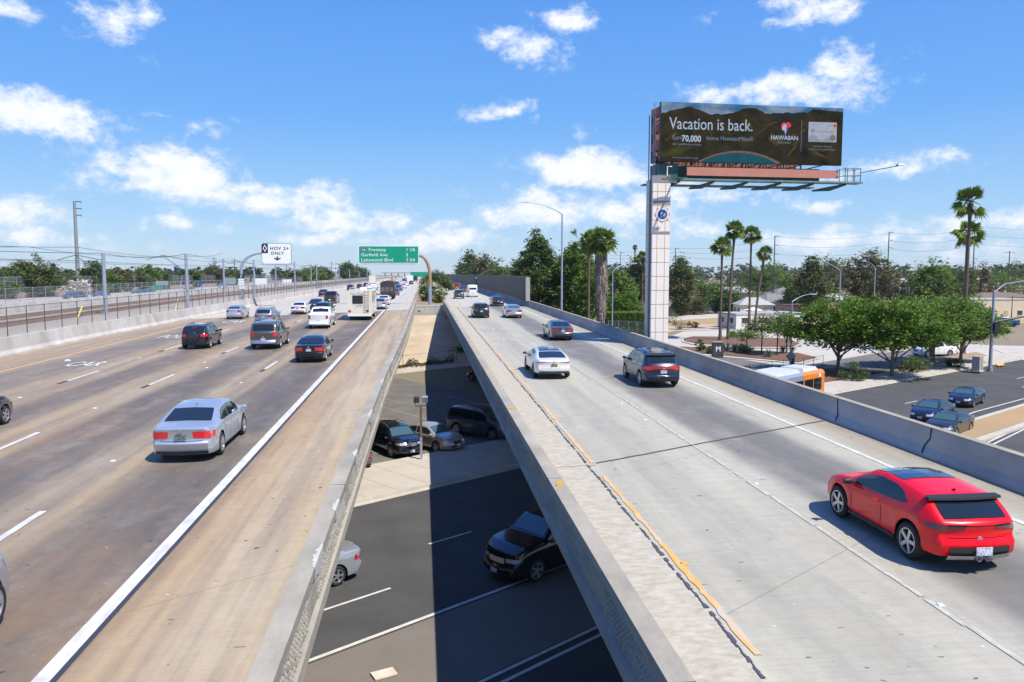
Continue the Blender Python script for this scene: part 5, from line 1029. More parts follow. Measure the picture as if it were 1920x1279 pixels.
def fence(name, pts, h, label, step=2.65, rails=(1., .6, .2), rp=.035, mat=None, zf=None, link=True, group=None, maxposts=98):
    th = thing(name, label, 'fence', group=group); mt = mat or m_steel_d; zf = zf or (lambda x, y: -5.); P_ = []
    for (a, b) in zip(pts[:-1], pts[1:]):
        a, b = Vector(a), Vector(b); k = max(1, round((b - a).length / step)); P_ += [a.lerp(b, i / k) for i in range(k)]
    P_.append(Vector(pts[-1])); P_ = P_[:maxposts]
    for p in P_:
        mb = MB(); z = zf(p.x, p.y); mb.tube([(p.x, p.y, z), (p.x, p.y, z + h + .05)], rp, 6); mb.build('post', mt, th)
    for r_ in rails: mb = MB(); mb.tube([(p.x, p.y, zf(p.x, p.y) + h * r_) for p in P_], rp * .6, 5, False); mb.build('rail', mt, th)
    if link: mb = MB(); mb.grid([[(p.x + .02, p.y, zf(p.x, p.y) + .05), (p.x + .02, p.y, zf(p.x, p.y) + h)] for p in P_]); mb.build('mesh_panel', m_link, th)
zf_ = lambda x, y: zd(y) + .5
fence('chain_link_fence', [(XW(y) - 1.0, y) for y in (42, 60, 75, 90, 105, 130, 160, 200)], 2.5, 'chain-link fence on dark posts directly behind the pale concrete barrier wall', 2.7, zf=zf_)
fence('chain_link_fence', [(-27.2, y) for y in (202, 230, 270, 330, 400, 450)], 2.4, 'far continuation of the fence beside the railway toward the horizon', 4, zf=zf_, rp=.05)
fence('chain_link_fence', [(-50.35, y) for y in (80, 120, 200, 330)], 1.9, 'chain-link fence on galvanised posts above the wall beyond the railway', 3.2, mat=m_galv, zf=lambda x, y: zd(y) + 1.2)
fence('chain_link_fence', [(-76.35, y) for y in (110, 160, 260, 420)], 2.2, 'chain-link fence on top of the tan block wall beyond the opposite freeway', 4, mat=m_galv, zf=lambda x, y: zd(y) + 1.9, rp=.045)
# sound wall right
sw = MB(); sw.extr([(14.9, .86), (14.9, 4.35), (15.35, 4.35), (15.35, .86)], [113, 125, 145, 165, 300, 520]); swo = sw.build('sound_wall', M('sound_wall_block', (.15, .125, .105), .9, col2=(.11, .095, .082), scale=2.5, bump=.3)); tag(swo, 'long dark brown block sound wall along the right freeway, topped at eye level', 'sound wall')
mb = MB()
for k in range(16): z = 1.05 + k * .205; mb.extr([(14.885, z), (14.885, z + .012), (14.895, z + .012), (14.895, z)], [113, 165, 300])
mb.build('mortar_lines', M('mortar', (.17, .15, .13), .9), swo)
mb = MB(); mb.box((15.12, 112.8, 2.55 + zd(113)), (.62, .36, 3.5)); mb.build('end_pillar', M('pillar_conc', (.36, .33, .29), .9), swo)
# traffic signal seen against the sound wall
x = Q(870, 140).x; th = thing('traffic_signal', 'small traffic signal showing green in front of the dark sound wall', 'traffic signal', (14.4, 215, zd(215)))
mb = MB(); mb.tube([(0, 0, 0), (0, 0, 3.2)], .07, 8); mb.build('pole', m_steel_d, th); mb = MB(); mb.box((0, -.1, 3.9), (.42, .3, 1.3)); mb.box((-1.0 * 0, -.1, 2.6), (.36, .3, .9)); mb.build('signal_housing', M('signal_green_paint', (.01, .06, .04), .5), th)
mb = MB(); mb.lathe([(.11, 0), (.001, -.03)], 12, 'x'); mb.v = [(b, -.27 + a, 3.5 + c) for a, b, c in mb.v]; mb.build('signal_light', M('green_light', (.05, .9, .5), .4, emit=1.2), th)
# signal mast and cabinet by the street at right
p = P(1856, 696); th = thing('traffic_signal', 'tall grey signal mast with two long arms beside the street at right', 'traffic signal', (p.x, p.y, -5)); h = ZY(548, p.y) + 5
mb = MB(); mb.tube([(0, 0, 0), (0, 0, h)], [.2, .13], 12); mb.tube([(0, 0, 0), (0, 0, .4)], .28, 12); mb.build('pole', m_galv, th, smooth=50)
mb = MB(); mb.tube([(0, 0, h), (2.5, 1.5, h + .9), (7, 4, h + 1.2)], [.07, .06, .05], 8); mb.build('lamp_arm', m_galv, th, smooth=50)
mb = MB(); mb.tube([(0, 0, h - 3.3), (6, -1, h - 2.1), (12, -2, h - 1.6)], [.12, .09, .07], 8); mb.build('signal_arm', m_steel_d, th, smooth=50)
mb = MB(); mb.box((.55, 0, h - 3.9), (.4, .4, 1.1)); mb.box((.1, -.35, h - 3.9), (.4, .35, 1.1)); mb.build('signal_housing', m_trim, th)
p = P(1832, 699); th = thing('utility_cabinet', 'grey metal utility cabinet on the sidewalk beside the signal mast', 'cabinet', (p.x, p.y, -4.85)); mb = MB(); mb.box((0, 0, .85), (1.25, .75, 1.6), rz=UA); mb.build('cabinet_body', M('cabinet_grey', (.40, .38, .33), .6, col2=(.35, .33, .29), scale=2), th); mb = MB(); mb.box((0, 0, .04), (1.5, 1.0, .12), rz=UA); mb.build('plinth', m_curb, th); mb = MB(); mb.box((.23, -.32, .9), (.02, .03, 1.4), rz=UA); mb.build('door_edge', m_steel_d, th)
# lamp post with twin heads in the parking lot below
p = P(790, 866); th = thing('parking_lamp', 'rusty square lamp post with twin floodlights beside the parked cars in the lot below', 'lamp post', (p.x, p.y, -5)); h = ZY(748, p.y, 790) + 4.6
mb = MB(); mb.box((0, 0, h * .72), (.13, .13, h * .56)); mb.build('upper_post', M('rusty_post', (.20, .105, .05), .8, col2=(.12, .07, .04), scale=5), th); mb = MB(); mb.box((0, 0, h * .22), (.135, .135, h * .44)); mb.build('lower_post', m_galv, th)
mb = MB(); mb.box((0, 0, .04), (.8, .5, .1)); mb.build('base_plate', M('rusty_post', (.2, .1, .05)), th)
mb = MB(); mb.tube([(-.32, 0, h + .25), (-.32, 0, h), (.32, 0, h), (.32, 0, h + .25)], .03, 6); mb.build('bracket', m_steel_d, th)
for x_ in (-.30, .30): mb = MB(); mb.box((x_ * .8, -.05, h + .38), (.32, .2, .34), rx=.35); mb.build('floodlight', m_steel_d if x_ < 0 else m_galv, th)
# blue/white debris on the carpool shoulder, cardboard on the street
p = P(720, 1267); th = MB().box((0, 0, .03), (.62, .40, .04), rz=.4).build('cardboard_scrap', M('cardboard', (.55, .38, .24), .9, col2=(.7, .6, .5), scale=3)); th.location = (p.x, p.y, -4.975); tag(th, 'flattened cardboard scrap lying on the tan street median below', 'cardboard')
p = DK(127, 677); th = MB().box((0, 0, .06), (.38, .2, .1), rz=.4, top=.5).build('litter', M('litter_blue', (.35, .42, .6), .5)); th.location = (p.x, p.y, p.z); tag(th, 'crumpled pale blue litter on the shoulder by the left wall', 'litter')
p = P(0, 0, 100) if False else None
# far signs and overpass
def board(px, Y, w, hh_, ptop, mat, label, name='road_sign', z0=None, posts=2, cat='road sign'):
    x = Q(px, Y).x; zt = ZY(ptop, Y); zz = zd(Y) if z0 is None else z0; th = thing(name, label, cat, (x, Y, zz)); mb = MB(); mb.box((0, 0, zt - zz - hh_ / 2), (w, .1, hh_)); mb.build('sign_panel', mat, th)
    for k in range(posts): mb = MB(); xx = 0 if posts == 1 else (-w * .35 + k * w * .7); mb.tube([(xx, .1, 0), (xx, .1, zt - zz - hh_ * .3)], .08, 6); mb.build('post', m_galv, th)
board(292, 165, 2.6, .75, 536, m_sgreen, 'small green sign beyond the railway left of the second mast'); board(303, 180, 2.7, .95, 527, m_galv, 'grey back of a sign right of the small green sign'); board(431, 185, 2.4, 1.5, 521, m_galv, 'grey back of a large sign left of the carpool post'); board(487, 210, 3.6, 1.9, 522, m_swhite, 'white billboard-like panel below the carpool sign'); board(538, 260, 2.9, 1.6, 524, m_swhite, 'white panel right of the carpool sign over the fence'); board(376, 150, .55, .8, 526, m_sblue, 'small blue sign beside the second railway mast', posts=1)
board(788, 480, 12, 3.0, 510, m_sgreen, 'distant green overhead sign right of the queue of traffic')
Yo = 1250.; xa, xb = Q(715, Yo).x, Q(778, Yo).x; mb = MB(); mb.box(((xa + xb) / 2, Yo, 6.8), (xb - xa, 12, 1.5)); 
ov = thing('overpass', 'distant concrete overpass crossing the freeway near the horizon', 'overpass'); mb.build('bridge_deck', m_conc, ov)
for k in range(5): mb = MB(); mb.box((xa + 6 + k * (xb - xa - 12) / 4, Yo, 3.8), (1.6, 3, 6)); mb.build('pier', m_conc, ov)
Yo = 520; x = Q(612, Yo).x; can = thing('station_canopy', 'pale station canopy roof beside the railway, far off', 'station canopy', (x, Yo, 1)); mb = MB(); mb.box((0, 0, ZY(507, Yo) - 1), (15, 6, .8), top=.8); mb.build('roof', m_swhite, can)
for k in (-6, -2, 2, 6): mb = MB(); mb.tube([(k, 0, 0), (k, 0, ZY(507, Yo) - 1.2)], .2, 6); mb.build('post', m_galv, can)
# blue water tower
Yo = 900; x = Q(331, Yo).x; wt = thing('water_tower', 'small bright blue water tower on legs on the left horizon', 'water tower', (x, Yo, .3)); zt = ZY(499, Yo) - .3; mb = MB(); mb.lathe([(.01, zt + .6), (2.6, zt - .4), (2.7, zt - 3.2), (1.2, zt - 4.2), (.3, zt - 4.4)], 16); mb.build('tank', M('tower_blue', (.03, .22, .62), .5), wt, smooth=40)
for k in range(4): a = k * math.pi / 2 + .6; mb = MB(); mb.tube([(2 * math.cos(a), 2 * math.sin(a), zt - 3.4), (3 * math.cos(a), 3 * math.sin(a), 0)], .25, 6); mb.build('leg', MATS['tower_blue'], wt)

# ================================================================ BILLBOARD
def billboard():
    Y0 = 55.12; X0, X1 = Q(1222, Y0).x, Q(1254.5, Y0).x; zT = ZY(329, Y0, 1240)
    th = thing('billboard', 'large billboard with a dark mountain landscape poster on a tiled column beside the freeway', 'billboard', (X0, Y0, -5.)); o = Vector((-X0, -Y0, 5.))
    def put(x): x.location = o; return x
    mt_ = M('cream_tile', (.84, .76, .68), .55, col2=(.76, .69, .62), scale=.8); mg_ = M('tile_grout', (.42, .27, .15), .8); mgr = M('grey_tile_and_shadow', (.26, .245, .25), .6); mst = M('billboard_steel', (.02, .07, .065), .5, .2, col2=(.05, .13, .12), scale=2)
    mb = MB(); mb.box(((X0 + X1) / 2, Y0 + .15, (zT - 5) / 2), (X1 - X0, .3, zT + 5)); fr = put(mb.build('tiled_front', mt_, th)); mb = MB(); mb.box(((X0 + X1) / 2, Y0 + 1.35, (zT - 5.2) / 2), (X1 - X0, .7, zT + 4.8)); put(mb.build('tiled_back', M('tile_side', (.58, .55, .54), .6, col2=(.50, .48, .47), scale=.8), th))
    mb = MB(); mb.box(((X0 + X1) / 2, Y0 + .65, (zT - 5) / 2), (X1 - X0 - .16, .72, zT + 5)); put(mb.build('steel_core', mst, th))
    mb = MB(); z = zT - 1.15; w = X1 - X0
    while z > -5: mb.box(((X0 + X1) / 2, Y0 - .001, z), (w, .008, .045)); mb.box((X0 - .001, Y0 + .15, z), (.008, .3, .04)); mb.box((X0 - .001, Y0 + 1.35, z), (.008, .7, .035)); z -= 1.02
    for f in (.27, .72): mb.box((X0 + w * f, Y0 - .003, (zT - 5) / 2), (.035, .008, zT + 4.9))
    put(mb.build('tile_joints', mg_, th))
    mb = MB()
    for a, b in ((329, 343), (376.5, 384), (434, 439)): z1, z0 = ZY(a, Y0), ZY(b, Y0); mb.box(((X0 + X1) / 2, Y0 - .006, (z0 + z1) / 2), (w + .004, .012, z1 - z0))  # grey top band; lower two are catwalk beam shadows painted on the tiles
    put(mb.build('band_and_beam_shadow', mgr, th))
    # round emblem with an eight-pointed rim
    cx, cz = Q(1240, Y0).x, ZY(402, Y0); yy = Y0 - .02
    def disk(r, n, y, rr=None): return [(cx + (r if not rr or k % 2 == 0 else rr) * math.sin(2 * math.pi * k / n), y, cz + (r if not rr or k % 2 == 0 else rr) * math.cos(2 * math.pi * k / n)) for k in range(n)]
    mb = MB(); mb.poly(disk(.60, 16, yy, .50)); put(mb.build('emblem_rim', M('emblem_orange', (.62, .20, .07), .5), th)); mb = MB(); mb.poly(disk(.50, 24, yy - .008)); e2 = put(mb.build('emblem_ring', m_swhite, th)); mb = MB(); mb.poly(disk(.35, 24, yy - .016)); put(mb.build('emblem_disc', M('emblem_blue', (.01, .05, .17), .5), th))
    mb = MB(); rr = random.Random(3)
    for pts in ([(-.2, .1), (-.05, .22), (.02, .1), (-.06, -.02), (-.2, 0)], [(.06, .02), (.2, .12), (.24, -.05), (.12, -.2), (.04, -.1)], [(-.12, -.1), (-.02, -.12), (-.05, -.26)]): mb.poly([(cx + a, yy - .022, cz + b) for a, b in pts])
    for k in range(18): a = 2 * math.pi * k / 18; mb.box((cx + .425 * math.sin(a), yy - .014, cz + .425 * math.cos(a)), (.05, .008, .07)) if k % 9 else None
    put(mb.build('emblem_map', M('emblem_pale', (.25, .38, .5), .5), th))
    # poster panel
    YL, YR = 55.3, 56.0; XL_, XR_ = Q(1238.5, YL).x, Q(1579.5, YR).x; zb_ = 13.80; zt_ = 18.02; dl_, dr_ = ray(1238.5, 246), ray(1579.5, 257); XL_ = dl_.x / dl_.y * YL; XR_ = dr_.x / dr_.y * YR; a = Vector((XL_, YL, 0)); b = Vector((XR_, YR, 0)); L = (b - a).length; u = (b - a).normalized(); nrm = Vector((u.y, -u.x, 0)); ang = math.atan2(u.y, u.x); H = zt_ - zb_
    base = Matrix.Translation((XL_, YL, zb_)) @ Matrix.Rotation(ang, 4, 'Z')
    def W_(s, h, d=0.): return tuple(base @ Vector((s, -d, h)))
    mb = MB(); v = [W_(0, 0, 0), W_(L, 0, 0), W_(L, H, 0), W_(0, H, 0), W_(0, 0, -.3), W_(L, 0, -.3), W_(L, H, -.3), W_(0, H, -.3)]; mb.add(v, [(0, 1, 2, 3), (7, 6, 5, 4), (0, 4, 5, 1), (1, 5, 6, 2), (2, 6, 7, 3), (3, 7, 4, 0)]); put(mb.build('display_panel', m_sblack, th))
    sky_ = M('poster_sky', (.03, .11, .20), .7, col2=(.20, .25, .31), scale=.55, stretch=(1, 1, 2.2), contrast=.25, detail=8); mtn = M('poster_mountain', (.008, .010, .009), .8, col2=(.045, .034, .014), scale=.9, stretch=(1.3, 1, 1.1), contrast=.45, detail=10); mt2 = M('poster_far_ridge', (.028, .032, .030), .8, col2=(.012, .015, .016), scale=1); grn = M('poster_green', (.05, .065, .012), .8, col2=(.025, .032, .01), scale=1, detail=8); lake = M('poster_lake', (.012, .09, .105), .6, col2=(.01, .055, .075), scale=1.3, detail=8); sand = M('poster_sand', (.20, .13, .08), .8, col2=(.09, .06, .035), scale=3)
    ps = MB(); 
    def pp(pts, d, mi): ps.mi = mi; ps.poly([W_(s * L, h * H, d) for s, h in pts])
    pp([(.002, .72), (.998, .72), (.998, .998), (.002, .998)], .006, 0)
    def ridge(pts, n, seed, amp): 
        r_ = random.Random(seed); xs = np.linspace(pts[0][0], pts[-1][0], n); return [(x, float(np.interp(x, [p[0] for p in pts], [p[1] for p in pts])) + r_.uniform(-amp, amp)) for x in xs]
    r = ridge([(.002, .80), (.25, .81), (.36, .83), (.55, .86), (.6, .87), (.78, .90), (.998, .92)], 60, 1, .012)
    for (s0, h0), (s1, h1) in zip(r[:-1], r[1:]): pp([(s0, .5), (s1, .5), (s1, h1), (s0, h0)], .010, 1)
    r = ridge([(.002, .80), (.06, .86), (.11, .90), (.16, .93), (.21, .88), (.27, .80), (.34, .82), (.40, .86), (.44, .93), (.50, .95), (.54, .90), (.6, .80), (.66, .74), (.75, .80), (.83, .97), (.9, .95), (.998, .94)], 110, 2, .008)
    for (s0, h0), (s1, h1) in zip(r[:-1], r[1:]): pp([(s0, .002), (s1, .002), (s1, h1), (s0, h0)], .014, 2)
    pp([(.002, .08), (.10, .12), (.16, .22), (.20, .26), (.12, .25), (.05, .18), (.002, .14)], .018, 3)
    for pts in ([(.60, .55), (.66, .40), (.63, .30), (.58, .42)], [(.46, .78), (.50, .62), (.47, .55), (.45, .68)], [(.82, .30), (.90, .16), (.94, .10), (.84, .18)]): pp(pts, .017, 6)
    r_ = random.Random(77)
    for k in range(34):
        s_, h_ = r_.uniform(.02, .97), r_.uniform(.25, .78); w_, d_ = r_.uniform(.006, .02), r_.uniform(.06, .2); sl = r_.choice((-1, 1)) * r_.uniform(.02, .07); pp([(s_, h_), (s_ + w_, h_ - .02), (s_ + w_ * .6 + sl, h_ - d_), (s_ + sl - w_ * .3, h_ - d_ * .9)], .0165, 6 if k % 3 else 1)
    arc = [(.20 + .46 * t, .002 + .21 * math.sin(math.pi * t) ** .8) for t in np.linspace(0, 1, 22)]; ps.mi = 5; ps.poly([W_(s * L, h * H, .020) for s, h in arc]); arc = [(.215 + .42 * t, .002 + .175 * math.sin(math.pi * t) ** .8) for t in np.linspace(0, 1, 22)]; ps.mi = 4; ps.poly([W_(s * L, h * H, .024) for s, h in arc])
    put(ps.build('poster', [sky_, mt2, mtn, grn, lake, sand, M('poster_slope', (.075, .055, .018), .8, col2=(.04, .03, .012), scale=1.5)], th))
    mw = M('poster_white', (.34, .40, .46), .7); mw2 = M('poster_grey', (.17, .21, .24), .7)
    def tx(s, size, sx, sh, m=mw, xs=1., bold=0., al='LEFT', d=.03): return put(text('lettering', s, size, m, th, base @ Matrix.Translation((sx * L, -d, sh * H)) @ Matrix.Rotation(math.pi / 2, 4, 'X'), bold=bold, xs=xs, align=al))
    tx('Vacation is back.', 1.2, .045, .55, xs=.80, bold=.004)
    # slab serifs on the upright strokes of the headline
    tx('Earn', .45, .062, .37, mw2); tx('70,000', .62, .112, .345, bold=.018, xs=.88); tx('bonus HawaiianMiles®', .43, .245, .38, mw2, xs=.92); tx('after qualifying purchases', .22, .062, .28, mw2); tx('Terms and conditions apply.', .18, .062, .055, mw2)
    tx('HAWAIIAN', .44, .672, .42, xs=.98, bold=.01, al='CENTER'); tx('AIRLINES', .20, .672, .355, mw2, xs=1.3, al='CENTER')
    mb = MB(); sx, sh = .672 * L, .60 * H
    def blob(pts, d, m, nm): q = MB(); q.poly([W_(sx + a_, sh + b_, d) for a_, b_ in pts]); return put(q.build(nm, m, th))
    blob([(-.28, .35), (-.1, .52), (.05, .45), (.22, .55), (.48, .42), (.50, .22), (.30, .10), (.1, .2), (-.1, .05), (-.3, .15)], .030, M('logo_red', (.55, .02, .03), .6), 'emblem')
    blob([(-.05, .1), (.28, .1), (.20, -.15), (.08, -.42), (0, -.45), (.06, -.2)], .034, M('logo_purple', (.10, .03, .20), .6), 'emblem'); blob([(-.22, .12), (-.1, .36), (.08, .38), (.14, .2), (.12, -.1), (.06, -.40), (-.02, -.12), (-.16, -.06), (-.24, -.0)], .038, mw, 'emblem')
    q = MB(); q.grid([[W_(.765 * L, h * H, .03), W_(.767 * L, h * H, .03)] for h in (.22, .78)]); put(q.build('divider_line', mw2, th))
    q = MB(); q.poly([W_((.805 + a_) * L, (.40 + b_) * H, .03) for a_, b_ in ((.004, 0), (.156, 0), (.16, .01), (.16, .335), (.156, .345), (.004, .345), (0, .335), (0, .01))]); put(q.build('card_picture', M('card_silver', (.33, .35, .38), .6, col2=(.26, .28, .31), scale=1.5), th))
    q = MB(); r_ = random.Random(9); pts = [(.806 + .14 * t, .41 + .12 * (.6 + .4 * math.sin(9 * t)) * (1 - t * .35) + r_.uniform(-.012, .012)) for t in np.linspace(0, 1, 20)]; q.poly([W_(s * L, h * H, .034) for s, h in [(.806, .41)] + pts + [(.945, .41)]]); put(q.build('card_pattern', M('card_grey', (.20, .22, .25), .6), th))
    q = MB(); q.poly([W_(.943 * L + .24 * math.cos(t), .48 * H + .22 * math.sin(t), .038) for t in np.linspace(0, 6.1, 16)]); put(q.build('card_logo', M('card_brown', (.16, .12, .10), .6), th)); q = MB(); q.poly([W_(.955 * L + .12 * math.cos(t), .69 * H + .12 * math.sin(t), .038) for t in np.linspace(0, 6.1, 12)]); put(q.build('card_logo', MATS['logo_red'], th))
    q = MB(); q.poly([W_(.822 * L, .57 * H, .038), W_(.838 * L, .57 * H, .038), W_(.838 * L, .62 * H, .038), W_(.822 * L, .62 * H, .038)]); put(q.build('card_chip', mw2, th)); tx('HAWAIIAN', .13, .912, .68, MATS['card_grey'], d=.038); tx('5412 7512 3456 7890', .16, .85, .57, MATS['card_grey'], d=.038); tx('HAWAIIAN AIRLINES', .17, .885, .31, mw2, al='CENTER'); tx('WORLD ELITE MASTERCARD', .17, .885, .255, mw2, al='CENTER')
    # structure: rear panel, truss between, beams, catwalk, rails, lamp arm
    mb = MB(); v = [W_(0, .1, -1.9), W_(L - .6, .1, -5.5), W_(L - .6, H, -5.5), W_(0, H - .15, -1.9), W_(0, .1, -2.05), W_(L - .6, .1, -5.7), W_(L - .6, H, -5.7), W_(0, H - .15, -2.05)]; mb.add(v, [(0, 1, 2, 3), (7, 6, 5, 4), (0, 4, 5, 1), (1, 5, 6, 2), (2, 6, 7, 3), (3, 7, 4, 0)]); put(mb.build('rear_panel', M('panel_back', (.30, .12, .10), .7, col2=(.2, .09, .08), scale=1), th))
    mb = MB()
    for s in np.linspace(.1, L - .3, 9):
        d1 = -1.9 - 3.6 * s / L + .1; mb.tube([W_(s, .15, -.35), W_(s, H - .3, -.35)], .07, 5); mb.tube([W_(s, .15, d1), W_(s, H - .4, d1)], .07, 5)
        for h in (.3, 1.6, 3.0, H - .5): mb.tube([W_(s, h, -.35), W_(s, h, d1)], .05, 5)
        mb.tube([W_(s, .3, -.35), W_(s, 1.6, d1)], .04, 5); mb.tube([W_(s, 3.0, -.35), W_(s, 1.6, d1)], .04, 5)
    put(mb.build('truss', mst, th))
    mb = MB()
    for h in (.9, 2.2, 3.4): mb.add([W_(-.02, h, -.4), W_(.4, h, -.4), W_(.4, h, -1.8), W_(-.02, h, -1.8), W_(-.02, h + .55, -.4), W_(.4, h + .55, -.4), W_(.4, h + .55, -1.8), W_(-.02, h + .55, -1.8)], [(0, 1, 5, 4), (1, 2, 6, 5), (2, 3, 7, 6), (3, 0, 4, 7), (4, 5, 6, 7), (3, 2, 1, 0)])
    put(mb.build('red_brace', M('brace_red', (.36, .11, .08), .7), th))
    mb = MB(); mb.tube([W_(-.05, -1.2, -.9), W_(-.05, H + .15, -.9)], .035, 5); mb.tube([W_(-.05, -1.2, -1.3), W_(-.05, H + .15, -1.3)], .035, 5)
    for k in range(17): mb.tube([W_(-.05, -1 + k * .33, -.9), W_(-.05, -1 + k * .33, -1.3)], .02, 4)
    mb.tube([W_(-.15, -1.3, -2.0), W_(-.15, H - .6, -2.0)], .05, 5); put(mb.build('ladder', m_galv, th))
    def beam(s0, s1, h0, h1, d0, d1, nm, m):
        q = MB(); q.add([W_(s0, h0, d0), W_(s1, h0, d0), W_(s1, h0, d1), W_(s0, h0, d1), W_(s0, h1, d0), W_(s1, h1, d0), W_(s1, h1, d1), W_(s0, h1, d1)], [(0, 1, 5, 4), (1, 2, 6, 5), (2, 3, 7, 6), (3, 0, 4, 7), (4, 5, 6, 7), (3, 2, 1, 0)]); return put(q.build(nm, m, th))
    beam(.1, L - 1.0, -1.15, -.12, -1.3, -1.9, 'main_beam', mst); beam(2.1, L - .15, -.95, -.35, -.10, -.18, 'red_skirting', M('skirting_red', (.50, .20, .14), .7, col2=(.42, .17, .12), scale=1.5)); beam(.0, 1.5, -1.15, -.1, -.4, -2.1, 'column_cap', mst)
    beam(1.3, L + 1.2, -1.42, -1.30, .95, .1, 'catwalk', M('catwalk_steel', (.10, .17, .155), .6, col2=(.2, .27, .25), scale=2)); beam(-.3, L - .6, -1.42, -1.32, -2.6, -3.4, 'catwalk', MATS['catwalk_steel'])
    for k in range(6): s = 1.2 + k * 2.6; q = MB(); q.add([W_(s - .05, -1.42, .8), W_(s + .05, -1.42, .8), W_(s + .05, -1.42, -3.8), W_(s - .05, -1.42, -3.8), W_(s - .05, -1.55, .8), W_(s + .05, -1.55, .8), W_(s + .05, -1.75, -1.4), W_(s - .05, -1.75, -1.4), W_(s + .05, -1.55, -3.8), W_(s - .05, -1.55, -3.8)], [(0, 1, 2, 3), (0, 4, 5, 1), (4, 7, 6, 5), (7, 9, 8, 6), (3, 2, 8, 9), (1, 5, 6, 8, 2), (0, 3, 9, 7, 4)]); put(q.build('outrigger', mst, th))
    mb = MB()
    for s in (L - .1, L + .55, L + 1.15): mb.tube([W_(s, -1.35, .7), W_(s, -.25, .7)], .03, 5); mb.tube([W_(s, -1.35, -.05), W_(s, -.25, -.05)], .03, 5)
    for h in (-.3, -.8): mb.tube([W_(L - .3, h, .7), W_(L + 1.15, h, .7), W_(L + 1.15, h, -.05), W_(L - .3, h, -.05)], .03, 5)
    put(mb.build('railing', mst, th)); beam(-.15, 1.4, -1.42, -1.34, .95, .80, 'catwalk_edge', mst); beam(-.15, 1.4, -1.42, -1.34, 1.9, 1.8, 'catwalk_edge', mst); mb = MB(); mb.add([W_(.9, -1.42, .1), W_(1.0, -1.42, .1), W_(1.0, -1.42, 1.9), W_(.9, -1.42, 1.9), W_(.9, -1.34, .1), W_(1.0, -1.34, .1), W_(1.0, -1.34, 1.9), W_(.9, -1.34, 1.9)], [(0, 1, 2, 3), (4, 7, 6, 5), (0, 4, 5, 1), (1, 5, 6, 2), (2, 6, 7, 3), (3, 7, 4, 0)]); put(mb.build('catwalk_arm', mst, th)); mb = MB(); mb.tube([W_(.6, -1.3, -.1), W_(.6, -.35, -.1), W_(.95, -.35, -.1)], .04, 6); put(mb.build('grab_rail', m_swhite, th))
    mb = MB(); mb.tube([W_(L + 1.15, -.6, .7), W_(L + 3.6, -.15, 1.6)], .035, 6); put(mb.build('lamp_arm', mst, th)); mb = MB(); c = Vector(W_(L + 3.7, -.08, 1.65)); mb.box(c, (.55, .35, .14), top=.7); put(mb.build('lamp', m_galv, th))
    mb = MB(); mb.add([W_(.35, -1.62, .76), W_(1.0, -1.62, .76), W_(1.0, -1.36, .76), W_(.35, -1.36, .76)], [(0, 1, 2, 3)]); put(mb.build('number_label', m_swhite, th)); put(text('label_lettering', '10569', .2, m_sblack, th, base @ Matrix.Translation((.42, -.775, -1.56)) @ Matrix.Rotation(math.pi / 2, 4, 'X')))
billboard()
for k_, m_ in MATS.items():
    if k_.startswith('poster_'): m_.node_tree.nodes['Principled BSDF'].inputs['Specular IOR Level'].default_value = .05; m_.node_tree.nodes['Principled BSDF'].inputs['Roughness'].default_value = .95
# ================================================================ GROUND AREAS ON THE RIGHT
Z5 = -5.
def pxpoly(name, pts, dz, mat, kind=True, parent=None):
    q = [P(a, b) for a, b in pts]; o = MB().poly([(v.x, v.y, Z5 + dz) for v in q]).build(name, mat, parent)
    if kind and not parent: struct(o)
    return o
m_drive = M('pale_concrete_road', (.50, .46, .39), .85, col2=(.40, .37, .31), scale=.3, detail=9)
pxpoly('dry_field', [(1150, 600), (1262, 622), (1420, 616), (1560, 622), (1560, 590), (1700, 600), (2100, 612), (2100, 575), (1100, 575)], -.03, m_field)
pxpoly('service_road', [(1180, 660), (1290, 618), (1420, 612), (1560, 620), (1700, 640), (1890, 648), (2100, 650), (2100, 690), (1920, 700), (1590, 745), (1300, 760), (1100, 760), (1120, 680)], -.015, m_drive)
pxpoly('back_street', [(1240, 594), (1400, 585), (1400, 593), (1240, 603)], .02, m_drive); pxpoly('gravel_lot', [(1190, 640), (1262, 622), (1400, 617), (1420, 611), (1300, 608), (1190, 618)], .02, M('pale_dirt', (.46, .37, .27), .95, col2=(.36, .29, .2), scale=.4, detail=8))
pxpoly('asphalt_road', [(1340, 664), (1480, 690), (1640, 663), (1790, 650), (1810, 690), (1700, 700), (1600, 730), (1420, 745), (1250, 735), (1250, 650)], .02, m_asph_l)
isl = pxpoly('planting_island', [(1281, 636), (1300, 632), (1400, 633), (1475, 636), (1500, 645), (1485, 652), (1400, 651), (1310, 646), (1284, 641)], .13, m_mulch); pxpoly('kerb', [(1277, 637), (1298, 630.5), (1400, 631.5), (1480, 634.5), (1506, 645), (1488, 654), (1400, 653), (1305, 648), (1279, 642)], .08, m_curb)
pxpoly('kerb', [(1270, 650), (1400, 656), (1500, 662), (1540, 672), (1500, 683), (1400, 674), (1290, 664)], .06, m_curb); isl2 = pxpoly('planting_island', [(1275, 651), (1400, 657.5), (1498, 663.5), (1532, 672), (1497, 680.5), (1400, 671.5), (1295, 662)], .12, m_mulch)
mb = sstrip(MB(), -9.8, -3.6, -4.88, 33, 67); struct(mb.build('planting_strip', m_mulch)); pxpoly('dry_corner', [(1760, 672), (1830, 662), (1850, 668), (1850, 676), (1770, 690), (1700, 705)], .14, m_dirt)
pxpoly('cross_street', [(1860, 655), (2100, 640), (2100, 668), (1920, 676)], .03, m_drive); pxpoly('tactile_ramp', [(1868, 686), (1880, 683), (1884, 687), (1872, 689)], .17, M('tactile_yellow', (.7, .45, .06), .6))

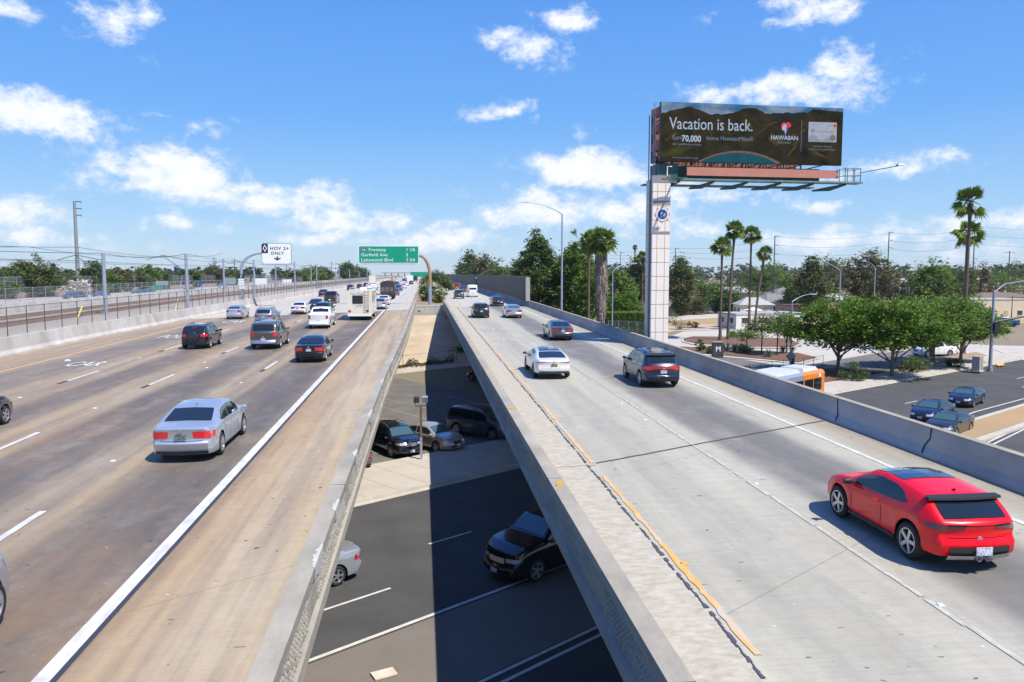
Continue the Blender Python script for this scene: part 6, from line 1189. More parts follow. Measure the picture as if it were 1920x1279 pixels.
# ================================================================ TREES
m_bark = M('bark_brown', (.12, .085, .06), .95, col2=(.07, .05, .038), scale=3, stretch=(2, 2, .6), bump=.6); m_barkg = M('bark_grey', (.24, .20, .16), .95, col2=(.13, .11, .09), scale=3, stretch=(2, 2, .5), bump=.6)
def leafmat(n, a, b, tr=.30): return M(n, a, .55, col2=b, island=True, transl=tr, spec=.25)
LF = dict(bright=leafmat('leaf_bright_green', (.17, .28, .026), (.06, .125, .016), .42), dark=leafmat('leaf_dark_green', (.065, .12, .03), (.13, .19, .045), .38), mid=leafmat('leaf_mid_green', (.105, .195, .03), (.17, .24, .045), .4), olive=leafmat('leaf_olive', (.15, .175, .055), (.085, .12, .04), .35), euc=leafmat('leaf_grey_green', (.075, .095, .05), (.12, .115, .06)), brown=leafmat('leaf_brown_green', (.16, .135, .06), (.10, .11, .045)), hill=leafmat('leaf_far_green', (.065, .10, .045), (.11, .135, .06), .25), palm=leafmat('palm_green', (.17, .24, .035), (.10, .16, .025), .42), dead=leafmat('dead_frond', (.34, .24, .14), (.22, .16, .11), .1), shag=leafmat('grey_thatch', (.36, .30, .25), (.15, .125, .105), .1), flower=leafmat('flower_white', (.72, .68, .58), (.55, .50, .40), .1), agave=leafmat('agave_blue_green', (.12, .19, .15), (.07, .12, .08), .1))
def leaf_quads(C, size, rs, flatz=.6, asp=.55):
    n = len(C); a = rs.rand(n) * 6.283; tilt = (rs.rand(n) - .5) * 2.2; s = size * (.6 + .8 * rs.rand(n)); u = np.stack([np.cos(a), np.sin(a), np.sin(tilt) * .6], 1); w = np.stack([-np.sin(a) * np.cos(tilt), np.cos(a) * np.cos(tilt), np.sin(tilt)], 1)
    u *= (s / 2)[:, None]; w *= (s * asp / 2)[:, None]; V = np.empty((n, 4, 3)); V[:, 0] = C - u; V[:, 1] = C - w; V[:, 2] = C + u; V[:, 3] = C + w; return V.reshape(-1, 3)
def crown_pts(W_, H_, D_, nc, per, rs, cs, shape='round', rough=.35, fill=.55):
    k = nc; th = rs.rand(k) * 6.283; ph = np.arccos(1 - 2 * rs.rand(k)); r = fill + (1 - fill) * rs.rand(k) ** .6; lob = 1 + rough * np.sin(th * 3 + rs.rand() * 6) * np.sin(ph * 2.5 + rs.rand() * 6) + rough * .4 * rs.randn(k)
    x = np.sin(ph) * np.cos(th) * r * lob; y = np.sin(ph) * np.sin(th) * r * lob; z = np.cos(ph) * r * (1 + .15 * rs.randn(k))
    if shape == 'umbrella': z = np.where(z < 0, z * .45, z * .8) + .15 * (1 - (x * x + y * y)) - .1
    if shape == 'cone': sc_ = np.clip(1.05 - (z + 1) / 2, .1, 1) ** .7; x *= sc_ * 1.25; y *= sc_ * 1.25
    if shape == 'tall': sc_ = np.clip(1.15 - .55 * np.abs(z + .15), .3, 1.1); x *= sc_; y *= sc_
    C = np.stack([x * W_ / 2, y * D_ / 2, z * H_ / 2], 1); sz = cs * (.6 + .8 * rs.rand(k)); pts = np.repeat(C, per, 0) + rs.randn(k * per, 3) * np.repeat(sz, per)[:, None] * np.array([.5, .5, .32]); return C, pts
def tree(px, Y, ptop, wpx, kind, label, z0=-5., pbase=None, nc=90, per=26, leaf=.32, cs=.9, shape='round', trunk=.22, name='tree', cat='tree', group=None, trunkh=None, bark=None, seed=None, X=None, rough=.35, limbs=7, crown_h=None, lean=0, ch_f=None):
    rs = np.random.RandomState(seed if seed is not None else (int(px * 7 + Y * 13) % 99991)); x = Q(px, Y).x if X is None else X; H_ = ZY(ptop, Y) - z0; W_ = wpx / F * Y; ch = H_ * ch_f if ch_f else (crown_h or H_ * .72); ch = min(ch, H_ * .97)
    th = thing(name, label, cat, (x, Y, z0), group=group); cz = H_ - ch / 2; C, pts = crown_pts(W_, ch, W_ * .9, nc, per, rs, cs, shape, rough); C[:, 2] += cz; pts[:, 2] += cz; pts[:, 2] = np.maximum(pts[:, 2], .05)
    leafmesh('crown', leaf_quads(pts, leaf, rs), 4, LF[kind], th)
    mb = MB(); top = Vector((lean, 0, cz + ch * .15)); fork = Vector((lean * .3, 0, max(.6, H_ - ch) * .85)); mb.tube([(0, 0, -.1), (lean * .1, .03, fork.z * .5), fork, fork.lerp(top, .5), top], [trunk * 1.25, trunk, trunk * .9, trunk * .55, trunk * .2], 8)
    idx = rs.choice(len(C), min(limbs, len(C)), replace=False)
    for i in idx:
        e = Vector(C[i]); s_ = fork.lerp(top, rs.rand() * .5); m_ = s_.lerp(e, .5) + Vector((0, 0, .2)); mb.tube([s_, m_, e], [trunk * .5, trunk * .3, trunk * .1], 6)
    mb.build('trunk', bark or m_bark, th, smooth=60); return th
GB = 'broad green street trees on the planting strip'
for px, py, pt, w, lb, sd_ in ((1571, 698, 551, 225, 'leftmost broad bright green street tree, right of the diamond sign', 1), (1672, 708, 553, 205, 'second broad green street tree from the left, with a forked grey trunk', 2), (1749, 689, 551, 185, 'third broad green street tree, in front of the parked white pickup', 3), (1801, 680, 556, 140, 'rightmost broad green street tree, left of the utility cabinet', 4)):
    p = P(px, py); tree(px, p.y, pt, w, 'bright' if sd_ != 3 else 'mid', lb, nc=330, per=54, leaf=.34, cs=.80, shape='umbrella', trunk=.20, X=p.x, seed=sd_ + 40, ch_f=.86, group=GB, limbs=16, bark=m_barkg, rough=.22)
for px, py, pt, w, k, lb in ((1428, 664, 585, 62, 'olive', 'small olive tree with a thin leaning trunk on the mulch island'), (1457, 668, 583, 60, 'olive', 'second small olive tree, right of the leaning one on the mulch island'), (1475, 664, 590, 60, 'brown', 'brownish small tree on the right end of the mulch island'), (1400, 655, 612, 55, 'mid', 'low bushy sapling at the left foot of the small olive trees')):
    p = P(px, py); tree(px, p.y, pt, w, k, lb, nc=60, per=34, leaf=.26, cs=.7, trunk=.09, X=p.x, shape='umbrella', limbs=9, ch_f=.62)
BIG = [(1008, 152, 441, 92, 'dark', 'tallest dense dark green eucalyptus beside the end of the sound wall', 'tall', 230, 40, .5, -5), (975, 175, 478, 45, 'olive', 'olive eucalyptus tucked behind the end of the sound wall', 'tall', 70, 30, .5, -5), (1080, 148, 452, 84, 'mid', 'tall mid-green tree between the tall street lamp and the shaggy palm', 'tall', 180, 40, .5, -5), (1052, 165, 478, 40, 'dark', 'dark tree directly behind the tall street lamp pole', 'tall', 60, 30, .5, -5), (1105, 140, 505, 50, 'bright', 'lower yellow-green tree left of the shaggy palm trunk', 'round', 70, 30, .45, -5),
       (1168, 165, 512, 55, 'mid', 'mid-green tree right of the shaggy palm', 'round', 80, 30, .5, -5), (1195, 215, 486, 62, 'olive', 'wide dark olive tree left of the billboard column', 'round', 110, 30, .6, -5), (1205, 240, 500, 60, 'dark', 'dark tree touching the left side of the billboard column', 'round', 70, 30, .6, -5), (1177, 138, 551, 62, 'bright', 'bright green round bush-like tree above the clipped hedge', 'round', 90, 36, .36, -5), (1150, 150, 555, 40, 'bright', 'bright yellow-green shrub tree right behind the shaggy palm trunk', 'round', 60, 30, .36, -5),
       (1277, 190, 482, 52, 'olive', 'large olive tree right of the billboard column', 'tall', 120, 34, .5, -5), (1345, 215, 532, 52, 'mid', 'mid-green tree behind the two left palms', 'round', 80, 30, .5, -5), (1362, 200, 545, 60, 'dark', 'dark green spreading tree behind the palms above the parked cars', 'round', 80, 30, .5, -5), (1318, 205, 532, 22, 'dark', 'small dark round tree left of the palm group', 'round', 40, 26, .5, -5), (1278, 195, 560, 26, 'brown', 'small reddish tree beside the thin pole right of the column', 'round', 40, 24, .4, -5), (1308, 195, 558, 30, 'brown', 'small pinkish-brown tree left of the palms in the dry field', 'round', 40, 24, .4, -5),
       (1450, 290, 495, 72, 'mid', 'wide yellow-green tree right of the leaning palm', 'round', 90, 28, .7, -5), (1408, 300, 500, 50, 'dark', 'dark green tree between the palms, on the skyline', 'round', 60, 26, .7, -5), (1524, 175, 486, 62, 'olive', 'tall olive eucalyptus left of the tall street lamp', 'tall', 130, 36, .5, -5), (1558, 230, 483, 50, 'olive', 'olive eucalyptus behind the tall street lamp', 'round', 70, 28, .6, -5), (1490, 190, 530, 40, 'dark', 'dark tree left of the olive eucalyptus, above the low white building', 'round', 50, 28, .5, -5), (1625, 180, 474, 92, 'brown', 'large airy brown-green eucalyptus behind the row of street trees', 'round', 150, 36, .5, -5),
       (1668, 200, 495, 42, 'brown', 'brownish tree behind the dark utility pole', 'round', 60, 28, .5, -5), (1752, 178, 490, 72, 'mid', 'dense rounded mid-green tree left of the twin tall palms', 'round', 130, 36, .5, -5), (1708, 195, 512, 40, 'dark', 'dark small tree left of the dense rounded tree', 'round', 50, 28, .5, -5), (1802, 190, 500, 62, 'olive', 'olive tree behind the trunks of the twin tall palms', 'round', 90, 30, .5, -5), (1840, 200, 495, 50, 'brown', 'brown-green tree right of the twin palms', 'round', 70, 28, .5, -5), (1880, 260, 513, 60, 'mid', 'yellow-green tree near the right edge above the houses', 'round', 60, 26, .6, -5), (1905, 340, 486, 50, 'dark', 'dark tree on the skyline at the right edge', 'round', 60, 26, .8, -5), (1415, 190, 556, 35, 'mid', 'small green tree behind the low white building', 'round', 40, 26, .45, -5)]
for px, Y, pt, w, k, lb, sh_, nc, per, lf, z0 in BIG: tree(px, Y, pt, w, k, lb, z0=z0, nc=int(nc * 1.9), per=per, leaf=lf * 1.15, cs=Y / 150., shape=sh_, trunk=.3, ch_f=.9, rough=.3, limbs=8)
CEN = [(870, 360, 470, 30, 'dark', 'tall dark layered pine standing above the trees left of centre-right', 'tall'), (912, 270, 474, 56, 'brown', 'airy brown eucalyptus with two crowns behind the sound wall', 'round'), (893, 290, 488, 36, 'brown', 'lower brown eucalyptus left of the airy one behind the sound wall', 'round'), (850, 300, 497, 50, 'mid', 'light green tree behind the left end of the sound wall', 'round'), (880, 240, 505, 50, 'mid', 'green tree just above the middle of the sound wall', 'round'), (930, 230, 500, 46, 'olive', 'olive tree above the right part of the sound wall', 'round'), (955, 260, 502, 40, 'dark', 'grey-green tree near the right end of the sound wall', 'round'), (808, 420, 492, 24, 'brown', 'dark round pine seen just right of the curved sign arm', 'round'), (905, 250, 508, 50, 'olive', 'low olive tree over the centre of the sound wall', 'round')]
for px, Y, pt, w, k, lb, sh_ in CEN: tree(px, Y, pt, w, k, lb, z0=-5, nc=110, per=34, leaf=Y / 340., cs=Y / 160., shape=sh_, trunk=.4, X=max(Q(px, Y).x, 18.5 + w / F * Y * .35), ch_f=.85)
LT = [(82, 165, 487, 96, 'olive', 'big spreading olive tree at left, behind the railway fence', 1.), (45, 170, 506, 60, 'olive', 'lower olive tree at the left shoulder of the big spreading one', 1.), (118, 160, 510, 55, 'olive', 'olive tree under the right side of the big spreading one', 1.), (145, 155, 523, 34, 'bright', 'bright green small tree at the foot of the tall steel pole', 1.), (8, 190, 507, 40, 'dark', 'dark tree at the left edge of the picture', 1.), (20, 150, 535, 60, 'olive', 'bush in front of the tree at the left edge', 1.), (205, 200, 513, 60, 'dark', 'dark tree behind the nearest railway mast', 1.), (240, 190, 525, 60, 'olive', 'wide olive bush between the first two railway masts', 1.), (180, 200, 520, 45, 'dark', 'dark bush right of the tall steel pole', 1.), (272, 185, 527, 40, 'flower', 'pale flowering shrub left of the small green sign', 1.), (215, 260, 506, 30, 'brown', 'small brown tree rising above the others between the masts', 1.), (330, 200, 512, 50, 'mid', 'green tree below the blue water tower', 1.), (290, 220, 515, 50, 'olive', 'olive tree left of the blue water tower', 1.),
      (382, 195, 494, 44, 'dark', 'dark green round tree right of the second railway mast', 1.), (405, 210, 508, 40, 'brown', 'brown-green tree between the dark round tree and the carpool post', 1.), (360, 230, 512, 30, 'olive', 'olive tree right behind the second railway mast', 1.), (470, 230, 501, 40, 'mid', 'mid-green tree right of the carpool post', 1.), (448, 240, 507, 30, 'dark', 'dark tree directly behind the carpool post', 1.), (510, 270, 508, 34, 'dark', 'dark tree under the carpool sign', 1.), (545, 300, 501, 44, 'brown', 'brownish tree right of the carpool sign', 1.), (575, 320, 509, 40, 'dark', 'dark tree second right of the carpool sign', 1.), (525, 310, 511, 28, 'mid', 'small bright tree below the carpool sign arrow', 1.), (630, 420, 506, 50, 'mid', 'green tree above the far station canopy', 1.), (665, 460, 503, 44, 'olive', 'olive tree left of the green guide sign on the skyline', 1.), (715, 620, 496, 20, 'dark', 'tall dark tree just under the green guide sign', 1.), (737, 700, 504, 26, 'dark', 'dark dome-shaped tree right under the guide sign, far off', 1.), (763, 760, 506, 16, 'dark', 'small dark tree left of the curved sign arm on the horizon', 1.), (605, 380, 510, 34, 'olive', 'olive tree left of the station canopy', 1.)]
for px, Y, pt, w, k, lb, _ in LT: tree(px, Y, pt, w, k, lb, z0=.2, nc=(330 if w > 90 else 180) if w > 45 else 110, per=36, leaf=Y / 360., cs=Y / 190., shape='round', trunk=.3, ch_f=.93, X=min(Q(px, Y).x, -78 if Y < 330 else -60), limbs=6)
# big bush and white oleanders in the median, climbing to the sign pole
tree(822, 172, 511, 50, 'olive', 'large dark bush in the median behind the curved sign pole', z0=1, nc=260, per=44, leaf=.36, cs=.8, ch_f=.96, name='shrub', cat='shrub', X=2.9); tree(806, 200, 516, 22, 'flower', 'shrub with orange-yellow blossoms left of the large median bush', z0=1, nc=50, per=30, leaf=.3, cs=.8, crown_h=3, name='shrub', cat='shrub')
for px, Y, pt, w, lb in ((816, 133, 534, 30, 'white flowering oleander right of the sign pole in the median'), (798, 136, 533, 22, 'white flowering oleander left of the sign pole in the median'), (808, 146, 528, 26, 'white flowering oleander behind the sign pole'), (822, 127, 545, 18, 'low white flowering oleander at the right foot of the sign pole')):
    t = tree(px, Y, pt, w, 'mid', lb, z0=zd(Y) - .05, nc=120, per=40, leaf=.24, cs=.45, ch_f=.97, name='oleander_shrub', cat='shrub', trunk=.05, group='oleanders in the median'); rs = np.random.RandomState(int(px)); W_ = w / F * Y; H_ = ZY(pt, Y) - zd(Y); C, pts = crown_pts(W_ * 1.08, H_ * .95, W_, 120, 12, rs, .22, fill=.92); pts[:, 2] += H_ * .52; leafmesh('blossoms', leaf_quads(pts, .19, rs, asp=.9), 4, LF['flower'], t)
# palms
def palm(px, Y, ptop, pbase, label, crownw, z0=-5., lean=0., fronds=34, dead=8, r=.24, skirt=False, group=None, bark=None, X=None, bulge=0., name='palm_tree', seed=None):
    rs = np.random.RandomState(seed or int(px + Y)); rr = random.Random(int(px)); x = Q(px, Y).x if X is None else X; H_ = ZY(ptop, Y) - z0; Lf = crownw / F * Y / 2; hub = H_ - Lf * .55
    th = thing(name, label, 'palm tree', (x - lean, Y, z0), group=group); pts = [(lean * (t ** 1.5), 0, hub * t) for t in np.linspace(0, 1, 24)]; rad = [r * (1.5 - .5 * min(1, t * 6)) * (1 - .25 * t) * (1 + rr.uniform(-.07, .07)) + (r * .7 * max(0, (t - .88) / .12) if t > .88 else 0) for t in np.linspace(0, 1, 24)]
    mb = MB(); mb.tube(pts, rad, 10); mb.build('trunk', bark or m_palm, th, smooth=60); V = []; Vd = []; st = MB(); hubv = np.array([lean, 0, hub])
    def fan(az, elv, L, out, droop):
        tw = rr.uniform(-1.0, 1.0)
        d = np.array([math.cos(az) * math.cos(elv), math.sin(az) * math.cos(elv), math.sin(elv)]); up = np.array([-math.cos(az) * math.sin(elv), -math.sin(az) * math.sin(elv), math.cos(elv)]); sd = np.cross(d, up); sd = sd * math.cos(tw) + up * math.sin(tw); c = hubv + d * L * .45
        out_n = 13
        for k in range(out_n):
            a = (k / (out_n - 1) - .5) * 2.9; bl = L * .60 * (1 - .12 * abs(a)) * (.85 + .3 * rr.random()); dd = d * math.cos(a) + sd * math.sin(a); tip = c + dd * bl + np.array([0, 0, -droop * bl * (.45 + .3 * rr.random())]); mid = c + dd * bl * .55 + np.array([0, 0, -droop * bl * .1]); wv = (-d * math.sin(a) + sd * math.cos(a)) * L * .062
            out.extend([c, mid - wv, tip, mid + wv])
        return c
    for i in range(fronds):
        az = i * 2.399 + rr.uniform(-.3, .3); elv = R(rr.choice([80, 66, 52, 40, 26, 12, -4, -22, -38]) + rr.uniform(-8, 8)); c = fan(az, elv, Lf * rr.uniform(.85, 1.15), V, .5 if elv < .6 else .25); st.tube([hubv, hubv * .5 + c * .5 + np.array([0, 0, .03]), c], [.05, .035, .02], 4, False)
    for i in range(dead): c = fan(rr.uniform(0, 6.28), R(rr.uniform(-75, -55)), Lf * .7, Vd, .3)
    leafmesh('fronds', np.array(V), 4, LF['palm'], th); st.build('frond_stems', M('frond_stem', (.12, .13, .03), .7), th)
    if dead: leafmesh('dead_fronds', np.array(Vd), 4, LF['dead'], th)
    if skirt:
        n = 5200; t = rs.rand(n) ** .9; ang = rs.rand(n) * 6.283; zz = hub * (.12 + .90 * t); rad_ = np.interp(t + .03 * np.sin(ang * 5), [0, .12, .3, .6, .85, 1], [.45, .7, 1.5, 1.75, 1.55, 1.1]) * skirt * (.72 + .4 * rs.rand(n)) * (1 + .08 * np.sin(ang * 3 + zz)); C = np.stack([np.cos(ang) * rad_, np.sin(ang) * rad_, zz], 1); L = .8 + .7 * rs.rand(n); w = .07 + .08 * rs.rand(n); tv = np.stack([-np.sin(ang), np.cos(ang), 0 * ang], 1) * w[:, None]; dn = np.stack([np.cos(ang) * .34 * (rs.rand(n) - .15), np.sin(ang) * .34 * (rs.rand(n) - .15), -np.ones(n)], 1) * L[:, None]; A = np.empty((n, 4, 3)); A[:, 0] = C - tv; A[:, 1] = C + tv; A[:, 2] = C + dn + tv * .3; A[:, 3] = C + dn - tv * .3; leafmesh('thatch_skirt', A.reshape(-1, 3), 4, LF['shag'], th)
    return th
m_palm = M('palm_bark', (.17, .12, .09), .95, col2=(.09, .065, .05), scale=3, stretch=(1, 1, 3.5), bump=.9, bscale=9)
GPa = 'fan palms on the mulch island'
palm(1347, P(1351, 639).y, 452, 639, 'shortest of the four fan palms on the island, leftmost', 46, X=P(1350, 639).x, group=GPa, r=.22, dead=4); palm(1373, P(1364, 638).y, 421, 638, 'tallest fan palm of the island group, second from the left', 46, X=P(1373, 638).x, lean=.7, group=GPa, r=.23, dead=2)
palm(1407, 140, 430, 630, 'third fan palm from the left, with a tan dead frond below its crown', 44, group=GPa, r=.24, dead=10); palm(1433, 138, 468, 630, 'leaning fan palm, rightmost of the four, with orange dead fronds', 34, lean=1.6, group=GPa, r=.24, dead=8)
palm(1813, 96, 362, 680, 'taller of the twin fan palms at right, its crown high in the sky', 74, group='twin fan palms by the street corner', r=.24, dead=2, fronds=26); palm(1811, 112, 424, 670, 'shorter of the twin fan palms at right, crown below the taller one', 66, group='twin fan palms by the street corner', r=.25, dead=2, fronds=26)
palm(1127, 118, 436, 600, 'shaggy fan palm wrapped in a thick grey skirt of dead fronds', 62, skirt=.45, r=.24, dead=34, fronds=46); palm(1104, 124, 440, 600, 'slimmer fan palm just left of the shaggy one', 46, r=.26, dead=8, fronds=34); palm(1190, 300, 461, 560, 'small tall palm with a tiny crown left of the billboard column', 12, r=.3, dead=4); palm(1205, 210, 476, 560, 'palm crown touching the left side of the billboard column', 30, r=.3, dead=4); palm(1153, 150, 513, 600, 'small palm right of the thin street lamp', 30, r=.2, dead=3)
palm(1897, 110, 610, 660, 'low young fan palm near the right edge, beyond the signal mast', 44, X=P(1897, 660).x, r=.25, dead=4, fronds=30)
# clipped hedge, bushes, agaves
Yh_ = 124.; xa, xb = Q(1139, Yh_).x, Q(1212, Yh_ + 6).x; hz = ZY(586, Yh_); hedge = thing('hedge', 'clipped rectangular green hedge left of the billboard column', 'hedge', (xa, Yh_, -5)); rs = np.random.RandomState(4); n = 16000; B = rs.rand(n, 3) * np.array([xb - xa, 5.5, hz + 5]); fc = rs.randint(0, 3, n); B[fc == 0, 1] = rs.rand((fc == 0).sum()) * .25; B[fc == 1, 2] = hz + 5 - rs.rand((fc == 1).sum()) * .2; B[fc == 2, 0] = rs.rand((fc == 2).sum()) * .25
leafmesh('foliage', leaf_quads(B, .26, rs), 4, LF['mid'], hedge); mb = MB(); mb.box(((xb - xa) / 2, 2.9, (hz + 4.6) / 2), (xb - xa - .5, 4.8, hz + 4.6)); mb.build('inner_stems', M('hedge_inner', (.03, .045, .012), .95), hedge)
fence('chain_link_fence', [(Q(1142, 119).x, 119), (Q(1180, 117).x, 117), (Q(1212, 114).x, 114)], 3.3, 'chain-link fence in front of the clipped hedge', 2.2, mat=m_galv)
def bush(px, py, w, h, kind, label, name='bush', nc=26, per=40, leaf=.2):
    p = P(px, py); rs = np.random.RandomState(int(px * 3 + py)); th = thing(name, label, 'bush', (p.x, p.y, -4.95)); C, pts = crown_pts(w, h, w, nc, per, rs, w * .18, rough=.15, fill=.6); pts[:, 2] += h * .5; pts[:, 2] = np.maximum(pts[:, 2], .02); leafmesh('foliage', leaf_quads(pts, leaf, rs), 4, LF[kind], th); mb = MB()
    for k in range(5): a = k * 1.25; mb.tube([(0, 0, 0), (w * .25 * math.cos(a), w * .25 * math.sin(a), h * .6)], [.04, .015], 5)
    mb.build('stems', m_bark, th)
for b in ((1598, 716, 2.6, 1.9, 'dark', 'dark rounded bush between the first two street trees'), (1709, 700, 2.4, 1.5, 'olive', 'olive bush right of the second street tree'), (1722, 696, 2.6, 1.6, 'dark', 'dark bush behind the olive bush near the third street tree'), (1790, 690, 1.9, 1.0, 'olive', 'low bush at the foot of the rightmost street tree'), (1255, 605, 3.6, 2.4, 'bright', 'bright green bush at the right foot of the billboard column'), (1278, 618, 3.6, 1.7, 'olive', 'grey-green bush in the dry field right of the column'), (1298, 614, 2.2, 1.0, 'brown', 'brown low bush in the dry field'), (1313, 660, 1.3, 1.5, 'olive', 'small bush at the left tip of the nearer mulch island'), (1332, 664, 1.2, 1.0, 'olive', 'second small bush on the nearer mulch island'), (1394, 664, 1.5, 1.3, 'olive', 'bush among the agaves of the nearer island'), (1372, 634, 1.2, 1.2, 'dark', 'small round bush right of the tallest palm base'), (860, 672, 2.4, 1.5, 'dark', 'dark shrub in the shade at the foot of the paved slope')): bush(*b)
def agave(px, py, s, label):
    p = P(px, py); th = thing('agave', label, 'agave', (p.x, p.y, -4.9), group='agaves on the mulch island'); V = []; rr = random.Random(int(px)); mb = MB()
    for k in range(26): a = k * 2.4; e = R(rr.uniform(15, 80)); d = np.array([math.cos(a) * math.cos(e), math.sin(a) * math.cos(e), math.sin(e)]); t = np.array([-math.sin(a), math.cos(a), 0]) * s * .075; L = s * rr.uniform(.8, 1.1); V += [np.zeros(3) - t * .6, d * L * .5 - t, d * L, d * L * .5 + t]
    leafmesh('leaves', np.array(V), 4, LF['agave'], th); mb.lathe([(s * .12, 0), (s * .10, s * .2), (.01, s * .25)], 8); mb.build('core', m_bark, th)
for px, py, s, lb in ((1362, 660, 1.5, 'large blue-green agave, leftmost on the nearer mulch island'), (1377, 661, 1.3, 'agave second from the left on the nearer island'), (1406, 660, 1.2, 'agave left of the leaning olive tree trunk'), (1441, 671, 1.3, 'agave at the front kerb of the nearer island'), (1468, 663, 1.2, 'agave near the right end of the nearer island'), (1485, 662, 1.1, 'agave farthest right on the nearer island'), (1386, 659, 1.1, 'small agave between the larger ones on the island'), (1392, 641, .9, 'small agave behind, on the palm island')): agave(px, py, s, lb)
# weeds at the foot of the paved slope
rs = np.random.RandomState(8); A0, A1 = Vector(along(-5, 3.3, -4.7)), Vector(along(14, 3.3, -4.7)); n = 2600; t = rs.rand(n)[:, None]; base = np.array(A0) * (1 - t) + np.array(A1) * t; base[:, 1] += rs.randn(n) * .5; base[:, 2] += rs.rand(n) ** 2 * .8 * (.5 + .5 * np.sin(t[:, 0] * 40)); o = leafmesh('dry_weeds', leaf_quads(base, .28, rs), 4, LF['brown'], None); tag(o, 'dry weeds along the foot of the paved slope', 'weeds', kind='stuff')
fence('wire_fence', [along(t, 2.8, 0)[:2] for t in (-2, 2, 6, 10, 14)], 1.5, 'thin wire fence at the foot of the paved slope', 4, zf=lambda x, y: -4.85, link=False, rails=(.95,), rp=.03)
# green iron fence behind the planting strip
fence('iron_fence', [S(u, -10.2) for u in (33, 40, 48, 56, 66)], 1.5, 'thin dark green iron fence behind the street trees', 2.2, mat=M('fence_green', (.02, .06, .05), .5), rails=(1., .15), link=False, rp=.03); 
rs = np.random.RandomState(9); n = 1500; B = rs.rand(n, 2); q = np.array([[*S(35 + 31 * a, -4.2 - 5 * b), -4.84] for a, b in B]); o = leafmesh('fallen_leaves', leaf_quads(q, .14, rs), 4, LF['dead'], None); tag(o, 'fallen leaves scattered over the planting strip', 'leaves', kind='stuff')
# M-marked metro pylon
p = P(1345, 671); th = thing('station_marker', 'dark square marker post with a white letter M at the mulch island', 'sign post', (p.x, p.y, -5)); mb = MB(); mb.box((0, 0, 1.0), (1.4, .5, 2.0)); mb.build('post', M('marker_dark', (.03, .035, .045), .5, col2=(.06, .06, .06), scale=4), th); mb = MB(); mb.box((0, 0, 2.02), (1.5, .6, .08)); mb.build('cap', m_conc, th); text('lettering', 'M', .9, m_swhite, th, RX(0, -.26, .85), align='CENTER', bold=.02)
# ================================================================ HOUSES
m_win = M('house_window', (.04, .05, .06), .15); RC = [M('roof_grey', (.22, .21, .20), .9, col2=(.17, .16, .155), scale=2), M('roof_terracotta', (.33, .15, .09), .9, col2=(.26, .12, .07), scale=2), M('roof_pale', (.42, .41, .39), .8, col2=(.34, .33, .31), scale=2), M('roof_brown', (.20, .145, .11), .9, col2=(.15, .11, .085), scale=2)]
HC = [M('wall_white', (.70, .68, .63), .9, col2=(.62, .60, .55), scale=1), M('wall_cream', (.58, .50, .37), .9, col2=(.52, .45, .33), scale=1), M('wall_pink', (.50, .35, .28), .9, col2=(.45, .31, .25), scale=1), M('wall_tan', (.40, .32, .24), .9, col2=(.36, .29, .21), scale=1)]
def house(px, py, w, d, h, rh, ri, wi, rz, label, flatroof=False, name='house', cat='house'):
    p = P(px, py); th = thing(name, label, cat, (p.x, p.y + d / 2, -5), R(rz)); mb = MB(); mb.box((0, 0, h / 2), (w, d, h)); wl_ = mb.build('wall', HC[wi], th)
    mb = MB(); e = .45
    if flatroof: mb.box((0, 0, h + .15), (w + .2, d + .2, .3)); mb.build('roof', RC[ri], th)
    else:
        v = [(-w / 2 - e, -d / 2 - e, h - .05), (w / 2 + e, -d / 2 - e, h - .05), (w / 2 + e, d / 2 + e, h - .05), (-w / 2 - e, d / 2 + e, h - .05), (-w / 2 + d * .3, 0, h + rh), (w / 2 - d * .3, 0, h + rh)]; mb.add(v, [(0, 1, 5, 4), (2, 3, 4, 5), (1, 2, 5), (3, 0, 4), (3, 2, 1, 0)]); rf = mb.build('roof', RC[ri], th); mb = MB(); mb.box((w * .22, d * .12, h + rh * .8), (.7, .7, 1.4)); mb.build('chimney', HC[3], rf)
    nwin = max(2, int(w / 3.2)); 
    for k in range(nwin):
        x = -w / 2 + (k + .5) * w / nwin; mb = MB()
        if k == nwin // 2: mb.box((x, -d / 2 - .01, 1.05), (1.0, .06, 2.1)); mb.build('door', HC[3] if wi != 3 else HC[0], th)
        else: mb.box((x, -d / 2 - .01, min(h - 1.0, 1.6)), (1.3, .06, 1.1)); wd = mb.build('window', m_win, th); mb = MB(); mb.box((x, -d / 2 - .06, min(h - 1.0, 1.6) - .6), (1.5, .08, .1)); mb.box((x, -d / 2 - .06, min(h - 1.0, 1.6) + .6), (1.5, .08, .1)); mb.build('frame', HC[0], wd)
    for k in (-.25, .25): mb = MB(); mb.box((-w / 2 - .01, d * k, min(h - 1, 1.6)), (.06, 1.2, 1.0)); mb.build('window', m_win, th)
    return th
house(1440, 616, 15, 7, 2.7, .3, 2, 0, 8, 'long low white building with a flat roof behind the palms', True, 'low_building', 'building')
